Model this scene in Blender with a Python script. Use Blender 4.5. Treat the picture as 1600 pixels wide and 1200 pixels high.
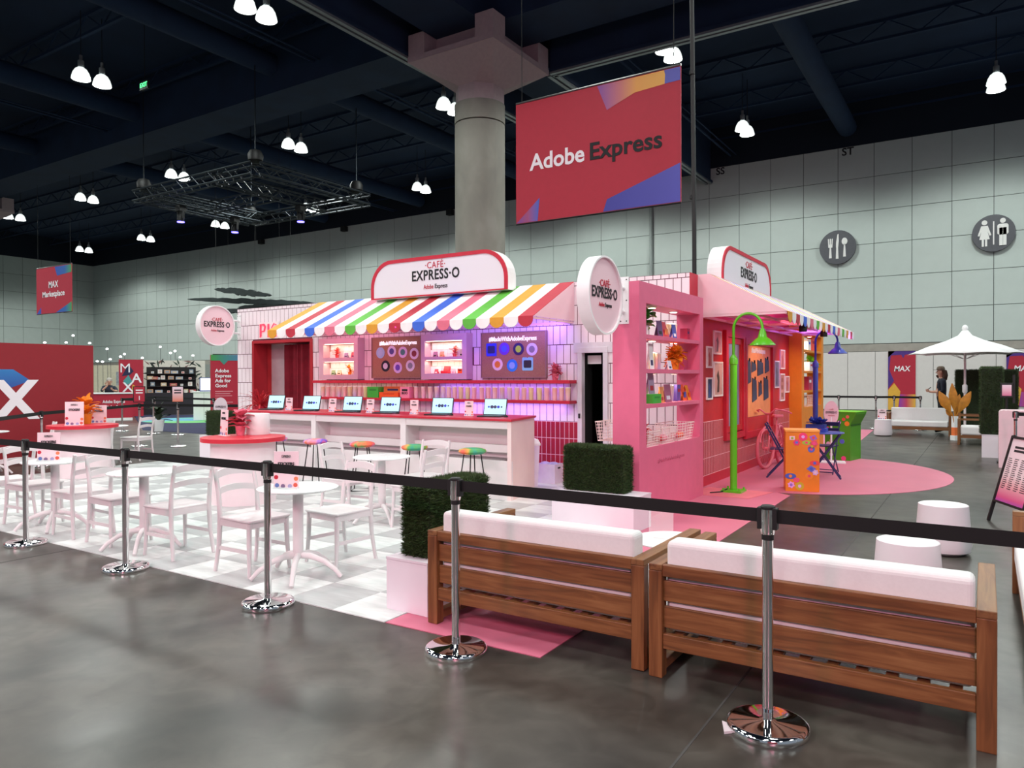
import bpy, bmesh, math, random
from math import sin, cos, pi, radians, sqrt, atan2
from mathutils import Vector, Matrix

for _o in list(bpy.data.objects):
    bpy.data.objects.remove(_o)
S = bpy.context.scene
C = S.collection
RND = random.Random(11)

# ------------------------------------------------------------------ camera
cam_data = bpy.data.cameras.new('camera')
cam_data.sensor_width = 36.0
cam_data.lens = 36.0 * 1150 / 1600
cam_data.clip_end = 400
cam = bpy.data.objects.new('camera', cam_data)
C.objects.link(cam)
_right = Vector((0.841, 0.541, -0.003))
_back = Vector((0.541, -0.841, 0.009)).normalized()
_right = (_right - _back * _right.dot(_back)).normalized()
_up = _back.cross(_right)
cam.matrix_world = Matrix(((_right.x, _up.x, _back.x, 0), (_right.y, _up.y, _back.y, 0),
                           (_right.z, _up.z, _back.z, 1.6), (0, 0, 0, 1)))
S.camera = cam

# ------------------------------------------------------------------ world and exposure
world = bpy.data.worlds.new('hall_ambient')
world.use_nodes = True
world.node_tree.nodes['Background'].inputs[0].default_value = (0.70, 0.83, 1.0, 1)
world.node_tree.nodes['Background'].inputs[1].default_value = 0.26
S.world = world
S.view_settings.view_transform = 'Standard'
S.view_settings.look = 'None'
S.view_settings.gamma = 1.0
S.view_settings.use_curve_mapping = False
S.view_settings.exposure = 0.15

# ------------------------------------------------------------------ lights of the place
LAMP_W = 1300.0
def light(name, kind, loc, power, color=(1, 1, 1), aim=None, **kw):
    d = bpy.data.lights.new(name, kind)
    d.energy = power
    d.color = color
    for k, v in kw.items():
        setattr(d, k, v)
    o = bpy.data.objects.new(name, d)
    C.objects.link(o)
    o.location = loc
    if aim is not None:
        o.rotation_euler = (Vector(aim) - Vector(loc)).to_track_quat('-Z', 'Y').to_euler()
    return o

LAMP_Z = 12.4
LAMP_X = [9.4, 0.3, -8.8, -17.9, -26.9, -36.0, -45.1, -54.2, -63.2]
LAMP_Y = [-13.2, -4.1, 5.0, 14.1, 23.3, 32.4]
for ix, lx in enumerate(LAMP_X):
    for iy, ly in enumerate(LAMP_Y):
        if iy < 2 and ix > 4:
            continue
        light('high_bay_light', 'SPOT', (lx, ly, LAMP_Z - 0.35), LAMP_W, (0.93, 1.0, 0.955), aim=(lx, ly, 0),
              spot_size=radians(152), spot_blend=0.30, shadow_soft_size=0.9)
# added fill spots stand in for a pink glow from behind the viewer
light('pink_fill_spot', 'SPOT', (4.5, -7.0, 6.5), 1700, (1.0, 0.30, 0.48), aim=(-4.5, 5.5, 0.8),
      spot_size=radians(80), spot_blend=0.6, shadow_soft_size=0.6)
light('rose_fill_spot', 'SPOT', (-7.0, -6.0, 6.0), 1150, (1.0, 0.30, 0.45), aim=(-6.5, 5.0, 0.7),
      spot_size=radians(80), spot_blend=0.6, shadow_soft_size=0.6)
# LED strips under the awnings and shelves of the booth
light('violet_awning_strip', 'AREA', (-6.6, 9.25, 2.42), 15, (0.36, 0.20, 1.0), aim=(-6.9, 9.93, 1.7), shape='RECTANGLE', size=2.6, size_y=0.08)
light('rose_awning_strip', 'AREA', (-9.7, 9.25, 2.42), 7, (1.0, 0.35, 0.50), aim=(-9.7, 9.93, 1.7), shape='RECTANGLE', size=2.2, size_y=0.08)
light('violet_cup_strip', 'AREA', (-6.6, 9.83, 1.505), 6.5, (0.36, 0.20, 1.0), aim=(-6.6, 9.80, 0.5), shape='RECTANGLE', size=2.4, size_y=0.04)
light('rose_cup_strip', 'AREA', (-9.6, 9.83, 1.505), 2.2, (1.0, 0.62, 0.55), aim=(-9.6, 9.80, 0.5), shape='RECTANGLE', size=2.4, size_y=0.04)
light('violet_shelf_strip', 'AREA', (-6.5, 9.83, 1.19), 7.5, (0.36, 0.20, 1.0), aim=(-6.5, 9.86, 0.4), shape='RECTANGLE', size=2.2, size_y=0.06)
light('violet_side_awning_strip', 'AREA', (-2.85, 14.6, 2.48), 30, (0.42, 0.14, 1.0), aim=(-2.8, 14.7, 3.2), shape='RECTANGLE', size=0.5, size_y=2.6)

light('rose_side_awning_strip', 'AREA', (-2.85, 11.6, 2.48), 9, (1.0, 0.16, 0.28), aim=(-2.8, 11.7, 3.2), shape='RECTANGLE', size=0.5, size_y=2.2)
for _y in (11.45, 13.1, 15.2):
    light('side_wall_spot', 'SPOT', (-2.45, _y, 2.32), 42, (1.0, 0.70, 0.50), aim=(-3.45, _y + 0.35, 1.35), spot_size=radians(95), spot_blend=0.8, shadow_soft_size=0.06)

# ------------------------------------------------------------------ materials
def lin(h):
    h = h.lstrip('#')
    c = [int(h[i:i + 2], 16) / 255 for i in (0, 2, 4)]
    return tuple(x / 12.92 if x <= 0.04045 else ((x + 0.055) / 1.055) ** 2.4 for x in c) + (1.0,)

MATS = {}
def mat(name, col='#cccccc', rough=0.5, metal=0.0, var=0.05, scale=8.0, emit=0.0, bump=0.0, alpha=1.0, trans=0.0, stretch=None, coat=0.0):
    """Principled material whose colour is broken up by a little object-space noise."""
    if name in MATS:
        return MATS[name]
    m = bpy.data.materials.new(name)
    m.use_nodes = True
    nt = m.node_tree
    b = nt.nodes['Principled BSDF']
    c = lin(col) if isinstance(col, str) else col
    b.inputs['Roughness'].default_value = rough
    b.inputs['Metallic'].default_value = metal
    b.inputs['Base Color'].default_value = c
    if coat:
        b.inputs['Coat Weight'].default_value = coat
    if trans:
        b.inputs['Transmission Weight'].default_value = trans
    if alpha < 1:
        b.inputs['Alpha'].default_value = alpha
    if emit:
        b.inputs['Emission Color'].default_value = c
        b.inputs['Emission Strength'].default_value = emit
    elif var:
        tc = nt.nodes.new('ShaderNodeTexCoord')
        src = tc.outputs['Object']
        if stretch:
            mp = nt.nodes.new('ShaderNodeMapping')
            mp.inputs['Scale'].default_value = stretch
            nt.links.new(src, mp.inputs['Vector'])
            src = mp.outputs['Vector']
        n = nt.nodes.new('ShaderNodeTexNoise')
        n.inputs['Scale'].default_value = scale
        n.inputs['Detail'].default_value = 3
        nt.links.new(src, n.inputs['Vector'])
        r = nt.nodes.new('ShaderNodeValToRGB')
        r.color_ramp.elements[0].position = 0.3
        r.color_ramp.elements[1].position = 0.7
        r.color_ramp.elements[0].color = tuple(max(0, x * (1 - var)) for x in c[:3]) + (1,)
        r.color_ramp.elements[1].color = tuple(min(1, x * (1 + var)) for x in c[:3]) + (1,)
        nt.links.new(n.outputs['Fac'], r.inputs['Fac'])
        nt.links.new(r.outputs['Color'], b.inputs['Base Color'])
        if bump:
            bp = nt.nodes.new('ShaderNodeBump')
            bp.inputs['Strength'].default_value = bump
            bp.inputs['Distance'].default_value = 0.01
            nt.links.new(n.outputs['Fac'], bp.inputs['Height'])
            nt.links.new(bp.outputs['Normal'], b.inputs['Normal'])
    MATS[name] = m
    return m

def ramp_mat(name, cols, scale=2.0, rough=0.5, distort=0.5, stretch=None, detail=2.0, tex='NOISE', bump=0.0, rot=None, emit=0.0):
    """Several colours blended by stretched noise or wave: wood grain, swirls, stone, gradients in print."""
    if name in MATS:
        return MATS[name]
    m = bpy.data.materials.new(name)
    m.use_nodes = True
    nt = m.node_tree
    b = nt.nodes['Principled BSDF']
    b.inputs['Roughness'].default_value = rough
    tc = nt.nodes.new('ShaderNodeTexCoord')
    mp = nt.nodes.new('ShaderNodeMapping')
    mp.inputs['Scale'].default_value = stretch or (1, 1, 1)
    if rot:
        mp.inputs['Rotation'].default_value = rot
    nt.links.new(tc.outputs['Object'], mp.inputs['Vector'])
    if tex == 'WAVE':
        n = nt.nodes.new('ShaderNodeTexWave')
        n.inputs['Distortion'].default_value = distort
        n.inputs['Detail'].default_value = detail
    else:
        n = nt.nodes.new('ShaderNodeTexNoise')
        n.inputs['Distortion'].default_value = distort
        n.inputs['Detail'].default_value = detail
    n.inputs['Scale'].default_value = scale
    nt.links.new(mp.outputs['Vector'], n.inputs['Vector'])
    r = nt.nodes.new('ShaderNodeValToRGB')
    el = r.color_ramp.elements
    for i, (p, c) in enumerate(cols):
        e = el[i] if i < 2 else el.new(p)
        e.position = p
        e.color = lin(c)
    nt.links.new(n.outputs['Fac'], r.inputs['Fac'])
    nt.links.new(r.outputs['Color'], b.inputs['Base Color'])
    if emit:
        nt.links.new(r.outputs['Color'], b.inputs['Emission Color'])
        b.inputs['Emission Strength'].default_value = emit
    if bump:
        bp = nt.nodes.new('ShaderNodeBump')
        bp.inputs['Strength'].default_value = bump
        bp.inputs['Distance'].default_value = 0.01
        nt.links.new(n.outputs['Fac'], bp.inputs['Height'])
        nt.links.new(bp.outputs['Normal'], b.inputs['Normal'])
    MATS[name] = m
    return m

def grad_mat(name, cols, axis, lo, hi, rough=0.5):
    """A printed colour gradient along one object axis."""
    if name in MATS:
        return MATS[name]
    m = bpy.data.materials.new(name)
    m.use_nodes = True
    nt = m.node_tree
    b = nt.nodes['Principled BSDF']
    b.inputs['Roughness'].default_value = rough
    tc = nt.nodes.new('ShaderNodeTexCoord')
    sp = nt.nodes.new('ShaderNodeSeparateXYZ')
    mr = nt.nodes.new('ShaderNodeMapRange')
    mr.inputs['From Min'].default_value = lo
    mr.inputs['From Max'].default_value = hi
    r = nt.nodes.new('ShaderNodeValToRGB')
    el = r.color_ramp.elements
    for i, (p, c) in enumerate(cols):
        e = el[i] if i < 2 else el.new(p)
        e.position = p
        e.color = lin(c)
    nt.links.new(tc.outputs['Object'], sp.inputs[0])
    nt.links.new(sp.outputs['XYZ'.index(axis)], mr.inputs['Value'])
    nt.links.new(mr.outputs[0], r.inputs['Fac'])
    nt.links.new(r.outputs['Color'], b.inputs['Base Color'])
    MATS[name] = m
    return m

WHITE = mat('white_paint', '#ececec', 0.45, var=0.02)
WARMWHITE = mat('satin_white_laminate', '#e9e6e6', 0.4, var=0.02)
RED = mat('cafe_red_paint', '#c02038', 0.45)
DEEPRED = mat('side_wall_red', '#bf2a30', 0.5)
CRIMSON = mat('banner_crimson', '#b01e36', 0.6, var=0.03)
PINK = mat('booth_pink_paint', '#de6a8c', 0.5, var=0.03)
PALEPINK = mat('pale_pink_paint', '#eac3cb', 0.5, var=0.02)
CHROME = mat('polished_chrome', '#f0f0f0', 0.06, 1.0, var=0)
STEEL = mat('brushed_steel', '#9b9b9b', 0.3, 1.0, var=0)
BLACK = mat('matt_black', '#0c0c0d', 0.6, var=0.1)
BELT = mat('woven_black_belt', '#030304', 0.8, var=0.15, scale=60)
INK = mat('black_print', '#15161a', 0.7, var=0)
REDINK = mat('red_print', '#b8283c', 0.7, var=0)
WHITEINK = mat('white_print', '#f2eef2', 0.6, var=0)
GOLDINK = mat('multicolour_print', '#8a7a48', 0.7, var=0)
BLUEINK = mat('blue_print', '#3a3fd0', 0.6, var=0)
ORANGE = mat('booth_orange_paint', '#e08a1e', 0.5, var=0.04)
GREENP = mat('lamp_green_paint', '#5cbf1a', 0.35, var=0.03, coat=0.3)
BLUEP = mat('lamp_blue_paint', '#3a4fae', 0.4, var=0.03, coat=0.3)
NAVY = mat('navy_metal', '#252a5e', 0.4)
GREENBOX = mat('box_green_paint', '#4c9a1c', 0.5)
TEAK = ramp_mat('oiled_teak', [(0.25, '#54331a'), (0.5, '#774a27'), (0.75, '#8c5f38')], 3.0, 0.5, 1.2, (0.7, 9, 9), 5, bump=0.08)
TEAKV = ramp_mat('oiled_teak_upright', [(0.25, '#563318'), (0.5, '#774926'), (0.75, '#8a5b34')], 3.0, 0.5, 1.0, (9, 9, 0.8), 5, bump=0.08)
TEAKY = ramp_mat('oiled_teak_arm', [(0.25, '#5c3a20'), (0.5, '#7c5431'), (0.75, '#8e653c')], 3.0, 0.5, 1.0, (9, 0.8, 9), 5, bump=0.08)
CUSHION = mat('white_cushion_fabric', '#dedbdb', 0.85, var=0.02, scale=60, bump=0.05)
CHAIRW = mat('white_moulded_plastic', '#ded8d9', 0.4, var=0.015)
MARBLE = ramp_mat('white_marble_laminate', [(0.0, '#e9ebea'), (0.52, '#f0f1f1'), (0.55, '#cfd2d2'), (0.58, '#f0f1f1')], 2.5, 0.3, 3.0, None, 6)
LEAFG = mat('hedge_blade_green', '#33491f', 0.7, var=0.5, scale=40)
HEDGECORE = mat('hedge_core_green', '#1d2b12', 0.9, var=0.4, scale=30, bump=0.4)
SWIRL1 = ramp_mat('swirl_seat_violet', [(0.3, '#f0703a'), (0.42, '#f08ab0'), (0.5, '#5a62d8'), (0.58, '#d84a98'), (0.68, '#5aa83c')], 2.2, 0.5, 0.4, (1.6, 1, 1))
SWIRL2 = ramp_mat('swirl_seat_coral', [(0.3, '#4aa050'), (0.42, '#f06a40'), (0.52, '#ee5a4a'), (0.62, '#e070a8'), (0.75, '#5a80d8')], 2.2, 0.5, 0.4, (1.6, 1, 1))
SWIRL3 = ramp_mat('swirl_seat_teal', [(0.32, '#2c9c80'), (0.45, '#58a848'), (0.55, '#f09a3a'), (0.65, '#ee5a40')], 2.2, 0.5, 0.4, (1.6, 1, 1))
STRIPE = {'orange': mat('awning_orange', '#d89a2c', 0.7), 'red': mat('awning_red', '#b82a3e', 0.7), 'blue': mat('awning_blue', '#3a68d6', 0.7),
          'pink': mat('awning_pink', '#dc7088', 0.7), 'green': mat('awning_green', '#5cb43c', 0.7), 'white': mat('awning_white', '#f2f0f0', 0.7)}

# ------------------------------------------------------------------ object helpers
def tag(o, label=None, cat=None, group=None, kind=None):
    if label:
        o['label'] = label
    if cat:
        o['category'] = cat
    if group:
        o['group'] = group
    if kind:
        o['kind'] = kind
    return o

def thing(name, label, cat, loc=(0, 0, 0), rotz=0.0, group=None):
    o = bpy.data.objects.new(name, None)
    o.empty_display_size = 0.1
    C.objects.link(o)
    o.location = loc
    o.rotation_euler = (0, 0, rotz)
    return tag(o, label, cat, group)

def link(name, me, parent=None, loc=None, rot=None):
    o = bpy.data.objects.new(name, me)
    C.objects.link(o)
    if parent is not None:
        o.parent = parent
    if loc is not None:
        o.location = loc
    if rot is not None:
        o.rotation_euler = rot
    return o

def dup(root, loc, rotz, label=None, group=None):
    r = root.copy()
    C.objects.link(r)
    r.location = loc
    r.rotation_euler = (0, 0, rotz)
    if label:
        r['label'] = label
    if group:
        r['group'] = group
    for ch in list(root.children):
        c = ch.copy()
        C.objects.link(c)
        c.parent = r
        for g in list(ch.children):
            d = g.copy()
            C.objects.link(d)
            d.parent = c
    return r

class MB:
    """Collects shapes into one mesh."""
    def __init__(self):
        self.v = []
        self.f = []
    def add(self, vs, fs):
        n = len(self.v)
        self.v += [tuple(p) for p in vs]
        self.f += [tuple(i + n for i in q) for q in fs]
        return self
    def box(self, x0, y0, z0, x1, y1, z1):
        return self.add([(x0, y0, z0), (x1, y0, z0), (x1, y1, z0), (x0, y1, z0), (x0, y0, z1), (x1, y0, z1), (x1, y1, z1), (x0, y1, z1)],
                        [(0, 3, 2, 1), (4, 5, 6, 7), (0, 1, 5, 4), (1, 2, 6, 5), (2, 3, 7, 6), (3, 0, 4, 7)])
    def bar(self, p, q, w, h, up=(0, 0, 1)):
        p, q = Vector(p), Vector(q)
        d = (q - p).normalized()
        u = Vector(up)
        if abs(d.dot(u)) > 0.98:
            u = Vector((1, 0, 0))
        s = d.cross(u).normalized()
        u = s.cross(d).normalized()
        vs = [e + s * a * w / 2 + u * b * h / 2 for e in (p, q) for a, b in ((-1, -1), (1, -1), (1, 1), (-1, 1))]
        return self.add(vs, [(0, 3, 2, 1), (4, 5, 6, 7), (0, 1, 5, 4), (1, 2, 6, 5), (2, 3, 7, 6), (3, 0, 4, 7)])
    def cyl(self, p, q, r0, r1=None, n=12):
        return self.tube([p, q], [r0, r0 if r1 is None else r1], n)
    def tube(self, pts, r, n=8, closed=False):
        pts = [Vector(p) for p in pts]
        rs = r if isinstance(r, (list, tuple)) else [r] * len(pts)
        m = len(pts)
        vs, fs = [], []
        s = None
        for i, p in enumerate(pts):
            a = pts[(i - 1) % m] if (i or closed) else p
            b = pts[(i + 1) % m] if (i < m - 1 or closed) else p
            d = (b - a).normalized()
            if s is None:
                s = d.cross(Vector((0, 0, 1)))
                if s.length < 0.05:
                    s = d.cross(Vector((1, 0, 0)))
            s = (s - d * s.dot(d)).normalized()
            u = d.cross(s)
            for k in range(n):
                t = 2 * pi * k / n
                vs.append(p + (s * cos(t) + u * sin(t)) * rs[i])
        for i in range(m if closed else m - 1):
            j = (i + 1) % m
            for k in range(n):
                l = (k + 1) % n
                fs.append((i * n + k, i * n + l, j * n + l, j * n + k))
        if not closed:
            fs.append(tuple(range(n - 1, -1, -1)))
            fs.append(tuple((m - 1) * n + k for k in range(n)))
        return self.add(vs, fs)
    def lathe(self, prof, n=24, c=(0, 0, 0), cap=True):
        vs, fs = [], []
        for r, z in prof:
            for k in range(n):
                t = 2 * pi * k / n
                vs.append((c[0] + r * cos(t), c[1] + r * sin(t), c[2] + z))
        m = len(prof)
        for i in range(m - 1):
            for k in range(n):
                l = (k + 1) % n
                fs.append((i * n + k, i * n + l, (i + 1) * n + l, (i + 1) * n + k))
        if cap:
            if prof[0][0] > 1e-4:
                fs.append(tuple(range(n - 1, -1, -1)))
            if prof[-1][0] > 1e-4:
                fs.append(tuple((m - 1) * n + k for k in range(n)))
        return self.add(vs, fs)
    def prism(self, poly, a0, a1, axis='z'):
        """Polygon extruded along an axis. z: (x,y); y: (x,z); x: (y,z)."""
        def P(u, v, a):
            return (u, v, a) if axis == 'z' else ((u, a, v) if axis == 'y' else (a, u, v))
        n = len(poly)
        vs = [P(u, v, a0) for u, v in poly] + [P(u, v, a1) for u, v in poly]
        fs = [tuple(range(n - 1, -1, -1)), tuple(range(n, 2 * n))] + [(i, (i + 1) % n, n + (i + 1) % n, n + i) for i in range(n)]
        return self.add(vs, fs)
    def ring(self, outer, inner, a0, a1, axis='y'):
        """Frame between two outlines with the same number of points."""
        def P(u, v, a):
            return (u, v, a) if axis == 'z' else ((u, a, v) if axis == 'y' else (a, u, v))
        n = len(outer)
        vs = [P(u, v, a) for a in (a0, a1) for o in (outer, inner) for u, v in o]
        fs = []
        for i in range(n):
            j = (i + 1) % n
            fs += [(i, j, n + j, n + i), (2 * n + i, 3 * n + i, 3 * n + j, 2 * n + j), (i, 2 * n + i, 2 * n + j, j), (n + i, n + j, 3 * n + j, 3 * n + i)]
        return self.add(vs, fs)
    def sphere(self, c, r, n=12, m=8, sz=1.0):
        prof = [(max(r * sin(pi * i / m), 1e-5), -r * sz * cos(pi * i / m)) for i in range(m + 1)]
        return self.lathe(prof, n, c, cap=False)
    def mesh(self, name, m, smooth=None):
        me = bpy.data.meshes.new(name)
        me.from_pydata(self.v, [], self.f)
        bm = bmesh.new()
        bm.from_mesh(me)
        bmesh.ops.recalc_face_normals(bm, faces=bm.faces[:])
        bm.to_mesh(me)
        bm.free()
        if m is not None:
            me.materials.append(m)
        if smooth:
            for p in me.polygons:
                p.use_smooth = True
            me.set_sharp_from_angle(angle=radians(smooth))
        return me
    def build(self, name, m, parent=None, smooth=None, bevel=0.0, loc=None, rot=None, seg=2):
        o = link(name, self.mesh(name, m, smooth), parent, loc, rot)
        if bevel:
            b = o.modifiers.new('bevel', 'BEVEL')
            b.width = bevel
            b.segments = seg
            b.limit_method = 'ANGLE'
        return o

def box(name, m, x0, y0, z0, x1, y1, z1, parent=None, bevel=0.0):
    return MB().box(x0, y0, z0, x1, y1, z1).build(name, m, parent, bevel=bevel)

def struct(o, label=None):
    o['kind'] = 'structure'
    if label:
        o['label'] = label
    return o

def circle(cx, cy, rx, ry=None, n=28, a0=0.0):
    ry = rx if ry is None else ry
    return [(cx + rx * cos(2 * pi * k / n + a0), cy + ry * sin(2 * pi * k / n + a0)) for k in range(n)]

def rrect(x0, y0, x1, y1, r, n=6, corners=(1, 1, 1, 1)):
    """Rounded rectangle outline; corners in order bottom-left, bottom-right, top-right, top-left."""
    out = []
    for (cx, cy, a), on in zip(((x0 + r, y0 + r, pi), (x1 - r, y0 + r, 1.5 * pi), (x1 - r, y1 - r, 0), (x0 + r, y1 - r, 0.5 * pi)), corners):
        for k in range(n + 1):
            t = a + 0.5 * pi * k / n
            if on:
                out.append((cx + r * cos(t), cy + r * sin(t)))
            else:
                out.append((cx + r * (1 if cos(a + pi / 4) > 0 else -1), cy + r * (1 if sin(a + pi / 4) > 0 else -1)) if k == 0 else
                           (cx + r * (1 if cos(a + pi / 4) > 0 else -1) + 1e-5 * k, cy + r * (1 if sin(a + pi / 4) > 0 else -1)))
    return out

TEXTS = []
FACE_FRONT = (pi / 2, 0, 0)          # faces -Y
FACE_RIGHT = (pi / 2, 0, pi / 2)     # faces +X
def text(s, size, m, parent, loc, rot=FACE_FRONT, bold=0.0, align='CENTER', name='lettering', width=None, ext=0.002, shear=0.0, spacing=1.0):
    cu = bpy.data.curves.new(name, 'FONT')
    cu.body = s
    cu.size = size
    cu.align_x = align
    cu.align_y = 'CENTER'
    cu.extrude = ext
    cu.offset = bold * size
    cu.shear = shear
    cu.space_character = spacing
    cu.resolution_u = 3
    cu.materials.append(m)
    o = bpy.data.objects.new(name, cu)
    C.objects.link(o)
    o.parent = parent
    o.location = loc
    o.rotation_euler = rot
    TEXTS.append((o, width))
    return o

def finish_texts():
    """Turns lettering into plain meshes, fitted to the asked width."""
    bpy.context.view_layer.update()
    dg = bpy.context.evaluated_depsgraph_get()
    todo = [(o, w, bpy.data.meshes.new_from_object(o.evaluated_get(dg))) for o, w in TEXTS]
    for o, w, me in todo:
        if w and me.vertices:
            xs = [v.co.x for v in me.vertices]
            k = w / max(1e-6, max(xs) - min(xs))
            me.transform(Matrix.Diagonal((k, 1, 1, 1)))
        nm = o.name
        o.name = 'old_' + nm
        n = bpy.data.objects.new(nm, me)
        C.objects.link(n)
        n.parent = o.parent
        n.matrix_parent_inverse = o.matrix_parent_inverse
        n.location = o.location
        n.rotation_euler = o.rotation_euler
        for k in ('label',):
            if k in o:
                n[k] = o[k]
        cu = o.data
        bpy.data.objects.remove(o)
        bpy.data.curves.remove(cu)

ORD = ['first', 'second', 'third', 'fourth', 'fifth', 'sixth', 'seventh', 'eighth', 'ninth', 'tenth', 'eleventh', 'twelfth', 'thirteenth',
       'fourteenth', 'fifteenth', 'sixteenth', 'seventeenth', 'eighteenth', 'nineteenth', 'twentieth', 'twenty-first', 'twenty-second', 'twenty-third', 'twenty-fourth']
# ================================================================== THE HALL
def concrete():
    m = bpy.data.materials.new('polished_concrete')
    m.use_nodes = True
    nt = m.node_tree
    b = nt.nodes['Principled BSDF']
    tc = nt.nodes.new('ShaderNodeTexCoord')
    def noise(scale, detail, dist=0.0, st=(1, 1, 1)):
        mp = nt.nodes.new('ShaderNodeMapping')
        mp.inputs['Scale'].default_value = st
        nt.links.new(tc.outputs['Object'], mp.inputs['Vector'])
        n = nt.nodes.new('ShaderNodeTexNoise')
        n.inputs['Scale'].default_value = scale
        n.inputs['Detail'].default_value = detail
        n.inputs['Distortion'].default_value = dist
        nt.links.new(mp.outputs['Vector'], n.inputs['Vector'])
        return n.outputs['Fac']
    r1 = nt.nodes.new('ShaderNodeValToRGB')
    e = r1.color_ramp.elements
    e[0].position, e[0].color = 0.32, lin('#2c2a27')
    e[1].position, e[1].color = 0.68, lin('#59564f')
    nt.links.new(noise(0.9, 6, 0.6, (1.0, 0.6, 1)), r1.inputs['Fac'])
    r2 = nt.nodes.new('ShaderNodeValToRGB')
    e = r2.color_ramp.elements
    e[0].position, e[0].color = 0.36, (0.66, 0.655, 0.64, 1)
    e[1].position, e[1].color = 0.65, (1.12, 1.12, 1.12, 1)
    nt.links.new(noise(5.0, 8, 1.0), r2.inputs['Fac'])
    mx = nt.nodes.new('ShaderNodeMix')
    mx.data_type = 'RGBA'
    mx.blend_type = 'MULTIPLY'
    mx.inputs['Factor'].default_value = 0.75
    nt.links.new(r1.outputs['Color'], mx.inputs['A'])
    nt.links.new(r2.outputs['Color'], mx.inputs['B'])
    nt.links.new(mx.outputs['Result'], b.inputs['Base Color'])
    mr = nt.nodes.new('ShaderNodeMapRange')
    mr.inputs['To Min'].default_value = 0.22
    mr.inputs['To Max'].default_value = 0.42
    nt.links.new(noise(2.2, 5), mr.inputs['Value'])
    nt.links.new(mr.outputs[0], b.inputs['Roughness'])
    b.inputs['Specular IOR Level'].default_value = 0.30
    bp = nt.nodes.new('ShaderNodeBump')
    bp.inputs['Strength'].default_value = 0.012
    nt.links.new(noise(14, 3), bp.inputs['Height'])
    nt.links.new(bp.outputs['Normal'], b.inputs['Normal'])
    return m

floor = struct(box('floor', concrete(), -74, -22, -0.2, 14, 39, 0.0), 'polished grey concrete hall floor')
JOINT = mat('floor_joint_filler', '#3a3836', 0.7)
for jx in (-1.08, 5.0, -7.2):
    box('control_joint', JOINT, jx - 0.005, -20, -0.004, jx + 0.006, 37.9, 0.0012, floor)
for jy in (-3.6, 0.9, 20.3, 29.4):
    box('control_joint', JOINT, -60, jy - 0.006, -0.004, 13, jy + 0.006, 0.0012, floor)

CEIL = mat('black_ceiling_deck', '#0d2440', 0.95, var=0.1, scale=0.8)
JOIST = mat('black_ceiling_steel', '#112a48', 0.9, var=0.1, scale=1.5)
ceiling = struct(box('ceiling', CEIL, -74, -22, 14.6, 14, 39, 14.8), 'black painted hall ceiling deck with steel and ducts')
for k in range(10):
    y = 2.0 + 4.0 * k
    b = MB()
    b.box(-74, y - 0.06, 13.85, 14, y + 0.06, 13.95).box(-74, y - 0.06, 14.5, 14, y + 0.06, 14.6)
    for i in range(44):
        x = -74 + 2 * i
        b.bar((x, y, 13.9), (x + 1, y, 14.55), 0.04, 0.04).bar((x + 1, y, 14.55), (x + 2, y, 13.9), 0.04, 0.04)
    b.build('steel_joist', JOIST, ceiling)
for x in (-5.5, -22.5, -31.5, -40.5):
    MB().cyl((x, 4, 13.3), (x, 37.8, 13.3), 0.42, n=14).build('air_duct', JOIST, ceiling, smooth=40)
for x in (-11.0, -20.2, -33.8):
    MB().cyl((x, 2, 12.9), (x, 37.8, 12.9), 0.05, n=6).cyl((x + 0.3, 2, 12.9), (x + 0.3, 37.8, 12.9), 0.03, n=6).build('conduit', JOIST, ceiling)

# ---- back wall: square sound panels, a concrete band and sliding partitions below
GROOVE = mat('wall_groove_grey', '#5c625f', 0.9)
wall_back = struct(box('wall_back', GROOVE, -72.5, 38.0, 0, 14, 38.4, 14.6), 'tall pale grey green hall wall of square panels')
PANEL = mat('wall_panel_sage', '#bfc9c4', 0.7, var=0.02, scale=2.0)
pm = MB().box(-0.765, -0.02, -0.765, 0.765, 0.02, 0.765).mesh('wall_panel', PANEL)
PS = 1.555
for c in range(49):
    for r in range(6):
        link('wall_panel', pm, wall_back, (0.29 + 2 * PS - PS / 2 - c * PS + 0.0, 37.985, 3.12 + PS * (r + 0.5)))
box('upper_wall', mat('upper_wall_black', '#0a1828', 0.9), -72.5, 37.96, 12.46, 14, 38.0, 14.6, wall_back)
box('concrete_band', mat('band_concrete', '#a09b92', 0.8, var=0.1, scale=3), -72.5, 37.95, 2.76, 14, 38.0, 3.10, wall_back)
PART = mat('partition_off_white', '#d5d1cd', 0.6, var=0.02)
for k in range(12):
    x = 3.9 - 1.175 * k
    box('partition_panel', PART, x - 1.16, 37.93, 0.03, x, 37.99, 2.74, wall_back, bevel=0.006)
box('lower_wall', mat('lower_wall_grey', '#8f9591', 0.8), -72.5, 37.95, 0.0, -10.3, 37.99, 2.76, wall_back)
MB().cyl((-15.33, 37.85, 3.0), (-15.33, 37.85, 12.4), 0.09, n=10).build('conduit', mat('conduit_grey', '#9aa3a0', 0.5), wall_back, smooth=40)
text('SS', 0.5, INK, wall_back, (-11.56, 37.955, 12.22), bold=0.02)
text('ST', 0.5, INK, wall_back, (-5.5, 37.955, 12.22), bold=0.02)
for x in (-29.0, -38.5, -47.5):
    box('wall_speaker', BLACK, x - 0.2, 37.6, 12.05, x + 0.2, 37.95, 12.4, wall_back)

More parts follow.
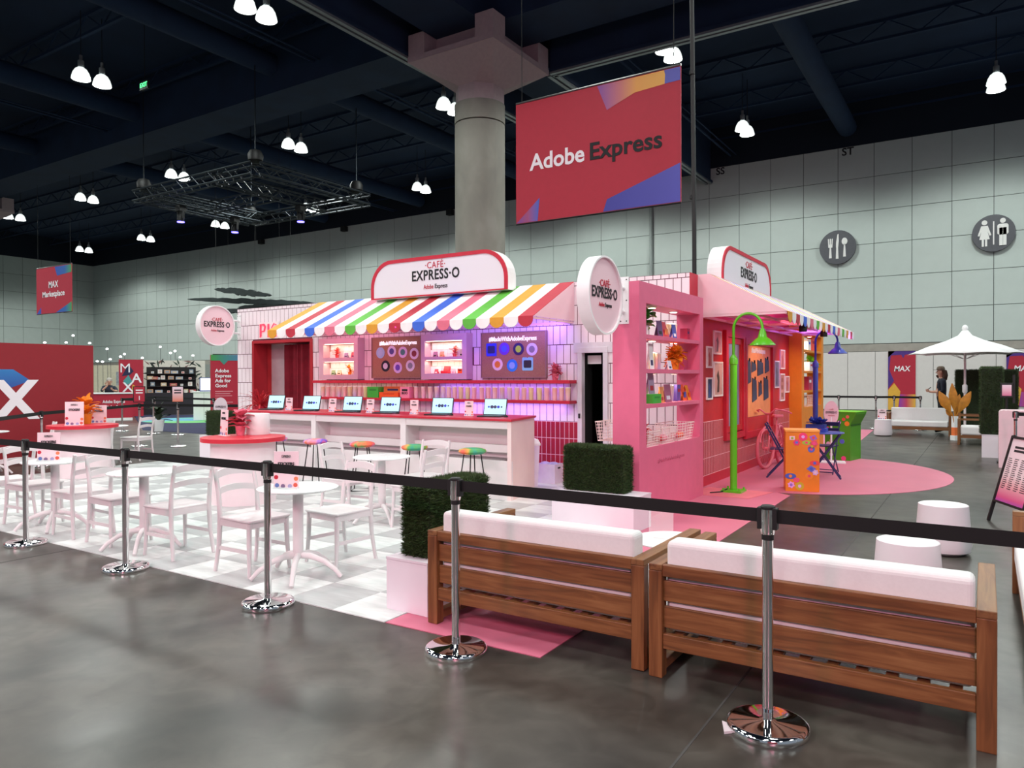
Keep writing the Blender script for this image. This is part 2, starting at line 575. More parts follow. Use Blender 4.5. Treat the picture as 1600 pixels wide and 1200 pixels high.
wall_left = struct(box('wall_left', GROOVE, -72.9, 10, 0, -72.5, 38.4, 14.6), 'dim far side wall of square panels')
pl = MB().box(-0.02, -0.765, -0.765, 0.02, 0.765, 0.765).mesh('wall_panel', PANEL)
for c in range(7):
    for r in range(6):
        link('wall_panel', pl, wall_left, (-72.48, 38.0 - PS * (c + 0.5), 3.12 + PS * (r + 0.5)))
box('lower_wall', mat('lower_wall_grey'), -72.49, 10, 0, -72.44, 38, 3.10, wall_left)
box('upper_wall', mat('upper_wall_black'), -72.49, 10, 12.46, -72.44, 38, 14.6, wall_left)

# ---- beams, column with flared capital, partition tracks
BEAM = mat('beam_black', '#0f2744', 0.85, var=0.15, scale=1.0)
CX, CY = -13.62, 19.32
struct(box('beam_long', BEAM, CX - 0.95, -20, 12.25, CX + 0.95, 38, 14.6), 'deep black ceiling beam running to the back wall')
struct(box('beam_cross', BEAM, -73, CY - 0.95, 12.25, 13, CY + 0.95, 14.6), 'deep black ceiling beam running across the hall')
TRACK = mat('track_aluminium', '#8d9498', 0.45, 0.6, var=0.05)
def track(name, x0, y0, x1, y1):
    b = MB()
    d = Vector((x1 - x0, y1 - y0, 0)).normalized()
    s = Vector((-d.y, d.x, 0))
    for o in (-0.11, 0.11):
        b.bar((x0 + s.x * o, y0 + s.y * o, 11.66), (x1 + s.x * o, y1 + s.y * o, 11.66), 0.13, 0.08)
    b.build('rail', TRACK, name)
    MB().bar((x0, y0, 11.74), (x1, y1, 11.74), 0.42, 0.10).build('backing_board', BEAM, name)
    MB().bar((x0, y0, 13.2), (x1, y1, 13.2), 0.2, 2.8).build('drop_soffit', BEAM, name)
t = thing('trim_1', None, None); struct(t, 'partition track left of the column capital'); track(t, -15.45, -18, -15.45, 37.9)
t = thing('trim_2', None, None); struct(t, 'partition track right of the column to the wall'); track(t, -12.15, 21.4, -12.15, 37.9)
t = thing('trim_3', None, None); struct(t, 'partition track across the hall right of the column'); track(t, -12.15, 21.4, 13, 21.4)

CAPM = mat('capital_painted_plaster', '#ab9a9c', 0.8, var=0.05)
COLM = ramp_mat('bare_concrete', [(0.3, '#7c7972'), (0.5, '#858279'), (0.7, '#8e8b83')], 1.5, 0.85, 0.3, (1, 1, 0.6), 6, bump=0.01)
def column(x, y, n, label):
    c = thing('column', label, 'column', (x, y, 0))
    MB().lathe([(0.8, 0), (0.8, 9.62)], 40).build('shaft', COLM, c, smooth=40)
    MB().lathe([(0.805, 9.66), (0.805, 10.25)], 40).build('shaft_collar', COLM, c, smooth=40)
    MB().prism(circle(0, 0, 0.79, n=8, a0=pi / 8), 10.25, 10.75).build('neck', CAPM, c)
    b = MB()
    oc = circle(0, 0, 0.79, n=8, a0=pi / 8)
    vs = [(u, v, 10.75) for u, v in oc] + [(1.6, 1.6, 11.45), (-1.6, 1.6, 11.45), (-1.6, -1.6, 11.45), (1.6, -1.6, 11.45)]
    fs = []
    # octagon to square: eight side facets
    for k in range(4):
        fs.append((2 * k, 2 * k + 1, 8 + k))                      # corner facet
        fs.append((2 * k + 1, (2 * k + 2) % 8, 8 + (k + 1) % 4, 8 + k))
    b.add(vs, fs).build('flare', CAPM, c)
    box('capital_slab', CAPM, -1.62, -1.62, 11.45, 1.62, 1.62, 11.62, c)
    MB().box(-1.6, -1.6, 11.62, -0.96, -0.96, 12.3).box(0.96, -1.6, 11.62, 1.6, -0.96, 12.3).box(-1.6, 0.96, 11.62, -0.96, 1.6, 12.3).box(0.96, 0.96, 11.62, 1.6, 1.6, 12.3).box(-1.0, -1.0, 11.62, 1.0, 1.0, 12.25).build('capital_block', CAPM, c)
    return c
column(CX, CY, 1, 'round concrete column with flared square capital rising behind the cafe')
column(-50.3, CY, 2, 'far concrete column capital at the left picture edge')

# ---- high bay lamps, in pairs
LHOUSE = mat('lamp_housing_grey', '#6b6f72', 0.5)
LGLASS = mat('lit_prismatic_glass', (0.93, 1.0, 0.97, 1), 0.4, emit=0.95)
LBULB = mat('lit_lamp_mouth', (0.95, 1.0, 0.97, 1), 0.4, emit=22.0)
lamp0 = thing('high_bay_lamp', 'x', 'lamp')
MB().lathe([(0.10, 0.18), (0.10, 0.42), (0.05, 0.46), (0.05, 0.62)], 12).build('housing', LHOUSE, lamp0, smooth=40)
MB().lathe([(0.11, 0.18), (0.19, 0.12), (0.26, 0.0), (0.30, -0.14), (0.315, -0.22), (0.29, -0.22), (0.28, -0.14), (0.24, 0.0)], 20, cap=False).build('dome', LGLASS, lamp0, smooth=50)
MB().lathe([(0.001, -0.20), (0.285, -0.20)], 16, cap=False).build('bulb', LBULB, lamp0)
MB().cyl((0, 0, 0.6), (0, 0, 2.2), 0.014, n=6).build('stem', BLACK, lamp0)
used = False
ROWN = {14.1: 'nearest', 23.3: 'middle', 32.4: 'farthest'}
for ly, xs in ((14.1, (-17.9, -26.9)), (23.3, (-8.8, -17.9, -26.9, -36.0, -45.1, -54.2)), (32.4, (0.3, -8.8, -26.9, -36.0, -45.1, -54.2, -63.2))):
    for i, lx in enumerate(xs):
        for s in (-1, 1):
            lab = 'glowing glass high bay lamp, %s of the %s pair from the right, %s ceiling row' % ('nearer' if s < 0 else 'farther', ORD[i], ROWN[ly])
            loc = (lx, ly + 0.37 * s, LAMP_Z)
            if not used:
                lamp0.location = loc; lamp0['label'] = lab; lamp0['group'] = 'high bay lamps'; used = True
            else:
                dup(lamp0, loc, 0, lab, 'high bay lamps')
t = thing('exit_sign', 'small green lit exit sign high beside the left lamp pair', 'sign', (-25.6, 15.3, 12.2))
box('sign_box', mat('exit_dark', '#0c120e', 0.6), -0.25, -0.04, -0.15, 0.25, 0.04, 0.15, t)
MB().cyl((0, 0, 0.15), (0, 0, 2.4), 0.012, n=5).build('stem', BLACK, t)
text('EXIT', 0.22, mat('exit_glow', (0.1, 1.0, 0.3, 1), emit=2.0), t, (0, -0.05, 0), bold=0.02)

# ---- flown lighting truss
TR = mat('truss_dark_aluminium', '#33393e', 0.45, 0.8, var=0.1)
tr = thing('lighting_truss', 'dark square box truss flown on cables at the upper left', 'truss', (0, 0, 9.0))
def truss_side(p, q, sec=0.42):
    p, q = Vector(p), Vector(q)
    d = (q - p).normalized()
    s = Vector((-d.y, d.x, 0))
    b = MB()
    L = (q - p).length
    for a in (-1, 1):
        for z in (0, 1):
            o = s * a * sec / 2 + Vector((0, 0, z * sec))
            b.cyl(p + o, q + o, 0.035, n=6)
    b.build('chord_tubes', TR, tr)
    b = MB()
    n = int(L / 0.5)
    for i in range(n):
        u0, u1 = p + d * (L * i / n), p + d * (L * (i + 1) / n)
        for a in (-1, 1):
            o = s * a * sec / 2
            z0, z1 = (0, sec) if i % 2 else (sec, 0)
            b.cyl(u0 + o + Vector((0, 0, z0)), u1 + o + Vector((0, 0, z1)), 0.018, n=5)
        b.cyl(u0 + s * sec / 2, u1 - s * sec / 2, 0.018, n=5)
    b.build('lacing_bars', TR, tr)
XL, XR2, YN, YF = -29.9, -22.3, 17.5, 23.2
for p, q in (((XL, YN, 0), (XR2, YN, 0)), ((XR2, YN, 0), (XR2, YF, 0)), ((XR2, YF, 0), (XL, YF, 0)), ((XL, YF, 0), (XL, YN, 0)), ((-29.0, YN, 0), (-29.0, YF, 0)), ((-24.7, YN, 0), (-24.7, YF, 0)), ((-29.0, 20.4, 0), (-24.7, 20.4, 0))):
    truss_side(p, q)
for x, y in ((XL + 0.5, YN), (XR2, YN), (XR2, YF - 0.6), (XL, YF)):
    MB().lathe([(0.12, 0.4), (0.26, 0.5), (0.28, 0.7), (0.2, 0.85), (0.05, 0.9)], 12, (x, y, 0)).build('chain_hoist', BLACK, tr, smooth=40)
    MB().cyl((x, y, 0.8), (x, y, 4.75), 0.022, n=5).build('suspension_cable', TR, tr)
BEAMBLUE = mat('blue_beam_lens', (0.06, 0.05, 1.0, 1), emit=14)
for i, (x, y) in enumerate(((-29.0, 18.9), (-29.0, 21.6), (-24.7, 21.7))):
    t = thing('moving_head_light', 'black moving head light glowing blue, %s from the left below the truss' % ORD[i], 'stage light', (x, y, 8.45), 0, 'blue stage lights on the truss')
    MB().box(-0.16, -0.16, 0.3, 0.16, 0.16, 0.545).box(-0.2, -0.05, -0.05, -0.15, 0.05, 0.3).box(0.15, -0.05, -0.05, 0.2, 0.05, 0.3).build('yoke', BLACK, t)
    MB().lathe([(0.14, -0.16), (0.15, 0.05), (0.08, 0.22)], 14).build('head', BLACK, t, smooth=40)
    MB().lathe([(0.001, -0.17), (0.15, -0.17), (0.15, -0.14)], 14).build('lens', BEAMBLUE, t)

# ---- hanging banners
def banner(name, label, loc, w, h, shapes, texts):
    t = thing(name, label, 'banner', loc)
    box('fabric', CRIMSON, 0, -0.015, 0, w, 0.015, h, t)
    MB().cyl((0, 0, h + 0.03), (w, 0, h + 0.03), 0.025, n=8).build('top_pole', STEEL, t)
    MB().cyl((0, 0, -0.01), (w, 0, -0.01), 0.02, n=8).build('bottom_pole', BLACK, t)
    for x in (0.15, w - 0.15):
        MB().cyl((x, 0, h), (x, 0, 14.5 - loc[2]), 0.008, n=5).build('hanging_wire', BLACK, t)
    for nm, m, poly in shapes:
        MB().prism([(x - loc[0], z - loc[2]) for x, z in poly], -0.019, -0.015, 'y').build(nm, m, t)
    for s, size, m, x, z, wd, bold in texts:
        text(s, size, m, t, (x - loc[0], -0.024, z - loc[2]), bold=bold, width=wd)
    return t
PURP = grad_mat('print_violet_to_orange', [(0.0, '#7a3fa0'), (0.35, '#c06a70'), (0.6, '#dd9a40'), (1.0, '#e0a840')], 'X', 2.0, 3.5)
BLUEP2 = grad_mat('print_blue_violet', [(0.0, '#3a3a98'), (1.0, '#4f4fb0')], 'X', 2.0, 3.8)
VIO = grad_mat('print_violet_blue', [(0.0, '#6a3f9a'), (0.5, '#a04878'), (1.0, '#3f5fc0')], 'X', 0.0, 0.6)
banner('hanging_banner', 'large crimson hanging banner lettered Adobe Express above the cafe', (-8.87, 14.0, 5.04), 3.83, 2.66,
       [('printed_shape', PURP, [(-6.85, 7.69), (-6.63, 7.15), (-6.01, 7.38), (-5.37, 7.42), (-5.36, 7.6), (-5.38, 7.69)]),
        ('printed_shape', BLUEP2, [(-5.38, 7.69), (-5.36, 7.6), (-5.37, 7.42), (-5.05, 7.43), (-5.05, 7.69)]),
        ('printed_shape', BLUEP2, [(-6.72, 5.05), (-6.63, 5.30), (-5.05, 5.81), (-5.05, 5.05)]),
        ('printed_shape', VIO, [(-8.86, 5.05), (-8.26, 5.55), (-8.31, 5.05)])],
       [('Adobe', 0.50, WHITEINK, -7.82, 6.33, 1.36, 0.022), ('Express', 0.50, INK, -6.23, 6.33, 1.60, 0.022)])
GRB = grad_mat('print_blue_green', [(0.0, '#2f50b0'), (0.6, '#2f60a8'), (1.0, '#4c9a50')], 'X', 2.0, 3.75)
banner('hanging_banner', 'small crimson hanging banner lettered MAX Marketplace at the far left', (-44.0, 20.0, 5.14), 3.75, 2.48,
       [('printed_shape', GRB, [(-42.0, 7.6), (-41.75, 7.11), (-40.26, 7.2), (-40.26, 7.6)]),
        ('printed_shape', GRB, [(-41.9, 5.15), (-40.26, 5.66), (-40.26, 5.15)]),
        ('printed_shape', GRB, [(-43.98, 5.15), (-43.5, 5.5), (-43.5, 5.15)])],
       [('MAX', 0.5, WHITEINK, -42.15, 6.66, 1.0, 0.018), ('Marketplace', 0.42, WHITEINK, -42.15, 6.16, 2.35, 0.02)])

# ---- round wall signs
SIGNG = mat('sign_charcoal', '#55565c', 0.5)
def wall_disc(label, x, z, r):
    t = thing('wall_sign', label, 'sign', (x, 37.9, z))
    MB().prism(circle(0, 0, r, n=48), -0.12, 0.05, 'y').build('disc', SIGNG, t)
    return t
t = wall_disc('round charcoal restroom sign with white woman and man on the wall', 0.28, 7.73, 0.79)
ICON = mat('icon_white', '#ecebe8', 0.6, var=0)
def icon(polys, name='icon'):
    b = MB()
    for p in polys:
        b.prism(p, -0.15, -0.12, 'y')
    return b.build(name, ICON, t)
icon([circle(-0.33, 0.47, 0.105, n=16), [(-0.45, 0.33), (-0.21, 0.33), (-0.08, -0.08), (-0.15, -0.1), (-0.22, 0.1), (-0.14, -0.25), (-0.52, -0.25), (-0.44, 0.1), (-0.51, -0.1), (-0.58, -0.08)],
      [(-0.43, -0.25), (-0.35, -0.25), (-0.35, -0.55), (-0.43, -0.55)], [(-0.31, -0.25), (-0.23, -0.25), (-0.23, -0.55), (-0.31, -0.55)]], 'woman_icon')
icon([[(-0.025, -0.5), (0.025, -0.5), (0.025, 0.5), (-0.025, 0.5)]], 'divider_icon')
icon([circle(0.33, 0.50, 0.105, n=16), rrect(0.13, -0.1, 0.53, 0.36, 0.09), [(0.2, 0.2), (0.325, 0.2), (0.325, -0.55), (0.2, -0.55)], [(0.335, 0.2), (0.46, 0.2), (0.46, -0.55), (0.335, -0.55)]], 'man_icon')
t = wall_disc('round charcoal food sign with fork knife and spoon on the wall', -5.92, 7.73, 0.80)
icon([[(-0.40, 0.0), (-0.22, 0.0), (-0.2, 0.42), (-0.245, 0.42), (-0.26, 0.15), (-0.285, 0.15), (-0.285, 0.42), (-0.335, 0.42), (-0.335, 0.15), (-0.36, 0.15), (-0.375, 0.42), (-0.42, 0.42)], [(-0.345, 0.0), (-0.275, 0.0), (-0.25, -0.5), (-0.37, -0.5)]], 'fork_icon')
icon([[(-0.06, -0.02), (0.03, -0.02), (0.06, 0.3), (0.05, 0.62), (0.0, 0.6), (-0.06, 0.2)], [(-0.05, -0.02), (0.03, -0.02), (0.05, -0.55), (-0.07, -0.55)]], 'knife_icon')
icon([circle(0.31, 0.25, 0.125, 0.17, n=18), [(0.28, 0.12), (0.34, 0.12), (0.37, -0.47), (0.25, -0.47)]], 'spoon_icon')

# ---- dark brush-stroke artwork hung in the distance
FELT = mat('charcoal_felt', '#2f3838', 0.9, var=0.25, scale=2)
for i, (x0, z0, x1, z1, th, lab) in enumerate(((-35.4, 6.46, -30.8, 5.85, 0.34, 'top and shortest'), (-38.3, 6.12, -27.9, 5.30, 0.28, 'long middle'), (-34.2, 5.45, -28.6, 5.42, 0.26, 'blue tinged lower'), (-38.3, 5.30, -31.5, 5.36, 0.26, 'lowest'))):
    up, dn = [], []
    rr = random.Random(40 + i)
    n = 26
    for k in range(n + 1):
        u = k / n
        e = sin(pi * u) ** 0.5
        up.append((x0 + (x1 - x0) * u, z0 + (z1 - z0) * u + th * e * (0.35 + 0.25 * rr.random())))
        dn.append((x0 + (x1 - x0) * u, z0 + (z1 - z0) * u - th * e * (0.35 + 0.3 * rr.random())))
    t = thing('hanging_artwork', 'dark ragged brush stroke panel hung over the hall, %s' % lab, 'artwork', (0, 25.0 + 0.3 * i, 0), 0, 'brush stroke panels')
    MB().prism(up + dn[-2:0:-1], 0.0, 0.15, 'y').build('felt_panel', FELT, t)
    for u in (0.25, 0.75):
        MB().cyl((x0 + (x1 - x0) * u, 0.07, z0 + (z1 - z0) * u), (x0 + (x1 - x0) * u, 0.07, 14.62), 0.006, n=4).build('hanging_wire', BLACK, t)
# ================================================================== FLOOR COVERINGS
VLIGHT = ramp_mat('vinyl_light_brushed', [(0.3, '#c4cac8'), (0.5, '#dfe4e2'), (0.7, '#ebeeed')], 2.0, 0.35, 0.6, (1, 5, 1), 4)
VGREY = ramp_mat('vinyl_grey_brushed', [(0.3, '#a9acac'), (0.5, '#b9bcbc'), (0.7, '#c6c9c9')], 2.0, 0.35, 0.6, (1, 5, 1), 4)
CARPET = mat('rose_carpet_vinyl', '#cf7089', 0.55, var=0.05, scale=1.2)
checker = struct(box('floor_checker', VLIGHT, -13.4, 3.58, 0.0, -3.30, 9.95, 0.003), 'grey and white checkered vinyl floor')
TS = 0.48
sq = [MB().box(0.0015, 0.0015, 0, TS - 0.0015, TS - 0.0015, 0.003).mesh('floor_square', m) for m in (VLIGHT, VGREY)]
for i in range(21):
    for j in range(13):
        link('floor_square', sq[(i + j) % 2], checker, (-3.30 - TS * (i + 1), 3.58 + TS * j, 0.003))
pts = [(-3.29, 3.58), (-2.13, 3.60), (-2.20, 10.30)]
for k in range(40):
    a = radians(-85 + 170 * k / 39)
    pts.append((-2.6 + 2.2 * cos(a), 13.1 + 2.62 * sin(a)))
pts += [(-2.35, 15.9), (-2.55, 19.0), (-2.8, 24.3), (-3.9, 24.3), (-3.9, 9.9), (-3.29, 9.9)]
struct(MB().prism(pts, 0.0, 0.005).build('floor_carpet', CARPET), 'rose pink floor vinyl with a round lobe')

# ================================================================== FRONT WALL OF THE CAFE
GROUT = mat('dark_rose_grout', '#64283c', 0.8)
WTILE = mat('white_glazed_tile', '#f0e6ea', 0.3, var=0.02, scale=4)
RTILE = mat('red_glazed_tile', '#a61c34', 0.3, var=0.06, scale=9)
WGROUT = mat('pale_pink_grout', '#eccdd6', 0.8)
WX0, WX1, WY = -13.27, -3.45, 9.93
wf = thing('wall_front', None, None)
struct(wf, 'white tiled cafe front wall with dark rose grout')
DOORS = [(-12.76, -11.0, 0.0, 2.35), (-5.17, -4.75, 0.0, 2.03)]
b = MB()
for x0, x1, z0 in ((WX0, -12.76, 0.0), (-12.76, -11.0, 2.35), (-11.0, -5.17, 0.0), (-5.17, -4.75, 2.03), (-4.75, WX1, 0.0)):
    b.box(x0, WY + 0.004, z0, x1, 10.25, 3.05)
b.build('wall_core', GROUT, wf)
COVER = [(-9.40, -8.23, 1.6, 2.32), (-6.96, -5.74, 1.6, 2.32), (-10.68, -9.58, 1.57, 2.35), (-8.16, -7.12, 1.57, 2.34)]
rows = [0.92 + 0.295 * k for k in range(8)] + [3.05]
cells = []
for r in range(-4, 8):
    if r < 0:
        z0, z1 = 0.92 + 0.23 * r, 0.92 + 0.23 * (r + 1)
    else:
        z0, z1 = rows[r], rows[r + 1]
    off = 0.0605 * (r % 2)
    x = WX1 + off
    while x > WX0 + 0.001:
        xr, xl = min(x, WX1), max(x - 0.121, WX0)
        x -= 0.121
        if xr - xl < 0.015:
            continue
        if r < 0 and not (xr < -12.70 or xl > -4.85):
            continue
        if r < 0 and xl > -4.85 and z1 < 0.6:
            continue
        for d in DOORS:
            if z0 < d[3] - 0.02:
                if xl < d[0] < xr:
                    xr = d[0]
                elif xl < d[1] < xr:
                    xl = d[1]
        if xr - xl < 0.012:
            continue
        if any(xl > d[0] - 0.005 and xr < d[1] + 0.005 and z0 < d[3] - 0.05 for d in DOORS):
            continue
        if any(xl > c[0] and xr < c[1] and z0 > c[2] and z1 < c[3] for c in COVER):
            continue
        zz = z0
        if any(xr > d[0] + 0.01 and xl < d[1] - 0.01 and z0 < d[3] < z1 for d in DOORS):
            zz = [d[3] for d in DOORS if xr > d[0] + 0.01 and xl < d[1] - 0.01][0]
        cells.append((xl, xr, zz, z1))
cells.sort(key=lambda c: -c[1])
G = 0.0055
cache = {}
rest = MB()
for n, (xl, xr, z0, z1) in enumerate(cells):
    w, h = xr - xl - 2 * G, z1 - z0 - 2 * G
    if n < 298:
        k = (round(w, 3), round(h, 3))
        if k not in cache:
            cache[k] = MB().box(0, 0, 0, w, 0.014, h).mesh('white_tile', WTILE)
        link('white_tile', cache[k], wf, (xl + G, WY, z0 + G))
    else:
        rest.box(xl + G, WY, z0 + G, xr - G, WY + 0.014, z1 - G)
tag(rest.build('white_tiles', WTILE, wf), kind='stuff')
box('red_tile_grout', WGROUT, -6.75, WY + 0.001, 0.0, -5.19, WY + 0.012, 0.92, wf)
rt = MB().box(0, 0, 0, 0.0705, 0.012, 0.2465).mesh('red_tile', RTILE)
for i in range(19):
    for j in range(4):
        z = 0.92 - 0.257 * (j + 1)
        if z > -0.12:
            link('red_tile', rt, wf, (-5.19 - 0.0805 * (i + 1) + 0.0035, WY - 0.003 + 0.001, max(z, -0.10) + 0.0035))
box('cove_base', RED, -11.0, WY - 0.01, 0.0, -6.75, WY + 0.012, 0.92, wf)
box('wall_end', RED, WX1 - 0.004, WY, 0.0, WX1 + 0.006, 10.25, 3.05, wf)

# ---- photo booth doorway
t = thing('door_1', None, None); struct(t, 'red framed photo booth doorway with dark curtain')
b = MB()
b.box(-12.78, 9.91, 0, -12.72, 10.26, 2.31).box(-11.05, 9.91, 0, -10.98, 10.26, 2.31).box(-12.78, 9.91, 2.31, -10.98, 10.26, 2.37)
b.build('door_frame', mat('door_frame_red', '#a81c28', 0.5), t, bevel=0.004)
box('booth_interior_side', DEEPRED, -12.80, 10.25, 0, -12.72, 10.40, 2.5, t)
box('booth_interior_side', DEEPRED, -11.0, 10.25, 0, -10.95, 10.40, 2.5, t)
box('booth_interior_back', mat('grey_photo_backdrop', '#b9a3a8', 0.8), -12.9, 10.36, 0, -10.9, 10.40, 2.5, t)
box('booth_interior_top', DEEPRED, -12.9, 10.25, 2.42, -10.9, 10.40, 2.5, t)
CURT = mat('wine_red_velvet', '#7c0f24', 0.85, var=0.15, scale=12)
cp = [(-12.08 + 1.0 * k / 60, 10.16 + 0.045 * sin(k * 0.9) + 0.015 * sin(k * 2.3)) for k in range(61)]
MB().prism(cp + [(x, y + 0.012) for x, y in cp[::-1]], 0.05, 2.28).build('curtain', CURT, t, smooth=60)
neon = thing('neon_sign', 'red outline neon letters PIC half behind the awning corner', 'sign', (-12.49, 9.92, 2.43))
NEON = mat('neon_red_tube', (1.0, 0.03, 0.07, 1), emit=1.2)
def neon_path(pts, r=0.010):
    MB().tube(pts, r, 6).build('neon_tube', NEON, neon)
def loop(x0, z0, w, h):
    return [(x0, -0.03, z0), (x0, -0.03, z0 + h), (x0 + w * 0.75, -0.03, z0 + h), (x0 + w, -0.03, z0 + h * 0.8), (x0 + w * 0.8, -0.03, z0 + h * 0.48), (x0 + w * 0.3, -0.03, z0 + h * 0.45)]
for d in (0.0, 0.03):
    neon_path(loop(d, d * 0.6, 0.17 - 2 * d, 0.27 - 1.2 * d))
for x in (0.24, 0.27):
    neon_path([(x, -0.03, 0.0), (x, -0.03, 0.27)])
neon_path([(0.50, -0.03, 0.24), (0.42, -0.03, 0.27), (0.36, -0.03, 0.2), (0.36, -0.03, 0.07), (0.42, -0.03, 0.0), (0.50, -0.03, 0.03)])
box('backplate', WARMWHITE, -0.04, -0.018, -0.03, 0.56, -0.004, 0.31, neon)
# ---- staff doorway on the right
t = thing('door_2', None, None); struct(t, 'narrow white framed doorway to a dark store room')
FRAMEW = mat('door_frame_white', '#dcd6dc', 0.4)
b = MB()
b.box(-5.19, 9.89, 0, -5.115, 10.0, 1.965).box(-4.765, 9.89, 0, -4.69, 10.0, 1.965).box(-5.19, 9.89, 1.965, -4.69, 10.0, 2.05)
b.build('door_frame', FRAMEW, t, bevel=0.004)
box('door_head', FRAMEW, -5.26, 9.905, 1.97, -4.62, 9.94, 2.12, t)
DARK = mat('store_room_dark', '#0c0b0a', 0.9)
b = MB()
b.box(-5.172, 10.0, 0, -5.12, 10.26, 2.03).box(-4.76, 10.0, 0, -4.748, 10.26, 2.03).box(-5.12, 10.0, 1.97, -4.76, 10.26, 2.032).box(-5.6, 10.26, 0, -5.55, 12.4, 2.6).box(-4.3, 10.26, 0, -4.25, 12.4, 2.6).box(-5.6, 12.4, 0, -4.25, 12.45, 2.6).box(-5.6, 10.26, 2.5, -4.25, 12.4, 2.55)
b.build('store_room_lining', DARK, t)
box('door_hinge', BLACK, -5.165, 9.87, 0.98, -5.14, 9.9, 1.05, t)
box('door_hinge', BLACK, -4.73, 9.87, 0.88, -4.71, 9.9, 0.95, t)
o = MB().box(-4.86, 10.08, 1.80, -4.63, 10.085, 1.93).build('paper_notice', WHITE, None)
tag(o, 'white paper sheet pinned high inside the dark doorway', 'paper')
o.location = (-0.25, -0.0, 0.0)
for k, (x, y, z, w, h, c) in enumerate(((-5.3, 10.9, 0, 0.35, 0.55, '#1c1a14'), (-4.95, 11.2, 0, 0.4, 0.9, '#15130f'), (-5.1, 10.7, 0.55, 0.2, 0.12, '#4a4a10'))):
    box('stored_case', mat('stored_case_%d' % k, c, 0.7), x, y, z, x + w, y + 0.3, z + h, t)

# ---- lit display boxes
BOXP = mat('display_box_rose', '#d3b6c0', 0.5, var=0.02)
WARM = (1.0, 0.74, 0.46)
def display_box(label, x0, x1, nx0, nx1, zs):
    t = thing('display_box', label, 'display box')
    y0, y1 = 9.75, 9.925
    zb, zm0, zm1, zt = zs
    b = MB()
    b.box(x0, y0, 1.57, nx0, y1, 2.335).box(nx1, y0, 1.57, x1, y1, 2.335).box(nx0, y0, 1.57, nx1, y1, zb).box(nx0, y0, zm0, nx1, y1, zm1).box(nx0, y0, zt, nx1, y1, 2.335)
    b.build('carcass', BOXP, t)
    box('back_panel', mat('niche_grout', '#b08a80', 0.8), nx0, 9.915, zb, nx1, 9.925, zt, t)
    tm = MB().box(0, 0, 0, 0.114, 0.006, 0.12).mesh('back_tile', WTILE)
    n = int((nx1 - nx0) / 0.12)
    for j, z in enumerate((zb + 0.002, zb + 0.126, zm1 + 0.002, zm1 + 0.126)):
        for i in range(n):
            link('back_tile', tm, t, (nx0 + 0.004 + i * 0.12 + 0.03 * (j % 2), 9.909, z))
    for z in (zm0, zt):
        box('led_strip', mat('warm_led', (1.0, 0.85, 0.62, 1), emit=2.5), nx0 + 0.02, 9.765, z - 0.012, nx1 - 0.02, 9.775, z - 0.002, t)
        light('warm_niche_light', 'AREA', ((nx0 + nx1) / 2, 9.80, z - 0.02), 1.6, WARM, aim=((nx0 + nx1) / 2, 9.86, z - 1), shape='RECTANGLE', size=nx1 - nx0 - 0.05, size_y=0.03)
    return t
display_box('pale rose display box with two lit niches beside the photo booth', -10.62, -9.61, -10.50, -9.71, (1.66, 1.905, 1.975, 2.235))
display_box('pale rose display box with two lit niches between the cork boards', -8.12, -7.16, -8.04, -7.25, (1.67, 1.90, 1.95, 2.22))

# ---- cork boards with round stickers
CORK = mat('cork_board', '#a07a62', 0.9, var=0.18, scale=90, bump=0.2)
def cork(label, x0, x1, cx, stickers):
    t = thing('cork_board', label, 'pin board')
    box('cork', CORK, x0, 9.88, 1.605, x1, 9.928, 2.315, t)
    b = MB()
    b.ring([(x0 - 0.015, 1.59), (x1 + 0.015, 1.59), (x1 + 0.015, 2.33), (x0 - 0.015, 2.33)], [(x0, 1.605), (x1, 1.605), (x1, 2.315), (x0, 2.315)], 9.865, 9.93, 'y')
    b.build('frame', mat('cork_frame', '#9a7c78', 0.6), t)
    text('#MadeWithAdobeExpress', 0.105, mat('lit_white_letters', (0.95, 0.93, 1.0, 1), emit=0.7), t, (cx, 9.868, 2.215), bold=0.006, width=0.87 if cx < -8 else 0.90, ext=0.004)
    for i, (x, z, c1, c2, shape) in enumerate(stickers):
        m1, m2 = mat('sticker_' + c1.strip('#'), c1, 0.5, var=0), mat('sticker_' + c2.strip('#'), c2, 0.5, var=0)
        w = 0.10
        if shape == 'r':
            p = MB().prism(circle(x, z, w, n=24), 9.874, 9.880, 'y').build('sticker', m1, t)
            MB().prism(circle(x, z, w * 0.55, n=18), 9.872, 9.874, 'y').build('printed_centre', m2, p)
        else:
            p = MB().prism(rrect(x - w, z - w * 1.05, x + w, z + w * 1.05, 0.02), 9.874, 9.880, 'y').build('sticker', m1, t)
            MB().prism(rrect(x - w * 0.7, z - w * 0.6, x + w * 0.7, z + w * 0.6, 0.02), 9.872, 9.874, 'y').build('printed_centre', m2, p)
        MB().sphere((x, 9.872, z + w * 1.05), 0.008, 8, 6).build('push_pin', REDINK, p)
    return t
cork('cork pin board with pale round stickers left of the display box', -9.37, -8.24, -8.75,
     [(-9.17, 2.05, '#9cc4e6', '#a8c8e8', 'r'), (-8.90, 2.07, '#d8d4f0', '#4a4a9a', 'r'), (-8.64, 2.05, '#dcc8ec', '#4a8a8a', 'r'), (-8.38, 2.02, '#e0dcec', '#8a3040', 'r'),
      (-9.05, 1.81, '#1c2230', '#d0d4e0', 'r'), (-8.76, 1.78, '#d4c0ee', '#6a48c0', 'r'), (-8.47, 1.81, '#dcdcec', '#8a94a4', 'r')])
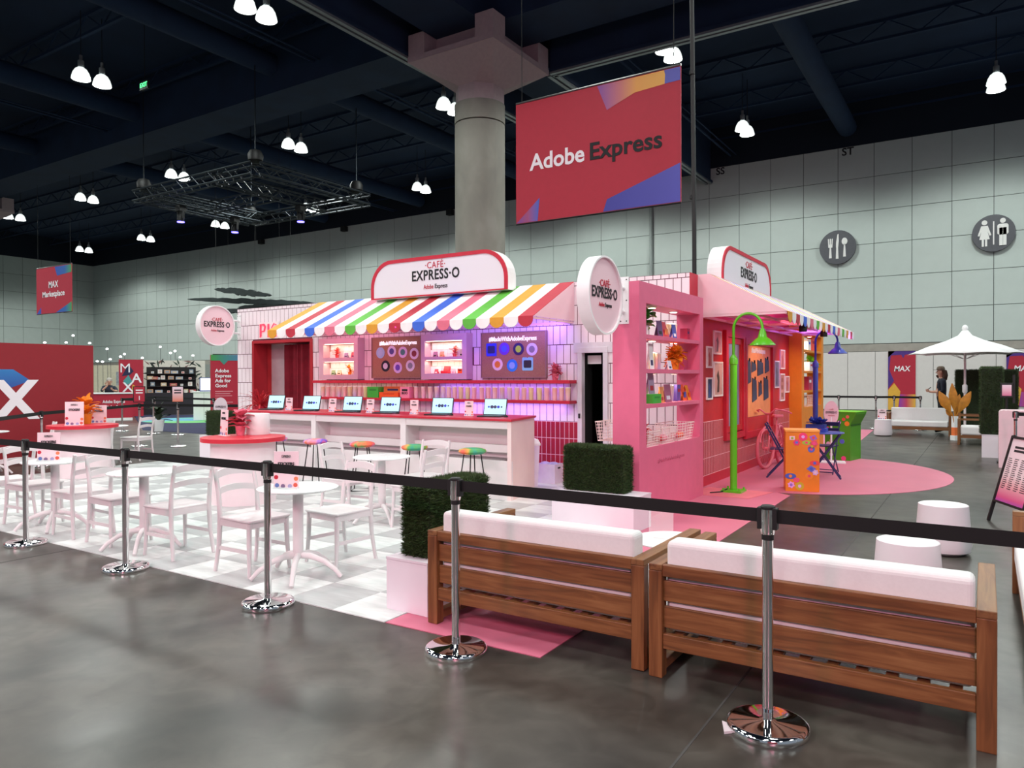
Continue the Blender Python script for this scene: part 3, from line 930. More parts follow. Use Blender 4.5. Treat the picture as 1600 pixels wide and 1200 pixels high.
cork('cork pin board with vivid stickers right of the display box', -6.94, -5.74, -6.34,
     [(-6.75, 2.05, '#2c3ce0', '#1c2468', 's'), (-6.50, 2.06, '#6a3ad0', '#4a60e8', 'r'), (-6.23, 2.05, '#2a1c5c', '#a8e040', 'r'), (-5.98, 2.04, '#dcdcec', '#8a8a90', 'r'),
      (-6.63, 1.81, '#e8dcdc', '#e08a30', 'r'), (-6.35, 1.79, '#2c90e8', '#8ab8f0', 'r'), (-6.06, 1.81, '#8adce8', '#2a2a34', 's')])

# ---- long red shelves, tumblers and packages
o = box('wall_shelf', RED, -10.75, 9.70, 1.505, -5.22, 9.928, 1.555, None, bevel=0.003); tag(o, 'upper long red wall shelf under the pin boards', 'shelf')
o = box('wall_shelf', RED, -10.70, 9.70, 1.20, -5.22, 9.928, 1.245, None, bevel=0.003); tag(o, 'lower long red wall shelf holding the tumblers', 'shelf')
cupcols = [('#f0c8a0', '#f0d0dc'), ('#f0bcae', '#f0bccc'), ('#f0cdb0', '#f0c4d0'), ('#f0c8a0', '#c8c4ec'), ('#f0b8a8', '#f0c4cc'), ('#f0d4a0', '#dcd8a4'), ('#f0d4b8', '#ccc8f0'), ('#f0c0b4', '#ecc0cc'), ('#f0e0a0', '#d0d8a0'), ('#ecd4c0', '#ecc4c4')]
CUPM = [grad_mat('tumbler_ombre_%d' % i, [(0.0, b_), (1.0, a_)], 'Z', 0.0, 0.2, 0.3) for i, (a_, b_) in enumerate(cupcols)]
cupme = []
for m in CUPM:
    cupme.append(MB().lathe([(0.030, 0.0), (0.034, 0.01), (0.042, 0.185), (0.043, 0.19)], 14).mesh('cup_body', m, 40))
lidme = MB().lathe([(0.044, 0.19), (0.044, 0.203), (0.038, 0.206)], 14).mesh('lid', mat('clear_white_lid', '#f4f2f2', 0.2, var=0), 40)
def tumbler(label, x, y, z, k, grp):
    t = thing('tumbler', label, 'cup', (x, y, z), 0, grp)
    link('cup_body', cupme[k % len(cupme)], t)
    link('lid', lidme, t)
    return t
left = [-10.57, -10.43, -10.28, -10.13, -9.99, -9.86, -9.73, -9.60, -9.46]
right = [-8.27, -8.11, -7.96, -7.82, -7.68, -7.56, -7.44, -7.31, -7.17, -7.04, -6.89, -6.76, -6.63, -6.49, -6.35, -6.21, -6.08, -5.95, -5.80, -5.67, -5.53, -5.41, -5.30]
for i, x in enumerate(left):
    tumbler('pastel ombre tumbler, %s from the photo booth end of the lower shelf' % ORD[i], x, 9.80, 1.245, i, 'tumblers left of the boxes')
for i, x in enumerate(right):
    tumbler('pastel ombre tumbler, %s right of the pink package on the lower shelf' % ORD[i], x, 9.80, 1.245, i * 3 + 4, 'tumblers right of the boxes')
def package(name, label, cat, x0, y0, z0, x1, y1, z1, m, letters=None, face=FACE_FRONT, ink=INK, size=0.05):
    t = thing(name, label, cat, ((x0 + x1) / 2, (y0 + y1) / 2, z0))
    w, d, h = (x1 - x0) / 2, (y1 - y0) / 2, z1 - z0
    box('carton', m, -w, -d, 0, w, d, h, t, bevel=0.003)
    if face == FACE_FRONT:
        box('printed_panel', ink, -w * 0.6, -d - 0.001, h * 0.62, w * 0.6, -d, h * 0.8, t)
        box('carton_flap', m, -w, -d - 0.0015, h * 0.93, w, -d, h, t)
    else:
        box('printed_panel', ink, w, -d * 0.6, h * 0.55, w + 0.001, d * 0.6, h * 0.75, t)
        box('carton_flap', m, w, -d, h * 0.93, w + 0.0015, d, h, t)
    if letters:
        text(letters, size, ink, t, (0, -d - 0.004, h * 0.45), bold=0.02)
    return t
PG, PO, POD, PP = mat('package_green', '#3fae3a', 0.4), mat('package_orange', '#ee5a20', 0.4), mat('package_dull_orange', '#d8743a', 0.5), mat('package_pink', '#f08aa0', 0.4)
package('gift_box', 'bright green box on the lower red shelf', 'box', -9.35, 9.72, 1.245, -9.08, 9.86, 1.44, PG, ink=mat('package_green_dark', '#2c8a30'))
package('gift_box', 'vivid orange flat box on the lower red shelf', 'box', -9.06, 9.72, 1.245, -8.62, 9.80, 1.345, PO, ink=mat('package_orange_dark', '#c84818'))
package('gift_box', 'dull orange box behind the vivid orange flat box', 'box', -9.04, 9.82, 1.245, -8.62, 9.91, 1.445, POD, ink=NAVY)
package('gift_box', 'pink lettered package at the right of the orange boxes', 'box', -8.57, 9.72, 1.245, -8.36, 9.84, 1.44, PP, 'BOO', ink=INK, size=0.06)

# ---- generic leafy plants
def leaves(b, c, n, length, width, rng, tilt=(0.2, 1.2), bend=0.35):
    for i in range(n):
        a = 2 * pi * (i * 0.618 + rng.random() * 0.1)
        t = tilt[0] + (tilt[1] - tilt[0]) * rng.random()
        L = length * (0.7 + 0.5 * rng.random())
        w = width * (0.7 + 0.5 * rng.random())
        d = Vector((cos(a) * sin(t), sin(a) * sin(t), cos(t)))
        s = Vector((-sin(a), cos(a), 0))
        nrm = d.cross(s)
        p0 = Vector(c)
        pts, prev = [], None
        rows = []
        for k in range(5):
            u = k / 4
            ctr = p0 + d * L * u + Vector((0, 0, -bend * L * u * u)) + Vector((0, 0, 0))
            ww = w * sin(pi * min(0.98, 0.08 + 0.92 * u)) * 0.5
            rows.append((ctr - s * ww, ctr + nrm * (-0.15 * w), ctr + s * ww))
        vs = [v for r in rows for v in r]
        fs = []
        for k in range(4):
            fs += [(3 * k, 3 * k + 1, 3 * k + 4, 3 * k + 3), (3 * k + 1, 3 * k + 2, 3 * k + 5, 3 * k + 4)]
        b.add(vs, fs)
    return b
def potted(name, label, loc, pot_r, pot_h, potm, leafm, n, L, w, seed, tilt=(0.2, 1.2), bend=0.35, cat='plant', clusters=3):
    t = thing(name, label, cat, loc)
    MB().lathe([(pot_r * 0.75, 0), (pot_r, pot_h * 0.9), (pot_r * 1.06, pot_h * 0.92), (pot_r * 1.06, pot_h), (pot_r * 0.9, pot_h), (pot_r * 0.85, pot_h * 0.85), (0.001, pot_h * 0.85)], 18).build('pot', potm, t, smooth=40)
    rng = random.Random(seed)
    for k in range(clusters):
        zc = pot_h * 0.85 + (k + 0.2) * L * 0.35
        leaves(MB(), (0.02 * rng.uniform(-1, 1), 0.02 * rng.uniform(-1, 1), zc), n // clusters, L, w, rng, tilt, bend).build('leaf_cluster', leafm, t, smooth=60)
    MB().cyl((0, 0, pot_h * 0.8), (0, 0, pot_h + L * 0.35 * clusters), 0.006, n=6).build('stem', leafm, t)
    return t
LCORAL = mat('leaf_coral_red', '#e0504a', 0.6, var=0.15, scale=20)
LORANGE = mat('leaf_orange', '#ee8a18', 0.6, var=0.2, scale=20)
LPINK = mat('leaf_pink', '#d8687e', 0.6, var=0.2, scale=20)
LGREEN = mat('leaf_fresh_green', '#3c8a2c', 0.5, var=0.3, scale=20)
LLIME = mat('leaf_lime', '#9adf20', 0.5, var=0.2, scale=20)
LRED = mat('leaf_crimson', '#c8303a', 0.6, var=0.2, scale=20)
LGOLD = mat('leaf_gold', '#b8761c', 0.55, var=0.2, scale=10)
LBLUE = mat('leaf_blue', '#2f44a8', 0.6, var=0.2, scale=20)
def card(label, loc, w, h, m, rotz=0.0, cat='card', ink=INK):
    t = thing('display_card', label, cat, loc, rotz)
    MB().prism([(-0.02, 0.0), (-0.012, 0.0), (0.012, h), (0.004, h)], -w / 2, w / 2, 'x').build('card_front', m, t)
    MB().prism([(0.05, 0.0), (0.056, 0.0), (0.012, h), (0.006, h)], -w * 0.25, w * 0.25, 'x').build('card_strut', m, t)
    MB().prism([(-0.0165, h * 0.15), (-0.0145, h * 0.15), (-0.003, h * 0.62), (-0.005, h * 0.62)], -w * 0.3, w * 0.3, 'x').build('printed_picture', ink, t)
    return t
Z1u, Z1l, Z2u, Z2l = 1.975, 1.66, 1.95, 1.67
potted('potted_plant', 'coral red potted plant in the upper lit niche near the photo booth', (-10.23, 9.84, Z1u), 0.035, 0.055, LCORAL, LCORAL, 15, 0.11, 0.05, 3)
card('small lilac card in the upper niche near the photo booth', (-9.98, 9.83, Z1u), 0.09, 0.09, mat('card_lilac', '#9a86b0'))
card('small red card at the right end of the upper niche near the photo booth', (-9.80, 9.83, Z1u), 0.09, 0.10, mat('card_red', '#d0485a'), ink=NAVY)
card('small green card in the lower niche near the photo booth', (-10.32, 9.83, Z1l), 0.09, 0.085, mat('card_green', '#88a878'))
card('small cream card with dark print in the lower niche near the photo booth', (-10.16, 9.83, Z1l), 0.10, 0.085, mat('card_cream', '#e8c0a0'))
potted('potted_plant', 'orange potted plant in the lower lit niche near the photo booth', (-9.90, 9.84, Z1l), 0.035, 0.05, LORANGE, LORANGE, 15, 0.10, 0.05, 5)
card('small violet card in the upper niche between the pin boards', (-7.87, 9.83, Z2u), 0.085, 0.09, mat('card_violet', '#a8709a'))
card('small coral card in the upper niche between the pin boards', (-7.73, 9.83, Z2u), 0.08, 0.09, mat('card_coral', '#e89880'), ink=mat('card_gold', '#b08a40'))
potted('potted_plant', 'coral red potted plant in the upper niche between the pin boards', (-7.47, 9.84, Z2u), 0.035, 0.05, LCORAL, LCORAL, 15, 0.11, 0.05, 8)
card('small tall grey card at the right of the upper niche between the pin boards', (-7.32, 9.83, Z2u), 0.06, 0.12, mat('card_grey', '#b8a098'))
card('small red striped card in the lower niche between the pin boards', (-7.85, 9.83, Z2l), 0.075, 0.075, mat('card_red'), ink=WHITEINK)
o = thing('mini_seat', 'red padded toy seat in the lower niche between the pin boards', 'toy', (-7.66, 9.84, Z2l))
TOYR = mat('toy_red', '#e02838', 0.5)
box('seat', TOYR, -0.075, -0.05, 0, 0.075, 0.05, 0.045, o, bevel=0.01)
MB().prism([(0.01, 0.045), (0.05, 0.045), (0.06, 0.115), (0.04, 0.125)], -0.065, 0.065, 'x').build('backrest', TOYR, o, bevel=0.008)
card('small pale floral card in the lower niche between the pin boards', (-7.49, 9.83, Z2l), 0.085, 0.075, mat('card_floral', '#e0b0b8'), ink=mat('card_mauve', '#a05878'))
o = package('gift_box', 'small orange box at the right of the lower niche between the pin boards', 'box', -7.38, 9.80, Z2l, -7.28, 9.88, Z2l + 0.075, mat('package_orange'))
potted('potted_plant', 'bushy pink potted plant at the right end of the upper red shelf', (-5.52, 9.80, 1.555), 0.055, 0.10, LPINK, LPINK, 60, 0.12, 0.07, 12, (0.2, 1.9), 0.2)

# ---- top sign of the front
def arch_sign(label, w, zb, h, r, depth, loc, rotz):
    """Sign with rounded top corners; local x along the face, faces local -y."""
    t = thing('roof_sign', label, 'sign', loc, rotz)
    out = rrect(0, zb, w, zb + h, r, 10, (0, 0, 1, 1))
    inn = rrect(0.06, zb + 0.02, w - 0.06, zb + h - 0.06, r - 0.05, 10, (0, 0, 1, 1))
    MB().prism(out, 0.012, depth, 'y').build('sign_case', WHITE, t)
    MB().ring(out, inn, -0.012, 0.012, 'y').build('red_border', RED, t)
    MB().prism(inn, 0.0, 0.012, 'y').build('sign_face', mat('sign_face_white', '#e2dee6', 0.35, var=0.0), t)
    cx = w / 2
    text('\u00b7CAF\u00c9\u00b7', 0.155, REDINK, t, (cx, -0.004, zb + 0.50), width=0.40 * w / 2.87 + 0.02, spacing=1.1)
    text('EXPRESS\u00b7O', 0.235, INK, t, (cx, -0.004, zb + 0.335), bold=0.022, width=1.0, spacing=1.08)
    text('Adobe', 0.105, REDINK, t, (cx - 0.14, -0.004, zb + 0.145), bold=0.01, width=0.21)
    text('Express', 0.105, INK, t, (cx + 0.125, -0.004, zb + 0.145), bold=0.01, width=0.26)
    return t
arch_sign('wide white cafe roof sign with red border above the striped front awning', 2.87, 2.97, 0.66, 0.46, 0.24, (-9.12, 9.60, 0.0), 0.0)
arch_sign('white cafe roof sign seen edge-on above the side awning', 3.05, 3.00, 0.68, 0.46, 0.24, (-3.42, 11.32, 0.0), pi / 2)

# ---- striped awnings
def awning(label, n, order, P0, P1, w, side_y):
    """P0(u): wall edge, P1(u): front edge for stripe position u in metres; all local to the world."""
    t = thing('striped_awning', label, 'awning')
    cols = []
    for i in range(n):
        c = order[i % len(order)]
        u0, u1 = i * w, (i + 1) * w
        a0, a1, b0, b1 = Vector(P0(u0)), Vector(P0(u1)), Vector(P1(u0)), Vector(P1(u1))
        nrm = (a1 - a0).cross(b0 - a0).normalized() * 0.008
        s = MB().add([a0, a1, b1, b0, a0 + nrm, a1 + nrm, b1 + nrm, b0 + nrm], [(0, 1, 2, 3), (4, 5, 6, 7), (0, 1, 5, 4), (1, 2, 6, 5), (2, 3, 7, 6), (3, 0, 4, 7)]).build('stripe', STRIPE[c], t)
        e = (b1 - b0)
        ev = e.normalized()
        pts = [b0, b1]
        ctr = (b0 + b1) / 2 + Vector((0, 0, -0.045))
        prof = [ctr + ev * (w / 2 * cos(a)) + Vector((0, 0, -0.105 * sin(a))) for a in [pi * k / 12 for k in range(13)]]
        ring = [b0] + [b1] + prof
        th = Vector((ev.y, -ev.x, 0)) * 0.008
        m = len(ring)
        MB().add([p for p in ring] + [p + th for p in ring], [tuple(range(m)), tuple(range(2 * m - 1, m - 1, -1))] + [(k, (k + 1) % m, m + (k + 1) % m, m + k) for k in range(m)]).build('scallop', STRIPE[c], t)
    return t
ORDER = ['orange', 'white', 'red', 'white', 'blue', 'white', 'pink', 'white', 'green', 'white']
AX0, AW = -10.80, 5.54 / 23
aw = awning('striped scalloped awning over the tiled cafe front', 23, ORDER, lambda u: (AX0 + u, 9.92, 3.05), lambda u: (AX0 + u, 8.72, 2.455), AW, None)
for x in (-5.262, -10.806):
    MB().prism([(9.925, 3.045), (8.73, 2.45), (9.925, 2.45)], x, x + 0.008, 'x').build('side_panel', PALEPINK, aw)
b = MB().bar((AX0, 8.74, 2.43), (-5.27, 8.74, 2.43), 0.03, 0.03).bar((AX0, 9.90, 2.43), (-5.27, 9.90, 2.43), 0.03, 0.03)
for k in range(6):
    x = AX0 + 5.52 * k / 5
    b.bar((x, 8.74, 2.43), (x, 9.9, 2.43), 0.03, 0.03)
b.build('awning_frame', PALEPINK, aw)
AY0, AY1 = 10.26, 16.10
ar = awning('striped scalloped awning over the red side wall, seen from its end', 24, ORDER, lambda u: (-3.28, AY0 + u, 3.05), lambda u: (-2.22, AY0 + u, 2.475), (AY1 - AY0) / 24, None)
MB().prism([(-3.45, 3.05), (-3.28, 3.05), (-2.215, 2.475), (-3.45, 2.475)], AY0 - 0.012, AY0 - 0.002, 'y').build('side_panel', PALEPINK, ar)
MB().prism([(-3.45, 3.05), (-3.28, 3.05), (-2.215, 2.475), (-3.45, 2.475)], AY1 + 0.002, AY1 + 0.012, 'y').build('side_panel', PALEPINK, ar)
box('awning_top', PALEPINK, -3.46, AY0, 3.04, -3.27, AY1, 3.055, ar)
b = MB()
for x in (-3.40, -3.05, -2.65, -2.25):
    b.bar((x, AY0, 2.46), (x, AY1, 2.46), 0.035, 0.035)
for k in range(6):
    y = AY0 + 0.01 + (AY1 - AY0 - 0.02) * k / 5
    b.bar((-3.42, y, 2.46), (-2.25, y, 2.46), 0.035, 0.035)
b.build('awning_frame', PALEPINK, ar)
for i, y in enumerate((11.45, 13.1)):
    t = thing('awning_spotlight', 'black spotlight behind the side awning scallops, %s one' % ('nearer' if i == 0 else 'farther'), 'spotlight', (-2.262, y, 2.31))
    MB().lathe([(0.055, -0.05), (0.06, 0.02), (0.03, 0.08)], 14).build('can', BLACK, t, smooth=40)
    MB().cyl((0, 0, 0.07), (0, 0, 0.145), 0.012, n=6).build('stem', BLACK, t)

# ---- round blade signs
def blade(label, x, yc, zc, wall_y):
    t = thing('blade_sign', label, 'sign', (x, yc, zc))
    R_ = 0.41
    b = MB()
    outer, inner = circle(0, 0, R_, n=48), circle(0, 0, R_ - 0.02, n=48)
    b.ring(outer, inner, -0.07, 0.07, 'x')
    b.build('rim', WHITE, t, smooth=40)
    MB().prism(circle(0, 0, R_ - 0.02, n=48), -0.045, 0.045, 'x').build('disc', mat('sign_disc_pink', '#eccbd3', 0.4, var=0.0), t)
    text('\u00b7CAF\u00c9\u00b7', 0.10, REDINK, t, (0.049, -0.0, 0.12), FACE_RIGHT, width=0.26)
    text('EXPRESS\u00b7O', 0.155, INK, t, (0.049, -0.0, 0.02), FACE_RIGHT, bold=0.022, width=0.60, spacing=1.08)
    text('Adobe', 0.06, REDINK, t, (0.049, -0.075, -0.10), FACE_RIGHT, bold=0.01, width=0.13)
    text('Express', 0.06, INK, t, (0.049, 0.085, -0.10), FACE_RIGHT, bold=0.01, width=0.16)
    y1 = wall_y - yc
    for z in (-0.13, 0.13):
        MB().cyl((0, R_ - 0.02, z), (0, y1, z), 0.022, n=8).build('bracket_arm', WHITE, t, smooth=40)
    box('bracket_plate', WHITE, -0.06, y1 - 0.012, -0.26, 0.06, y1, 0.26, t)
    for sx in (-0.035, 0.035):
        for z in (-0.23, 0.0, 0.23):
            MB().cyl((sx, y1 - 0.016, z), (sx, y1 - 0.010, z), 0.008, n=6).build('bolt', BLACK, t)
    return t
blade('round pink cafe blade sign bolted to the pink shelf tower', -3.38, 6.97, 2.45, 7.56)
blade('round pink cafe blade sign at the far left end of the tiled wall', -13.20, 9.36, 2.67, 9.93)
# ================================================================== OPEN SHELF TOWERS
def tower(label, m, y0, y1, h, oy0, oy1, oz0, oz1, shelves, lamp_y):
    t = thing('shelf_tower', label, 'shelf')
    x0, x1 = -3.52, -3.20
    box('base_panel', m, x0, y0, 0.005, x1, y1, oz0, t)
    box('top_beam', m, x0, y0, oz1, x1, y1, h, t)
    box('end_post', m, x0, y0, oz0, x1, oy0, oz1, t)
    box('end_post', m, x0, oy1, oz0, x1, y1, oz1, t)
    for z in shelves:
        box('shelf_board', m, x0 + 0.005, oy0, z - 0.045, x1 - 0.005, oy1, z, t)
    return t
tower('tall pink open shelf tower beside the tiled wall', PINK, 7.56, 9.74, 2.66, 7.76, 9.60, 0.80, 2.43, (2.08, 1.69, 1.29), None)
DL = mat('downlight_glow', (1.0, 0.85, 0.65, 1), emit=9.0)
def downlight(label, y, z, m_power=5, x=-3.34):
    t = thing('downlight', label, 'lamp', (x, y, z))
    MB().lathe([(0.05, -0.012), (0.055, 0.0)], 16).build('trim_ring', WHITE, t)
    MB().lathe([(0.001, -0.014), (0.042, -0.014)], 16, cap=False).build('lens', DL, t)
    light('shelf_downlight', 'SPOT', (x, y, z - 0.03), m_power, (1.0, 0.74, 0.48), aim=(x, y, 0), spot_size=radians(120), spot_blend=0.5, shadow_soft_size=0.03)
for i, (y, z) in enumerate(((8.28, 2.43), (9.0, 2.43), (8.28, 2.035), (9.0, 2.035), (8.28, 1.645), (9.0, 1.645))):
    downlight('small warm downlight, %s of two under the %s of the pink tower' % (('nearer', 'farther')[i % 2], ('top beam', 'upper shelf', 'middle shelf')[i // 2]), y, z, 11 if i < 4 else 7)
XS = -3.36
R90 = pi / 2
# top shelf z 2.08
potted('potted_plant', 'trailing green potted plant on the top shelf of the pink tower', (XS, 8.06, 2.08), 0.06, 0.12, WHITE, LGREEN, 24, 0.20, 0.22, 21, (0.2, 1.7), 0.5)
card('dark violet card leaning beside the green plant', (XS + 0.08, 8.36, 2.08), 0.16, 0.19, mat('card_dark_violet', '#5a3a6c'), R90)
def tent(label, loc, w, h, m1, m2, rotz):
    t = thing('tent_card', label, 'card', loc, rotz)
    MB().add([(-w / 2, -0.055, 0), (w / 2, -0.055, 0), (w / 2 * 0.7, 0, h), (-w / 2 * 0.7, 0, h), (-w / 2, -0.061, 0), (w / 2, -0.061, 0), (w / 2 * 0.7, -0.006, h), (-w / 2 * 0.7, -0.006, h)],
             [(0, 1, 2, 3), (4, 5, 6, 7), (0, 1, 5, 4), (1, 2, 6, 5), (2, 3, 7, 6), (3, 0, 4, 7)]).build('front_leaf', m1, t)
    MB().add([(-w / 2, 0.055, 0), (w / 2, 0.055, 0), (w / 2 * 0.7, 0, h), (-w / 2 * 0.7, 0, h), (-w / 2, 0.061, 0), (w / 2, 0.061, 0), (w / 2 * 0.7, 0.006, h), (-w / 2 * 0.7, 0.006, h)],
             [(0, 1, 2, 3), (4, 5, 6, 7), (0, 1, 5, 4), (1, 2, 6, 5), (2, 3, 7, 6), (3, 0, 4, 7)]).build('rear_leaf', m1, t)
    MB().box(-w * 0.22, -0.056, h * 0.2, w * 0.22, -0.050, h * 0.55).build('printed_picture', m2, t)
    return t
tent('red folded tent card on the top shelf of the pink tower', (XS, 8.66, 2.08), 0.20, 0.20, mat('card_scarlet', '#c8324a'), mat('card_orange', '#e08a50'), R90)
card('blue card with white emblem beside the red tent card', (XS + 0.06, 8.90, 2.08), 0.13, 0.18, mat('card_blue', '#3a58b8'), R90, ink=WHITEINK)
for i in range(3):
    tumbler('cream ombre tumbler on the top pink shelf, %s of three' % ORD[i], XS - 0.05, 9.02 + 0.09 * i, 2.08, (8, 6, 9)[i], 'tumblers on the top pink shelf')
package('gift_box', 'small crimson box at the far end of the top pink shelf', 'box', XS - 0.05, 9.42, 2.08, XS + 0.05, 9.52, 2.24, mat('package_crimson', '#b02a50'), face=FACE_RIGHT, ink=NAVY)
# second shelf z 1.69
card('white card with blue prints at the near end of the second pink shelf', (XS + 0.06, 8.14, 1.69), 0.12, 0.30, WHITE, R90, ink=NAVY)
for i in range(3):
    tumbler('tall pastel tumbler on the second pink shelf, %s of three' % ORD[i], XS - 0.02, 8.36 + 0.10 * i, 1.69, (8, 4, 6)[i], 'tumblers on the second pink shelf')
card('small navy and white card before the orange flowers', (XS + 0.09, 8.66, 1.69), 0.12, 0.11, mat('card_pale', '#d8d0e0'), R90, ink=NAVY)
potted('potted_plant', 'large bushy orange flower pot on the second pink shelf', (XS + 0.05, 8.93, 1.69), 0.07, 0.13, LORANGE, LORANGE, 110, 0.14, 0.09, 25, (0.1, 1.9), 0.25)
package('gift_box', 'hot red box behind the orange flowers', 'box', XS - 0.10, 9.10, 1.69, XS - 0.02, 9.34, 1.94, mat('package_hot_red', '#f0402c'), face=FACE_RIGHT, ink=mat('package_hot_pink', '#f05a7a'))
package('gift_box', 'dull rose box with gold print at the far end of the second pink shelf', 'box', XS - 0.08, 9.42, 1.69, XS + 0.0, 9.58, 1.94, mat('package_rose', '#c04a70'), face=FACE_RIGHT, ink=mat('package_gold', '#d89a40'))
# third shelf z 1.29
t = card('tall lilac package lettered in red at the near end of the third pink shelf', (XS + 0.05, 8.16, 1.40), 0.17, 0.27, mat('card_mauve_grey', '#a890b0'), R90, ink=REDINK)
package('gift_box', 'bright green box under the lilac package on the third pink shelf', 'box', XS - 0.02, 8.06, 1.29, XS + 0.12, 8.32, 1.40, mat('package_green'), face=FACE_RIGHT, ink=mat('package_green_dark'))
card('orange and red card on the third pink shelf', (XS + 0.08, 8.42, 1.29), 0.12, 0.19, mat('card_orange'), R90, ink=REDINK)
card('large mauve card on the third pink shelf', (XS + 0.08, 8.62, 1.29), 0.20, 0.22, mat('card_mauve'), R90, ink=mat('card_pale'))
for i in range(3):
    tumbler('cream tumbler on the third pink shelf, %s of three' % ORD[i], XS - 0.02, 8.82 + 0.09 * i, 1.29, (8, 9, 6)[i], 'tumblers on the third pink shelf')
package('gift_box', 'violet printed box in the middle of the third pink shelf', 'box', XS - 0.06, 9.07, 1.29, XS + 0.04, 9.20, 1.50, mat('package_violet', '#6a58b0'), face=FACE_RIGHT, ink=REDINK)
tent('orange folded tent card on the third pink shelf', (XS, 9.32, 1.29), 0.14, 0.21, PO, mat('card_blue'), R90)
tent('yellow orange folded tent card at the far end of the third pink shelf', (XS, 9.50, 1.29), 0.12, 0.20, mat('card_amber', '#f09a28'), PO, R90)
# wire baskets
WIRE = mat('cream_wire', '#f0dcd8', 0.4)
def basket(label, loc, w, d, h, rotz=0.0, fill=LRED, m=WIRE):
    t = thing('wire_basket', label, 'basket', loc, rotz)
    b = MB()
    for z in [h * k / 6 for k in range(7)]:
        s = 0.86 + 0.14 * z / h
        p = [(-w / 2 * s, -d / 2 * s, z), (w / 2 * s, -d / 2 * s, z), (w / 2 * s, d / 2 * s, z), (-w / 2 * s, d / 2 * s, z)]
        b.tube(p, 0.0035 if 0 < z < h else 0.006, 5, closed=True)
    b.build('hoop_wires', m, t)
    b = MB()
    for k in range(9):
        u = -0.5 + k / 8
        for sgn in (-1, 1):
            b.cyl((u * w * 0.86, sgn * d / 2 * 0.86, 0), (u * w, sgn * d / 2, h), 0.003, n=4)
            b.cyl((sgn * w / 2 * 0.86, u * d * 0.86, 0), (sgn * w / 2, u * d, h), 0.003, n=4)
        b.cyl((u * w * 0.86, -d / 2 * 0.86, 0), (u * w * 0.86, d / 2 * 0.86, 0), 0.003, n=4)
    b.build('upright_wires', m, t)
    return t
basket('small cream wire basket at the near end of the pink tower', (XS + 0.0, 8.02, 0.80), 0.30, 0.40, 0.17)
basket('middle cream wire basket in the pink tower', (XS + 0.0, 8.52, 0.80), 0.30, 0.46, 0.19)
basket('far cream wire basket in the pink tower', (XS + 0.0, 9.10, 0.80), 0.30, 0.60, 0.21)
for i, (y, m) in enumerate(((8.45, LRED), (8.62, PP), (8.98, LPINK), (9.2, PO))):
    o = MB().sphere((0, 0, 0), 0.06, 10, 6, 0.7).build('rolled_shirt', m, None, smooth=60)
    tag(o, '%s rolled shirt in the wire baskets of the pink tower' % ('crimson', 'light pink', 'dusty pink', 'orange')[i], 'shirt')
    o.scale = (1, 1.6, 1)
    o.location = (XS + 0.02, y, 0.85)
potted('potted_plant', 'small red flower in the near wire basket of the pink tower', (XS + 0.02, 8.02, 0.81), 0.05, 0.10, LRED, LCORAL, 30, 0.11, 0.07, 29, (0.1, 1.6), 0.2)
# basket hanging on the left side of the tower near the door
t = basket('cream wire rack on the door side of the pink tower', (-3.68, 7.95, 0.86), 0.30, 0.40, 0.22)
MB().box(0.13, -0.2, 0.1, 0.158, 0.2, 0.13).build('hook_bar', WIRE, t)
text('#MadeWithAdobeExpress', 0.07, mat('raised_pink_letters', '#c8607e', 0.5, var=0), bpy.data.objects['shelf_tower'], (-3.198, 8.55, 0.62), FACE_RIGHT, width=0.9)

# ================================================================== RED SIDE WALL
ws = thing('wall_side', None, None)
struct(ws, 'red cafe side wall with a tiled wainscot and posters')
box('wall_core', DEEPRED, -3.60, 10.25, 0.0, -3.45, 16.05, 3.05, ws)
box('base_board', RED, -3.45, 10.25, 0.0, -3.438, 16.05, 0.15, ws)
box('wainscot_grout', WGROUT, -3.45, 10.25, 0.15, -3.444, 16.05, 0.94, ws)
b = MB()
DROSE = mat('rose_red_tile', '#b23a44', 0.35, var=0.05)
for j, (z0, z1) in enumerate(((0.158, 0.40), (0.408, 0.66), (0.668, 0.935))):
    for i in range(77):
        y = 10.255 + 0.075 * i
        b.box(-3.444, y, z0, -3.4425, y + 0.060, z1)
tag(b.build('wainscot_tiles', DROSE, ws), kind='stuff')
# tall window and the orange poster board in one red case
GLASSB = ramp_mat('window_film_blue_grey', [(0.3, '#6a7aa8'), (0.5, '#7e88ae'), (0.7, '#a0a4b8')], 1.0, 0.25, 0.6, (1, 1, 0.4))
wn = thing('window_1', None, None)
struct(wn, 'tall narrow window with blue grey film in a red frame')
def frame_x(name, m, y0, y1, z0, z1, w, d0, d1, parent):
    return MB().ring([(y0, z0), (y1, z0), (y1, z1), (y0, z1)], [(y0 + w, z0 + w), (y1 - w, z0 + w), (y1 - w, z1 - w), (y0 + w, z1 - w)], d0, d1, 'x').build(name, m, parent)
frame_x('window_frame', RED, 11.45, 12.52, 0.60, 2.33, 0.10, -3.45, -3.39, wn)
frame_x('inner_frame', DEEPRED, 11.56, 12.42, 0.72, 2.22, 0.09, -3.448, -3.415, wn)
box('window_pane', GLASSB, -3.449, 11.65, 0.81, -3.440, 12.33, 2.13, wn)
pb = thing('poster_board', 'orange poster board with hanging dark cards in a red case', 'poster board')
frame_x('case_frame', RED, 12.54, 14.52, 0.55, 2.26, 0.11, -3.45, -3.385, pb)
box('orange_board', mat('board_orange', '#ea9a62', 0.6, var=0.06), -3.449, 12.65, 0.90, -3.436, 14.41, 2.16, pb)
box('lower_panel', DEEPRED, -3.449, 12.65, 0.66, -3.42, 14.41, 0.89, pb)
text('#MadeWithAdobeExpress', 0.13, WHITEINK, pb, (-3.433, 13.54, 2.06), FACE_RIGHT, bold=0.03, width=0.95)
CARDD = mat('dark_slate_card', '#3a4660', 0.5, var=0.2, scale=6)
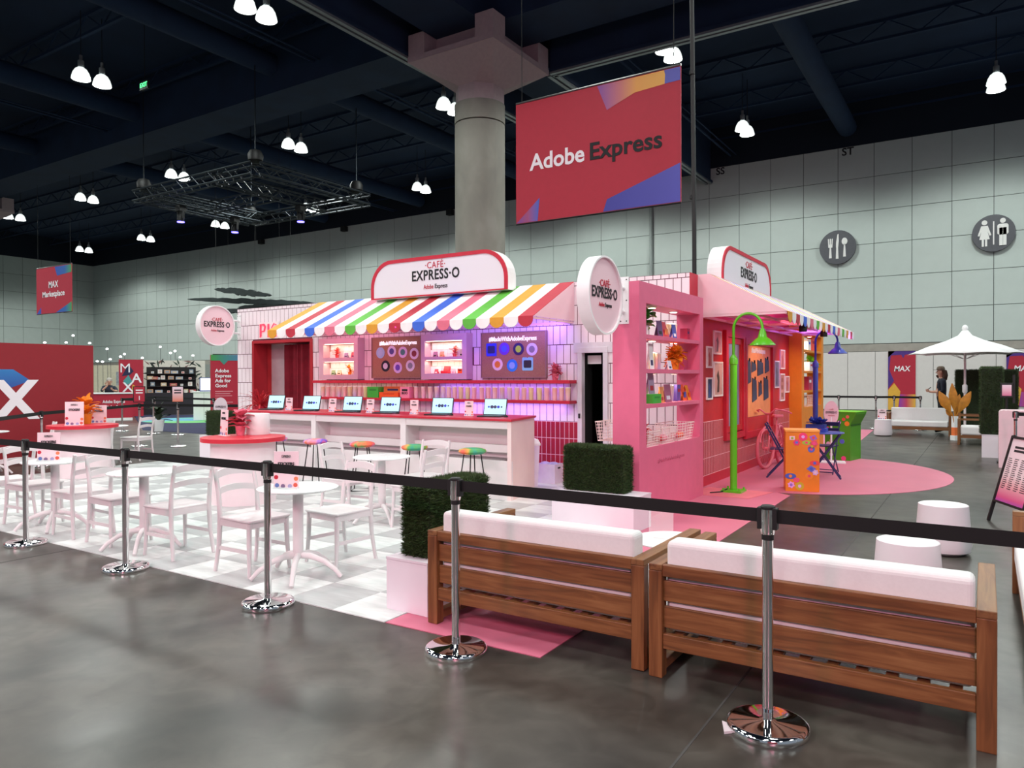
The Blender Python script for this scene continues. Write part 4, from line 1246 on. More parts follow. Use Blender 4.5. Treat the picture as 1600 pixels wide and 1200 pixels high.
for (ya, za, yb, zb) in ((12.74, 1.90, 13.02, 1.46), (13.06, 1.87, 13.36, 1.67), (13.45, 1.90, 13.85, 1.61), (13.99, 1.95, 14.28, 1.66), (13.10, 1.58, 13.40, 1.15), (13.54, 1.51, 13.76, 1.24), (13.90, 1.59, 14.23, 1.16)):
    p = MB().prism([(ya, zb), (yb, zb + 0.05), (yb - 0.03, za - 0.05), (ya, za)], -3.434, -3.424, 'x').build('hanging_card', CARDD, pb)
    MB().box(-3.436, (ya + yb) / 2 + 0.02, za - 0.04, -3.42, (ya + yb) / 2 + 0.06, za + 0.02).build('clip', BLACK, p)
PIC = ['#d8a8a8', '#c89a90', '#caa7a2', '#2c3c60', '#c8848c', '#7a7c90', '#c08a80', '#cc9090']
PIK = ['#7a6a70', '#b04848', '#4a4038', '#4060a0', '#a85a6a', '#505868', '#98605a', '#b06868']
PNAME = ['top left picture with a pale figure', 'small pale picture beside the pink tower', 'large left picture of a dark figure', 'small navy picture beside the pink tower',
         'upper right rose picture', 'long grey streaked picture left of the tall one', 'tall right picture with three brown squares', 'small rightmost rose picture']
FR = [(10.95, 2.30, 11.32, 1.94), (10.62, 2.05, 10.89, 1.73), (10.95, 1.83, 11.39, 1.30), (10.62, 1.59, 10.88, 1.26), (15.20, 2.14, 15.60, 1.75), (14.73, 1.91, 15.12, 1.38), (15.20, 1.66, 15.58, 1.11), (15.64, 1.61, 16.0, 1.27)]
for i, (ya, za, yb, zb) in enumerate(FR):
    t = thing('picture_frame', 'white framed print on the red wall, ' + PNAME[i], 'picture')
    frame_x('frame', WHITE, ya, yb, zb, za, 0.025, -3.45, -3.425, t)
    box('print', mat('print_%d' % i, PIC[i], 0.5, var=0.2, scale=5), -3.449, ya + 0.025, zb + 0.025, -3.437, yb - 0.025, za - 0.025, t)
    w, h = yb - ya, za - zb
    if i == 6:
        for k in range(3):
            box('printed_figure', mat('figure_%d' % i, PIK[i]), -3.437, ya + w * 0.3, zb + h * (0.15 + 0.27 * k), -3.435, yb - w * 0.3, zb + h * (0.30 + 0.27 * k), t)
    else:
        MB().prism([(ya + w * 0.38, zb + h * 0.12), (ya + w * 0.45, zb + h * 0.45), (ya + w * 0.35, zb + h * 0.6), (ya + w * 0.5, zb + h * 0.75), (ya + w * 0.65, zb + h * 0.55), (ya + w * 0.6, zb + h * 0.12)], -3.437, -3.435, 'x').build('printed_figure', mat('figure_%d' % i, PIK[i]), t)

# ---- orange tower
tower('tall orange open shelf tower at the far end of the red wall', ORANGE, 16.06, 18.48, 2.66, 16.30, 18.24, 0.95, 2.50, (2.17, 1.72, 1.30), None)
for i, (y, z) in enumerate(((16.9, 2.50), (17.6, 2.50), (16.9, 2.125))):
    downlight('small warm downlight in the orange tower, %s' % ('nearer under the top', 'farther under the top', 'under the upper shelf')[i], y, z, 14)
basket('cream wire basket at the bottom of the orange tower', (XS, 17.3, 0.95), 0.28, 1.1, 0.24)
package('gift_box', 'white package on the upper shelf of the orange tower', 'box', XS, 17.05, 2.17, XS + 0.10, 17.35, 2.42, WHITE, face=FACE_RIGHT, ink=BLUEINK)
package('gift_box', 'red patterned package on the upper shelf of the orange tower', 'box', XS, 17.45, 2.17, XS + 0.10, 17.85, 2.47, mat('package_hot_red'), face=FACE_RIGHT, ink=REDINK)
package('gift_box', 'white box under the lime plant in the orange tower', 'box', XS, 17.1, 1.72, XS + 0.12, 17.6, 1.92, mat('card_pale'), face=FACE_RIGHT, ink=REDINK)
potted('potted_plant', 'lime green plant in the orange tower', (XS + 0.02, 17.86, 1.72), 0.07, 0.12, mat('leaf_lime'), LLIME, 50, 0.18, 0.10, 33, (0.1, 1.7), 0.2)
package('gift_box', 'crimson floral package on the third shelf of the orange tower', 'box', XS, 17.1, 1.30, XS + 0.1, 17.45, 1.6, mat('package_crimson'), face=FACE_RIGHT, ink=WHITEINK)
package('gift_box', 'coral package on the third shelf of the orange tower', 'box', XS, 17.55, 1.30, XS + 0.1, 17.9, 1.55, PP, face=FACE_RIGHT, ink=REDINK)

# ================================================================== STREET LAMPS
def street_lamp(label, m, x, y, gpower):
    t = thing('street_lamp', label, 'lamp', (x, y, 0.005))
    MB().lathe([(0.047, 0.03), (0.047, 1.76), (0.056, 1.77), (0.056, 1.84), (0.046, 1.86), (0.035, 1.88), (0.02, 1.90)], 20).build('post', m, t, smooth=35)
    pts = [(0, 0, 1.9), (0, 0, 2.2)] + [(0.195 - 0.195 * cos(a), 0, 2.25 + 0.21 * sin(a)) for a in [pi * k / 16 for k in range(17)]] + [(0.39, 0, 2.22)]
    MB().tube(pts, 0.019, 10).build('gooseneck', m, t, smooth=50)
    MB().lathe([(0.03, 0.22), (0.045, 0.18), (0.06, 0.11), (0.10, 0.08), (0.165, 0.015), (0.17, 0.0), (0.165, 0.0), (0.10, 0.06), (0.05, 0.09)], 24, (0.39, 0, 2.02), cap=False).build('shade', m, t, smooth=50)
    MB().lathe([(0.001, 0.03), (0.12, 0.03)], 20, (0.39, 0, 2.02), cap=False).build('bulb_disc', mat('lamp_bulb_warm', (1.0, 0.93, 0.8, 1), emit=6.0), t)
    box('base_plate', m, -0.14, -0.14, 0.0, 0.14, 0.14, 0.03, t)
    for sx in (-0.11, 0.11):
        for sy in (-0.11, 0.11):
            MB().cyl((sx, sy, 0.03), (sx, sy, 0.06), 0.014, n=6).build('anchor_bolt', m, t)
    light('street_lamp_light', 'SPOT', (x + 0.39, y, 2.03), gpower, (1.0, 0.82, 0.6), aim=(x + 0.39, y, 0), spot_size=radians(130), spot_blend=0.4, shadow_soft_size=0.08)
    return t
sl = street_lamp('bright green gooseneck street lamp on the pink carpet', GREENP, -2.93, 10.22, 14)
o = MB().prism([(-0.55, -0.42), (0.35, -0.42), (0.50, 0.30), (-0.40, 0.30)], 0, 0.004).build('lamp_floor_panel', mat('coral_floor_panel', '#e87a86', 0.5), None)
o.location = (-2.95, 10.15, 0.0055); tag(o, 'thin coral square floor panel under the green street lamp', 'floor panel')
o = MB().tube([(-3.16, 9.9, 0.02), (-3.1, 9.98, 0.02), (-3.05, 10.05, 0.02), (-3.0, 10.17, 0.05)], 0.008, 6).build('lamp_cable', BLACK, None); tag(o, 'thin black cable behind the green street lamp base', 'cable')
street_lamp('blue gooseneck street lamp further down the pink carpet', BLUEP, -2.72, 14.9, 12)

# ================================================================== STICKER BOXES, OVAL SIGN
STK = ['#f0c8d8', '#e8407a', '#f0407a', '#a8c04a', '#9a6ad0', '#e05070', '#5a68c8', '#e84a4a', '#6a70d0', '#d8b0e8', '#f08a30', '#4a60c0', '#f04a8a', '#e8a8f0', '#c8b030', '#e86a5a']
def sticker_box(name, label, loc, rotz, w, d, h, m, spots, lid):
    t = thing(name, label, 'pedestal', loc, rotz)
    box('body', m, -w / 2, -d / 2, 0, w / 2, d / 2, h - 0.03, t, bevel=0.003)
    box('top_board', lid, -w / 2 - 0.006, -d / 2 - 0.006, h - 0.03, w / 2 + 0.006, d / 2 + 0.006, h, t, bevel=0.003)
    for i, (u, v) in enumerate(spots):
        c = STK[i % len(STK)]
        mm = mat('box_sticker_' + c.strip('#'), c, 0.4, var=0)
        r = 0.045 + 0.012 * ((i * 7) % 3) / 2
        x, z = -w / 2 + u * w, v
        k = i % 4
        a = 0.5 * i
        if k == 0:
            poly = [(x + r * 1.1 * cos(a + q), z + r * 0.85 * sin(a + q)) for q in (pi / 4, 3 * pi / 4, 5 * pi / 4, 7 * pi / 4)]
        elif k == 1:
            poly = [(x + r * (1 if j % 2 else 0.7) * cos(2 * pi * j / 12 + a), z + r * (1 if j % 2 else 0.7) * sin(2 * pi * j / 12 + a)) for j in range(12)]
        elif k == 2:
            poly = circle(x, z, r, n=18)
        else:
            poly = circle(x, z, r * 1.3, r * 0.7, n=18, a0=0.3)
        p = MB().prism(poly, -d / 2 - 0.003, -d / 2 - 0.0005, 'y').build('sticker', mm, t)
        MB().prism(circle(x, z, r * 0.4, n=10), -d / 2 - 0.004, -d / 2 - 0.003, 'y').build('printed_centre', mat('box_sticker_' + STK[(i * 5 + 3) % len(STK)].strip('#'), STK[(i * 5 + 3) % len(STK)], 0.4, var=0), p)
    return t
ang = atan2(0.12, 0.42)
sticker_box('sticker_pedestal', 'orange pedestal covered in stickers beside the navy cafe table', (-2.13 - 0.2 * sin(ang) , 10.74 + 0.2 * cos(ang), 0.005), ang, 0.44, 0.40, 0.855, mat('pedestal_orange', '#e8821e', 0.5, var=0.04),
            [(0.2, 0.74), (0.33, 0.68), (0.52, 0.76), (0.62, 0.68), (0.82, 0.75), (0.84, 0.67), (0.76, 0.59), (0.86, 0.40), (0.76, 0.32), (0.88, 0.27), (0.70, 0.22), (0.15, 0.21), (0.32, 0.16), (0.17, 0.09), (0.42, 0.075), (0.78, 0.63)], mat('pedestal_orange_top', '#f0a04a', 0.5))
t = thing('drop_box', 'green sticker covered drop box with an overhanging hood', 'bin', (-2.14, 15.1, 0.005), radians(-11))
MB().prism([(-0.47, 0.0), (0.0, 0.0), (0.0, 0.68), (0.10, 0.88), (0.10, 0.915), (-0.47, 0.915)], 0.0, 0.57, 'y').build('body', GREENBOX, t)
box('hood_top', mat('box_green_top', '#7ad82a', 0.5), -0.48, -0.01, 0.915, 0.11, 0.58, 0.93, t)
box('slot_lip', mat('box_green_dark', '#2c6410', 0.6), 0.0, 0.02, 0.66, 0.012, 0.55, 0.685, t)
for i, (u, v) in enumerate(((-0.42, 0.60), (-0.30, 0.55), (-0.12, 0.78), (-0.06, 0.70), (-0.2, 0.72), (-0.40, 0.30), (-0.36, 0.36), (-0.15, 0.36), (-0.35, 0.10), (-0.12, 0.04), (-0.05, 0.83))):
    c = STK[(i * 3 + 1) % len(STK)]
    MB().prism(circle(u, v, 0.045 if i % 2 else 0.032, n=16), -0.003, -0.0005, 'y').build('sticker', mat('box_sticker_' + c.strip('#'), c, 0.4, var=0), t)
t = thing('oval_sign', 'white oval cafe sign on a pole before the green drop box', 'sign', (-2.39, 14.60, 0.005), radians(12))
box('base_plate', WHITE, -0.24, -0.14, 0, 0.24, 0.14, 0.03, t, bevel=0.005)
MB().cyl((0, 0, 0.03), (0, 0, 0.85), 0.016, n=8).build('pole', WHITE, t, smooth=40)
MB().prism(circle(0, 0.92, 0.125, 0.225, n=32), -0.012, 0.012, 'y').build('oval_board', mat('sign_disc_pink'), t)
text('EXPRESS\u00b7O', 0.06, INK, t, (0, -0.015, 0.93), bold=0.02, width=0.19)
text('\u00b7CAF\u00c9\u00b7', 0.035, REDINK, t, (0, -0.015, 0.985), width=0.08)
text('Adobe Express', 0.03, REDINK, t, (0, -0.015, 0.875), width=0.11)

# ================================================================== NAVY FOLDING FURNITURE
def folding_chair(label, loc, rotz):
    t = thing('folding_chair', label, 'chair', loc, rotz, 'navy folding chairs')
    for k in range(5):
        box('seat_slat', NAVY, -0.17 + 0.072 * k, -0.19, 0.445, -0.11 + 0.072 * k, 0.19, 0.46, t)
    for s in (-0.19, 0.19):
        MB().bar((-0.24, s, 0.86), (0.20, s, 0.0), 0.012, 0.026).build('rear_leg', NAVY, t)
        MB().bar((0.17, s * 0.92, 0.445), (-0.22, s * 0.92, 0.0), 0.012, 0.026).build('front_leg', NAVY, t)
    for z, x in ((0.80, -0.215), (0.70, -0.165)):
        MB().bar((x, -0.2, z), (x, 0.2, z), 0.012, 0.07, (0.4, 0, 1)).build('back_slat', NAVY, t)
    MB().cyl((0.18, -0.19, 0.03), (0.18, 0.19, 0.03), 0.008, n=6).cyl((-0.2, -0.175, 0.03), (-0.2, 0.175, 0.03), 0.008, n=6).build('stretcher', NAVY, t)
    return t
folding_chair('navy folding slat chair left of the navy cafe table', (-2.72, 12.15, 0.005), radians(10))
folding_chair('navy folding slat chair behind the navy cafe table', (-2.25, 13.05, 0.005), radians(-95))
t = thing('folding_table', 'navy folding cafe table with crossed legs', 'table', (-2.14, 12.42, 0.005), radians(10))
MB().lathe([(0.001, 0.70), (0.29, 0.70), (0.30, 0.71), (0.29, 0.72), (0.001, 0.72)], 32, cap=False).build('tabletop', BLUEP, t, smooth=40)
for s in (-0.17, 0.17):
    for a, c in ((-0.24, 0.24), (0.24, -0.24)):
        MB().bar((a, s, 0.70), (c, s, 0.0), 0.012, 0.022).build('leg', NAVY, t)
MB().cyl((-0.24, -0.17, 0.02), (-0.24, 0.17, 0.02), 0.008, n=6).cyl((0.24, -0.17, 0.02), (0.24, 0.17, 0.02), 0.008, n=6).cyl((0, -0.17, 0.35), (0, 0.17, 0.35), 0.008, n=6).build('stretcher', NAVY, t)
BOXB = mat('gift_blue', '#3048b0', 0.4)
package('gift_box', 'lower blue box on the navy cafe table', 'box', -2.42, 12.33, 0.725, -2.10, 12.55, 0.785, BOXB, ink=PO)
package('gift_box', 'upper blue box on the navy cafe table', 'box', -2.40, 12.34, 0.785, -2.12, 12.54, 0.84, mat('gift_blue_dark', '#28388c'), ink=NAVY)
t = thing('blue_flowers', 'heap of blue paper flowers on the blue boxes', 'flowers', (-2.26, 12.44, 0.84))
rg = random.Random(5)
for k in range(7):
    leaves(MB(), (rg.uniform(-0.12, 0.12), rg.uniform(-0.08, 0.08), 0.0 + 0.01 * k), 8, 0.10, 0.06, rg, (0.2, 1.4), 0.1).build('flower', LBLUE, t, smooth=60)

# ================================================================== PINK BICYCLE
BIKE = mat('bicycle_pink', '#d8687c', 0.4, var=0.04)
bk = thing('bicycle', 'all pink bicycle leaning along the red wall', 'bicycle', (-3.20, 13.62, 0.005), -pi / 2)
def wheel(x, name, steer=0.0):
    pts = [(x + 0.33 * cos(2 * pi * k / 32) * cos(steer), 0.33 * cos(2 * pi * k / 32) * sin(steer), 0.35 + 0.33 * sin(2 * pi * k / 32)) for k in range(32)]
    o = MB().tube(pts, 0.03, 8, closed=True).build(name, BIKE, bk, smooth=50)
    b = MB()
    for k in range(18):
        a = 2 * pi * k / 18
        b.cyl((x, 0, 0.35), (x + 0.32 * cos(a) * cos(steer), 0.32 * cos(a) * sin(steer), 0.35 + 0.32 * sin(a)), 0.0025, n=4)
    b.cyl((x, -0.04, 0.35), (x, 0.04, 0.35), 0.03, n=10)
    b.build('spokes', BIKE, o)
wheel(0.55, 'front_wheel', radians(-10)); wheel(-0.52, 'rear_wheel')
b = MB()
b.cyl((0.40, 0, 0.78), (-0.22, 0, 0.45), 0.022, n=8).cyl((0.38, 0, 0.68), (-0.12, 0, 0.33), 0.018, n=8).cyl((-0.15, 0, 0.28), (-0.27, 0, 0.80), 0.018, n=8)
b.cyl((-0.15, 0.03, 0.30), (-0.52, 0.04, 0.35), 0.012, n=6).cyl((-0.15, -0.03, 0.30), (-0.52, -0.04, 0.35), 0.012, n=6).cyl((-0.25, 0.03, 0.72), (-0.52, 0.04, 0.35), 0.010, n=6).cyl((-0.25, -0.03, 0.72), (-0.52, -0.04, 0.35), 0.010, n=6)
b.build('frame', BIKE, bk, smooth=50)
MB().tube([(0.55, 0.05, 0.35), (0.47, 0.05, 0.62), (0.40, 0.0, 0.72), (0.37, 0, 0.92)], 0.015, 8).tube([(0.55, -0.05, 0.35), (0.47, -0.05, 0.62), (0.40, 0.0, 0.72)], 0.013, 8).build('fork', BIKE, bk, smooth=50)
MB().tube([(0.12, 0.34, 0.95), (0.26, 0.30, 0.99), (0.40, 0.14, 1.03), (0.38, 0.04, 0.95), (0.38, -0.04, 0.95), (0.42, -0.12, 1.02), (0.34, -0.19, 1.0), (0.20, -0.20, 0.97)], 0.014, 8).build('handlebar', BIKE, bk, smooth=50)
MB().prism([(-0.42, -0.09), (-0.30, -0.10), (-0.14, -0.03), (-0.12, 0.0), (-0.14, 0.03), (-0.30, 0.10), (-0.42, 0.09)], 0.85, 0.90).build('saddle', BIKE, bk, bevel=0.015)
MB().cyl((-0.27, 0, 0.75), (-0.28, 0, 0.86), 0.014, n=8).build('seat_post', BIKE, bk)
pts = [(0.55 + 0.375 * cos(a), 0, 0.35 + 0.375 * sin(a)) for a in [radians(20 + 150 * k / 12) for k in range(13)]]
MB().tube(pts, 0.014, 6).build('front_mudguard', BIKE, bk, smooth=50)
MB().tube([(x - 1.07, y, z) for x, y, z in pts], 0.014, 6).build('rear_mudguard', BIKE, bk, smooth=50)
MB().cyl((-0.15, -0.09, 0.28), (-0.15, 0.09, 0.28), 0.05, n=12).bar((-0.15, 0.09, 0.28), (-0.05, 0.09, 0.15), 0.012, 0.02).bar((-0.15, -0.09, 0.28), (-0.25, -0.09, 0.41), 0.012, 0.02).build('crank', BIKE, bk)
MB().bar((-0.2, -0.02, 0.28), (-0.28, -0.16, 0.01), 0.012, 0.016).build('kickstand', BIKE, bk)
# ================================================================== BAR COUNTER
ct = thing('bar_counter', 'long white bar counter with a red top before the tiled wall', 'counter')
CXL, CXR, CYF, CYB = -10.62, -5.13, 7.95, 8.95
CW = mat('counter_white_laminate', '#e6e2e2', 0.45, var=0.02, scale=3)
CE = mat('counter_end_panel', '#ecd9d6', 0.45, var=0.03, scale=3)
MB().prism([(CXL - 0.02, CYF - 0.02), (CXR + 0.02, CYF - 0.02), (CXR - 0.22, CYB), (CXL - 0.02, CYB)], 1.03, 1.06).build('countertop', RED, ct, bevel=0.004)
MB().prism([(CXR - 0.06, CYF), (CXR, CYF), (CXR - 0.24, CYB - 0.02), (CXR - 0.30, CYB - 0.02)], 0.003, 1.03).build('end_panel', CE, ct)
box('end_panel', CW, CXL, CYF, 0.003, CXL + 0.06, CYB - 0.02, 1.03, ct)
for k in range(3):
    x0, x1 = CXL + 1.83 * k, CXL + 1.83 * (k + 1)
    if k:
        box('divider_panel', CW, x0 - 0.05, CYF, 0.003, x0 + 0.05, CYF + 0.5, 1.03, ct)
    box('apron_panel', CW, x0 + 0.05, CYF + 0.01, 0.93, x1 - 0.05, CYF + 0.04, 1.03, ct)
    xe = x1 - 0.05 if k < 2 else -5.31
    box('inner_panel', CW, x0 + 0.05, CYF + 0.30, 0.52, xe, CYF + 0.33, 1.03, ct)
    box('bag_shelf', CW, x0 + 0.05, CYF + 0.20, 0.60, xe, CYF + 0.30, 0.70, ct)
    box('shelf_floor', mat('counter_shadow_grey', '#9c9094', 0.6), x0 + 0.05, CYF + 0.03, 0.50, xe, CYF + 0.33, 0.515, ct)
    box('lower_panel', CW, x0 + 0.0, CYF + 0.012, 0.003, x1 - 0.0, CYF + 0.04, 0.515, ct)
MB().prism([(CXL, CYB - 0.05), (CXR - 0.27, CYB - 0.05), (CXR - 0.27, CYB - 0.02), (CXL, CYB - 0.02)], 0.003, 1.03).build('rear_panel', CW, ct)
box('kick_strip', BLACK, CXL + 0.02, CYF + 0.02, 0.0, CXR - 0.02, CYF + 0.03, 0.012, ct)

# ---- bar stools
def stool(label, loc, swirl, rotz):
    t = thing('bar_stool', label, 'stool', loc, rotz, 'bar stools along the counter')
    MB().lathe([(0.001, 0.61), (0.10, 0.612), (0.16, 0.625), (0.18, 0.65), (0.17, 0.672), (0.12, 0.688), (0.001, 0.695)], 28, cap=False).build('seat_pad', swirl, t, smooth=60)
    for k in range(4):
        a = pi / 4 + k * pi / 2
        MB().cyl((0.11 * cos(a), 0.11 * sin(a), 0.62), (0.20 * cos(a), 0.20 * sin(a), 0.0), 0.008, n=6).build('leg', BLACK, t)
    MB().tube([(0.172 * cos(a), 0.172 * sin(a), 0.20) for a in [pi / 4 + k * pi / 2 for k in range(4)]], 0.007, 6, closed=True).build('foot_ring', BLACK, t)
    MB().tube([(0.20 * cos(a), 0.20 * sin(a), 0.008) for a in [pi / 4 + k * pi / 2 for k in range(4)]], 0.007, 6, closed=True).build('base_ring', BLACK, t)
    return t
for i, (x, y, m, lab) in enumerate(((-9.26, 7.61, SWIRL1, 'violet and orange swirl bar stool, half hidden by the round red bar'), (-8.36, 7.60, SWIRL1, 'blue and magenta swirl bar stool, second along the counter'),
                                    (-7.43, 7.62, SWIRL2, 'coral and pink swirl bar stool, third along the counter'), (-6.50, 7.66, SWIRL3, 'teal and orange swirl bar stool, fourth along the counter'),
                                    (-5.52, 7.64, SWIRL3, 'teal and coral swirl bar stool at the right end of the counter'))):
    stool(lab, (x, y, 0.006), m, 0.3 * i)

# ---- laptops, mice and standees
SCREEN = mat('laptop_screen_cyan', (0.36, 0.66, 0.76, 1), emit=0.75)
GUN = mat('laptop_charcoal', '#22262a', 0.4)
LX = [-10.28, -9.40, -8.46, -7.66, -6.65, -5.72]
for i, x in enumerate(LX):
    t = thing('laptop', 'open charcoal laptop with pale blue screen, %s from the photo booth end of the counter' % ORD[i], 'laptop', (x, 8.42, 1.06), radians(12), 'laptops on the counter')
    box('keyboard_base', GUN, -0.17, -0.20, 0, 0.17, 0.04, 0.018, t, bevel=0.003)
    p = MB().prism([(0.03, 0.015), (0.042, 0.015), (0.10, 0.245), (0.088, 0.245)], -0.17, 0.17, 'x').build('screen_lid', GUN, t)
    MB().add([(-0.16, 0.0315, 0.03), (0.16, 0.0315, 0.03), (0.16, 0.0845, 0.237), (-0.16, 0.0845, 0.237)], [(0, 1, 2, 3)]).build('display', SCREEN, p)
    for k, c in enumerate((0.018, 0.032, 0.03, 0.026, 0.016)):
        u = -0.095 + 0.048 * k
        MB().prism(circle(u, 0.0, c * 0.8, n=12), -0.001, 0.0, 'y').build('screen_icon', (BLUEINK, NAVY, NAVY, BLUEINK, NAVY)[k], p, loc=(0, 0.055, 0.130), rot=(radians(-14), 0, 0))
    box('palm_rest', mat('laptop_palm_grey', '#33383c', 0.4), -0.16, -0.19, 0.018, 0.16, -0.11, 0.0195, t)
    o = thing('computer_mouse', 'small black mouse beside the %s laptop on the counter' % ORD[i], 'mouse', (x + 0.26, 8.33, 1.06), 0.2, 'mice on the counter')
    MB().lathe([(0.001, 0.03), (0.018, 0.027), (0.03, 0.015), (0.032, 0.0)], 14, cap=False).build('shell', BLACK, o, smooth=60)
    MB().cyl((0, -0.012, 0.029), (0, 0.006, 0.031), 0.004, n=6).build('scroll_wheel', GUN, o)
PAPERP = mat('standee_pale_pink', '#f0d6dc', 0.5, var=0)
def standee(label, loc, w, h, rotz, big=False):
    t = thing('counter_standee', label, 'sign', loc, rotz, 'sticker signs')
    MB().prism([(-0.004, 0.0), (0.004, 0.0), (0.02, h), (0.012, h)], -w / 2, w / 2, 'x').build('board', PAPERP, t)
    MB().box(-w / 2, -0.03, 0, w / 2, 0.04, 0.006).build('foot', WHITE, t)
    text('EXPRESS\u00b7O', w * 0.13, INK, t, (0, 0.002, h * 0.87), (pi / 2 - 0.06, 0, 0), width=w * 0.36)
    text('STICKERS' if big else 'STICKERS', w * 0.17, INK, t, (0, -0.001, h * 0.66), (pi / 2 - 0.06, 0, 0), bold=0.035, width=w * (0.66 if big else 0.6))
    for k, (u, v, c) in enumerate(((-0.40, 0.30, '#c8283c'), (0.40, 0.26, '#e8825a'), (-0.36, 0.08, '#6a7ab8'), (-0.12, 0.06, '#8a6a90'), (0.16, 0.06, '#a8a0c8'), (0.38, 0.09, '#d85a48'))):
        MB().prism(circle(u * w, v * h, w * 0.085, n=12), -0.003, 0.0, 'y').build('sticker_print', mat('standee_' + c.strip('#'), c, 0.5, var=0), t, loc=(0, -0.0035 + 0.016 * v, 0), rot=(-0.06 * 0, 0, 0))
    return t
for i, x in enumerate((-9.83, -8.80, -7.98, -7.10, -6.10)):
    standee('small pale pink sticker sign, %s from the photo booth end of the counter' % ORD[i], (x, 8.36, 1.06), 0.13, 0.21, radians(15))

# ================================================================== ROUND RED TOPPED BARS
def round_bar(label, x, y, r=0.52):
    t = thing('round_bar', label, 'table', (x, y, 0.006))
    MB().lathe([(0.001, 0.79), (r, 0.79), (r, 0.84), (0.001, 0.84)], 48, cap=False).build('round_top', mat('bar_top_red', '#d02a3c', 0.4), t, smooth=30)
    MB().lathe([(0.40, 0.0), (0.40, 0.79)], 48).build('drum', mat('bar_drum_white', '#ecdde0', 0.45, var=0.02), t, smooth=40)
    return t
round_bar('round red topped bar with a white drum before the counter', -8.07, 6.12)
round_bar('round red topped bar with a white drum at the far left', -12.47, 6.35)
potted('potted_plant', 'pink leafy plant in a pink pot on the near round bar', (-8.26, 6.22, 0.846), 0.065, 0.13, LPINK, LPINK, 34, 0.19, 0.12, 44, (0.2, 1.6), 0.35)
potted('potted_plant', 'orange flower pot on the far left round bar', (-12.62, 6.48, 0.846), 0.09, 0.17, mat('pot_orange', '#d8861e', 0.5), LORANGE, 24, 0.24, 0.13, 45, (0.2, 1.5), 0.3)
standee('pale pink sticker sign edge-on beside the pink plant', (-8.42, 6.08, 0.846), 0.24, 0.34, radians(-15))
standee('pale pink sticker sign left of the orange flower pot', (-12.40, 6.18, 0.846), 0.27, 0.38, radians(50))
standee('pale pink sticker sign right of the orange flower pot', (-12.72, 6.74, 0.846), 0.24, 0.30, radians(50))
o = MB().lathe([(0.15, 0.0), (0.155, 0.02), (0.155, 0.27), (0.15, 0.28), (0.001, 0.28)], 24).build('white_canister', WHITE, None, smooth=40)
tag(o, 'plain white round canister behind the pink plant on the bar', 'canister'); o.location = (-8.24, 6.48, 0.846)
t = thing('ribbon_plant', 'tall spiky crimson ribbon plant before the photo booth doorway', 'plant', (-11.95, 9.45, 0.006))
MB().lathe([(0.13, 0.0), (0.15, 0.3), (0.11, 0.95), (0.12, 1.05), (0.10, 1.05)], 18).build('pot', RED, t, smooth=40)
rg = random.Random(9)
for k in range(3):
    leaves(MB(), (0, 0, 1.02 + 0.03 * k), 26, 0.55, 0.035, rg, (0.1, 1.5), 0.4).build('frond_cluster', LRED, t)

# ================================================================== BISTRO TABLES AND CHAIRS
def bistro_table(label, x, y, rot):
    t = thing('bistro_table', label, 'table', (x, y, 0.006), rot, 'white bistro tables')
    MB().lathe([(0.001, 0.70), (0.30, 0.70), (0.318, 0.708), (0.318, 0.716), (0.31, 0.72), (0.001, 0.72)], 40, cap=False).build('tabletop', MARBLE, t, smooth=30)
    MB().lathe([(0.042, 0.15), (0.042, 0.70)], 18).build('column', CHAIRW, t, smooth=40)
    for k in range(5):
        a = radians(-49 + 72 * k)
        d = Vector((cos(a), sin(a), 0))
        pts = [d * 0.02 + Vector((0, 0, 0.17)), d * 0.11 + Vector((0, 0, 0.165)), d * 0.22 + Vector((0, 0, 0.13)), d * 0.31 + Vector((0, 0, 0.07)), d * 0.365 + Vector((0, 0, 0.012))]
        MB().tube(pts, [0.028, 0.026, 0.023, 0.02, 0.018], 8).build('leg', CHAIRW, t, smooth=60)
    return t
bistro_table('white round bistro table with a sticker sign, nearest the hedge', -4.65, 4.04, 0)
bistro_table('white round bistro table in the second row near the counter', -5.66, 6.11, 0.3)
bistro_table('white round bistro table behind the second stanchion from the left', -6.67, 3.95, 0.1)
bistro_table('white round bistro table with a sticker sign near the left stanchion', -8.37, 3.97, 0.2)
bistro_table('white round bistro table at the left picture edge by the red wall', -13.95, 5.55, 0.5)
bistro_table('white round bistro table partly behind the far left round bar', -13.70, 7.45, 0.5)
standee('pale pink STICKERS sign on the nearest bistro table', (-4.66, 3.93, 0.727), 0.20, 0.29, radians(30), True)
standee('pale pink STICKERS sign on the left bistro table', (-8.40, 3.92, 0.727), 0.22, 0.30, radians(45), True)

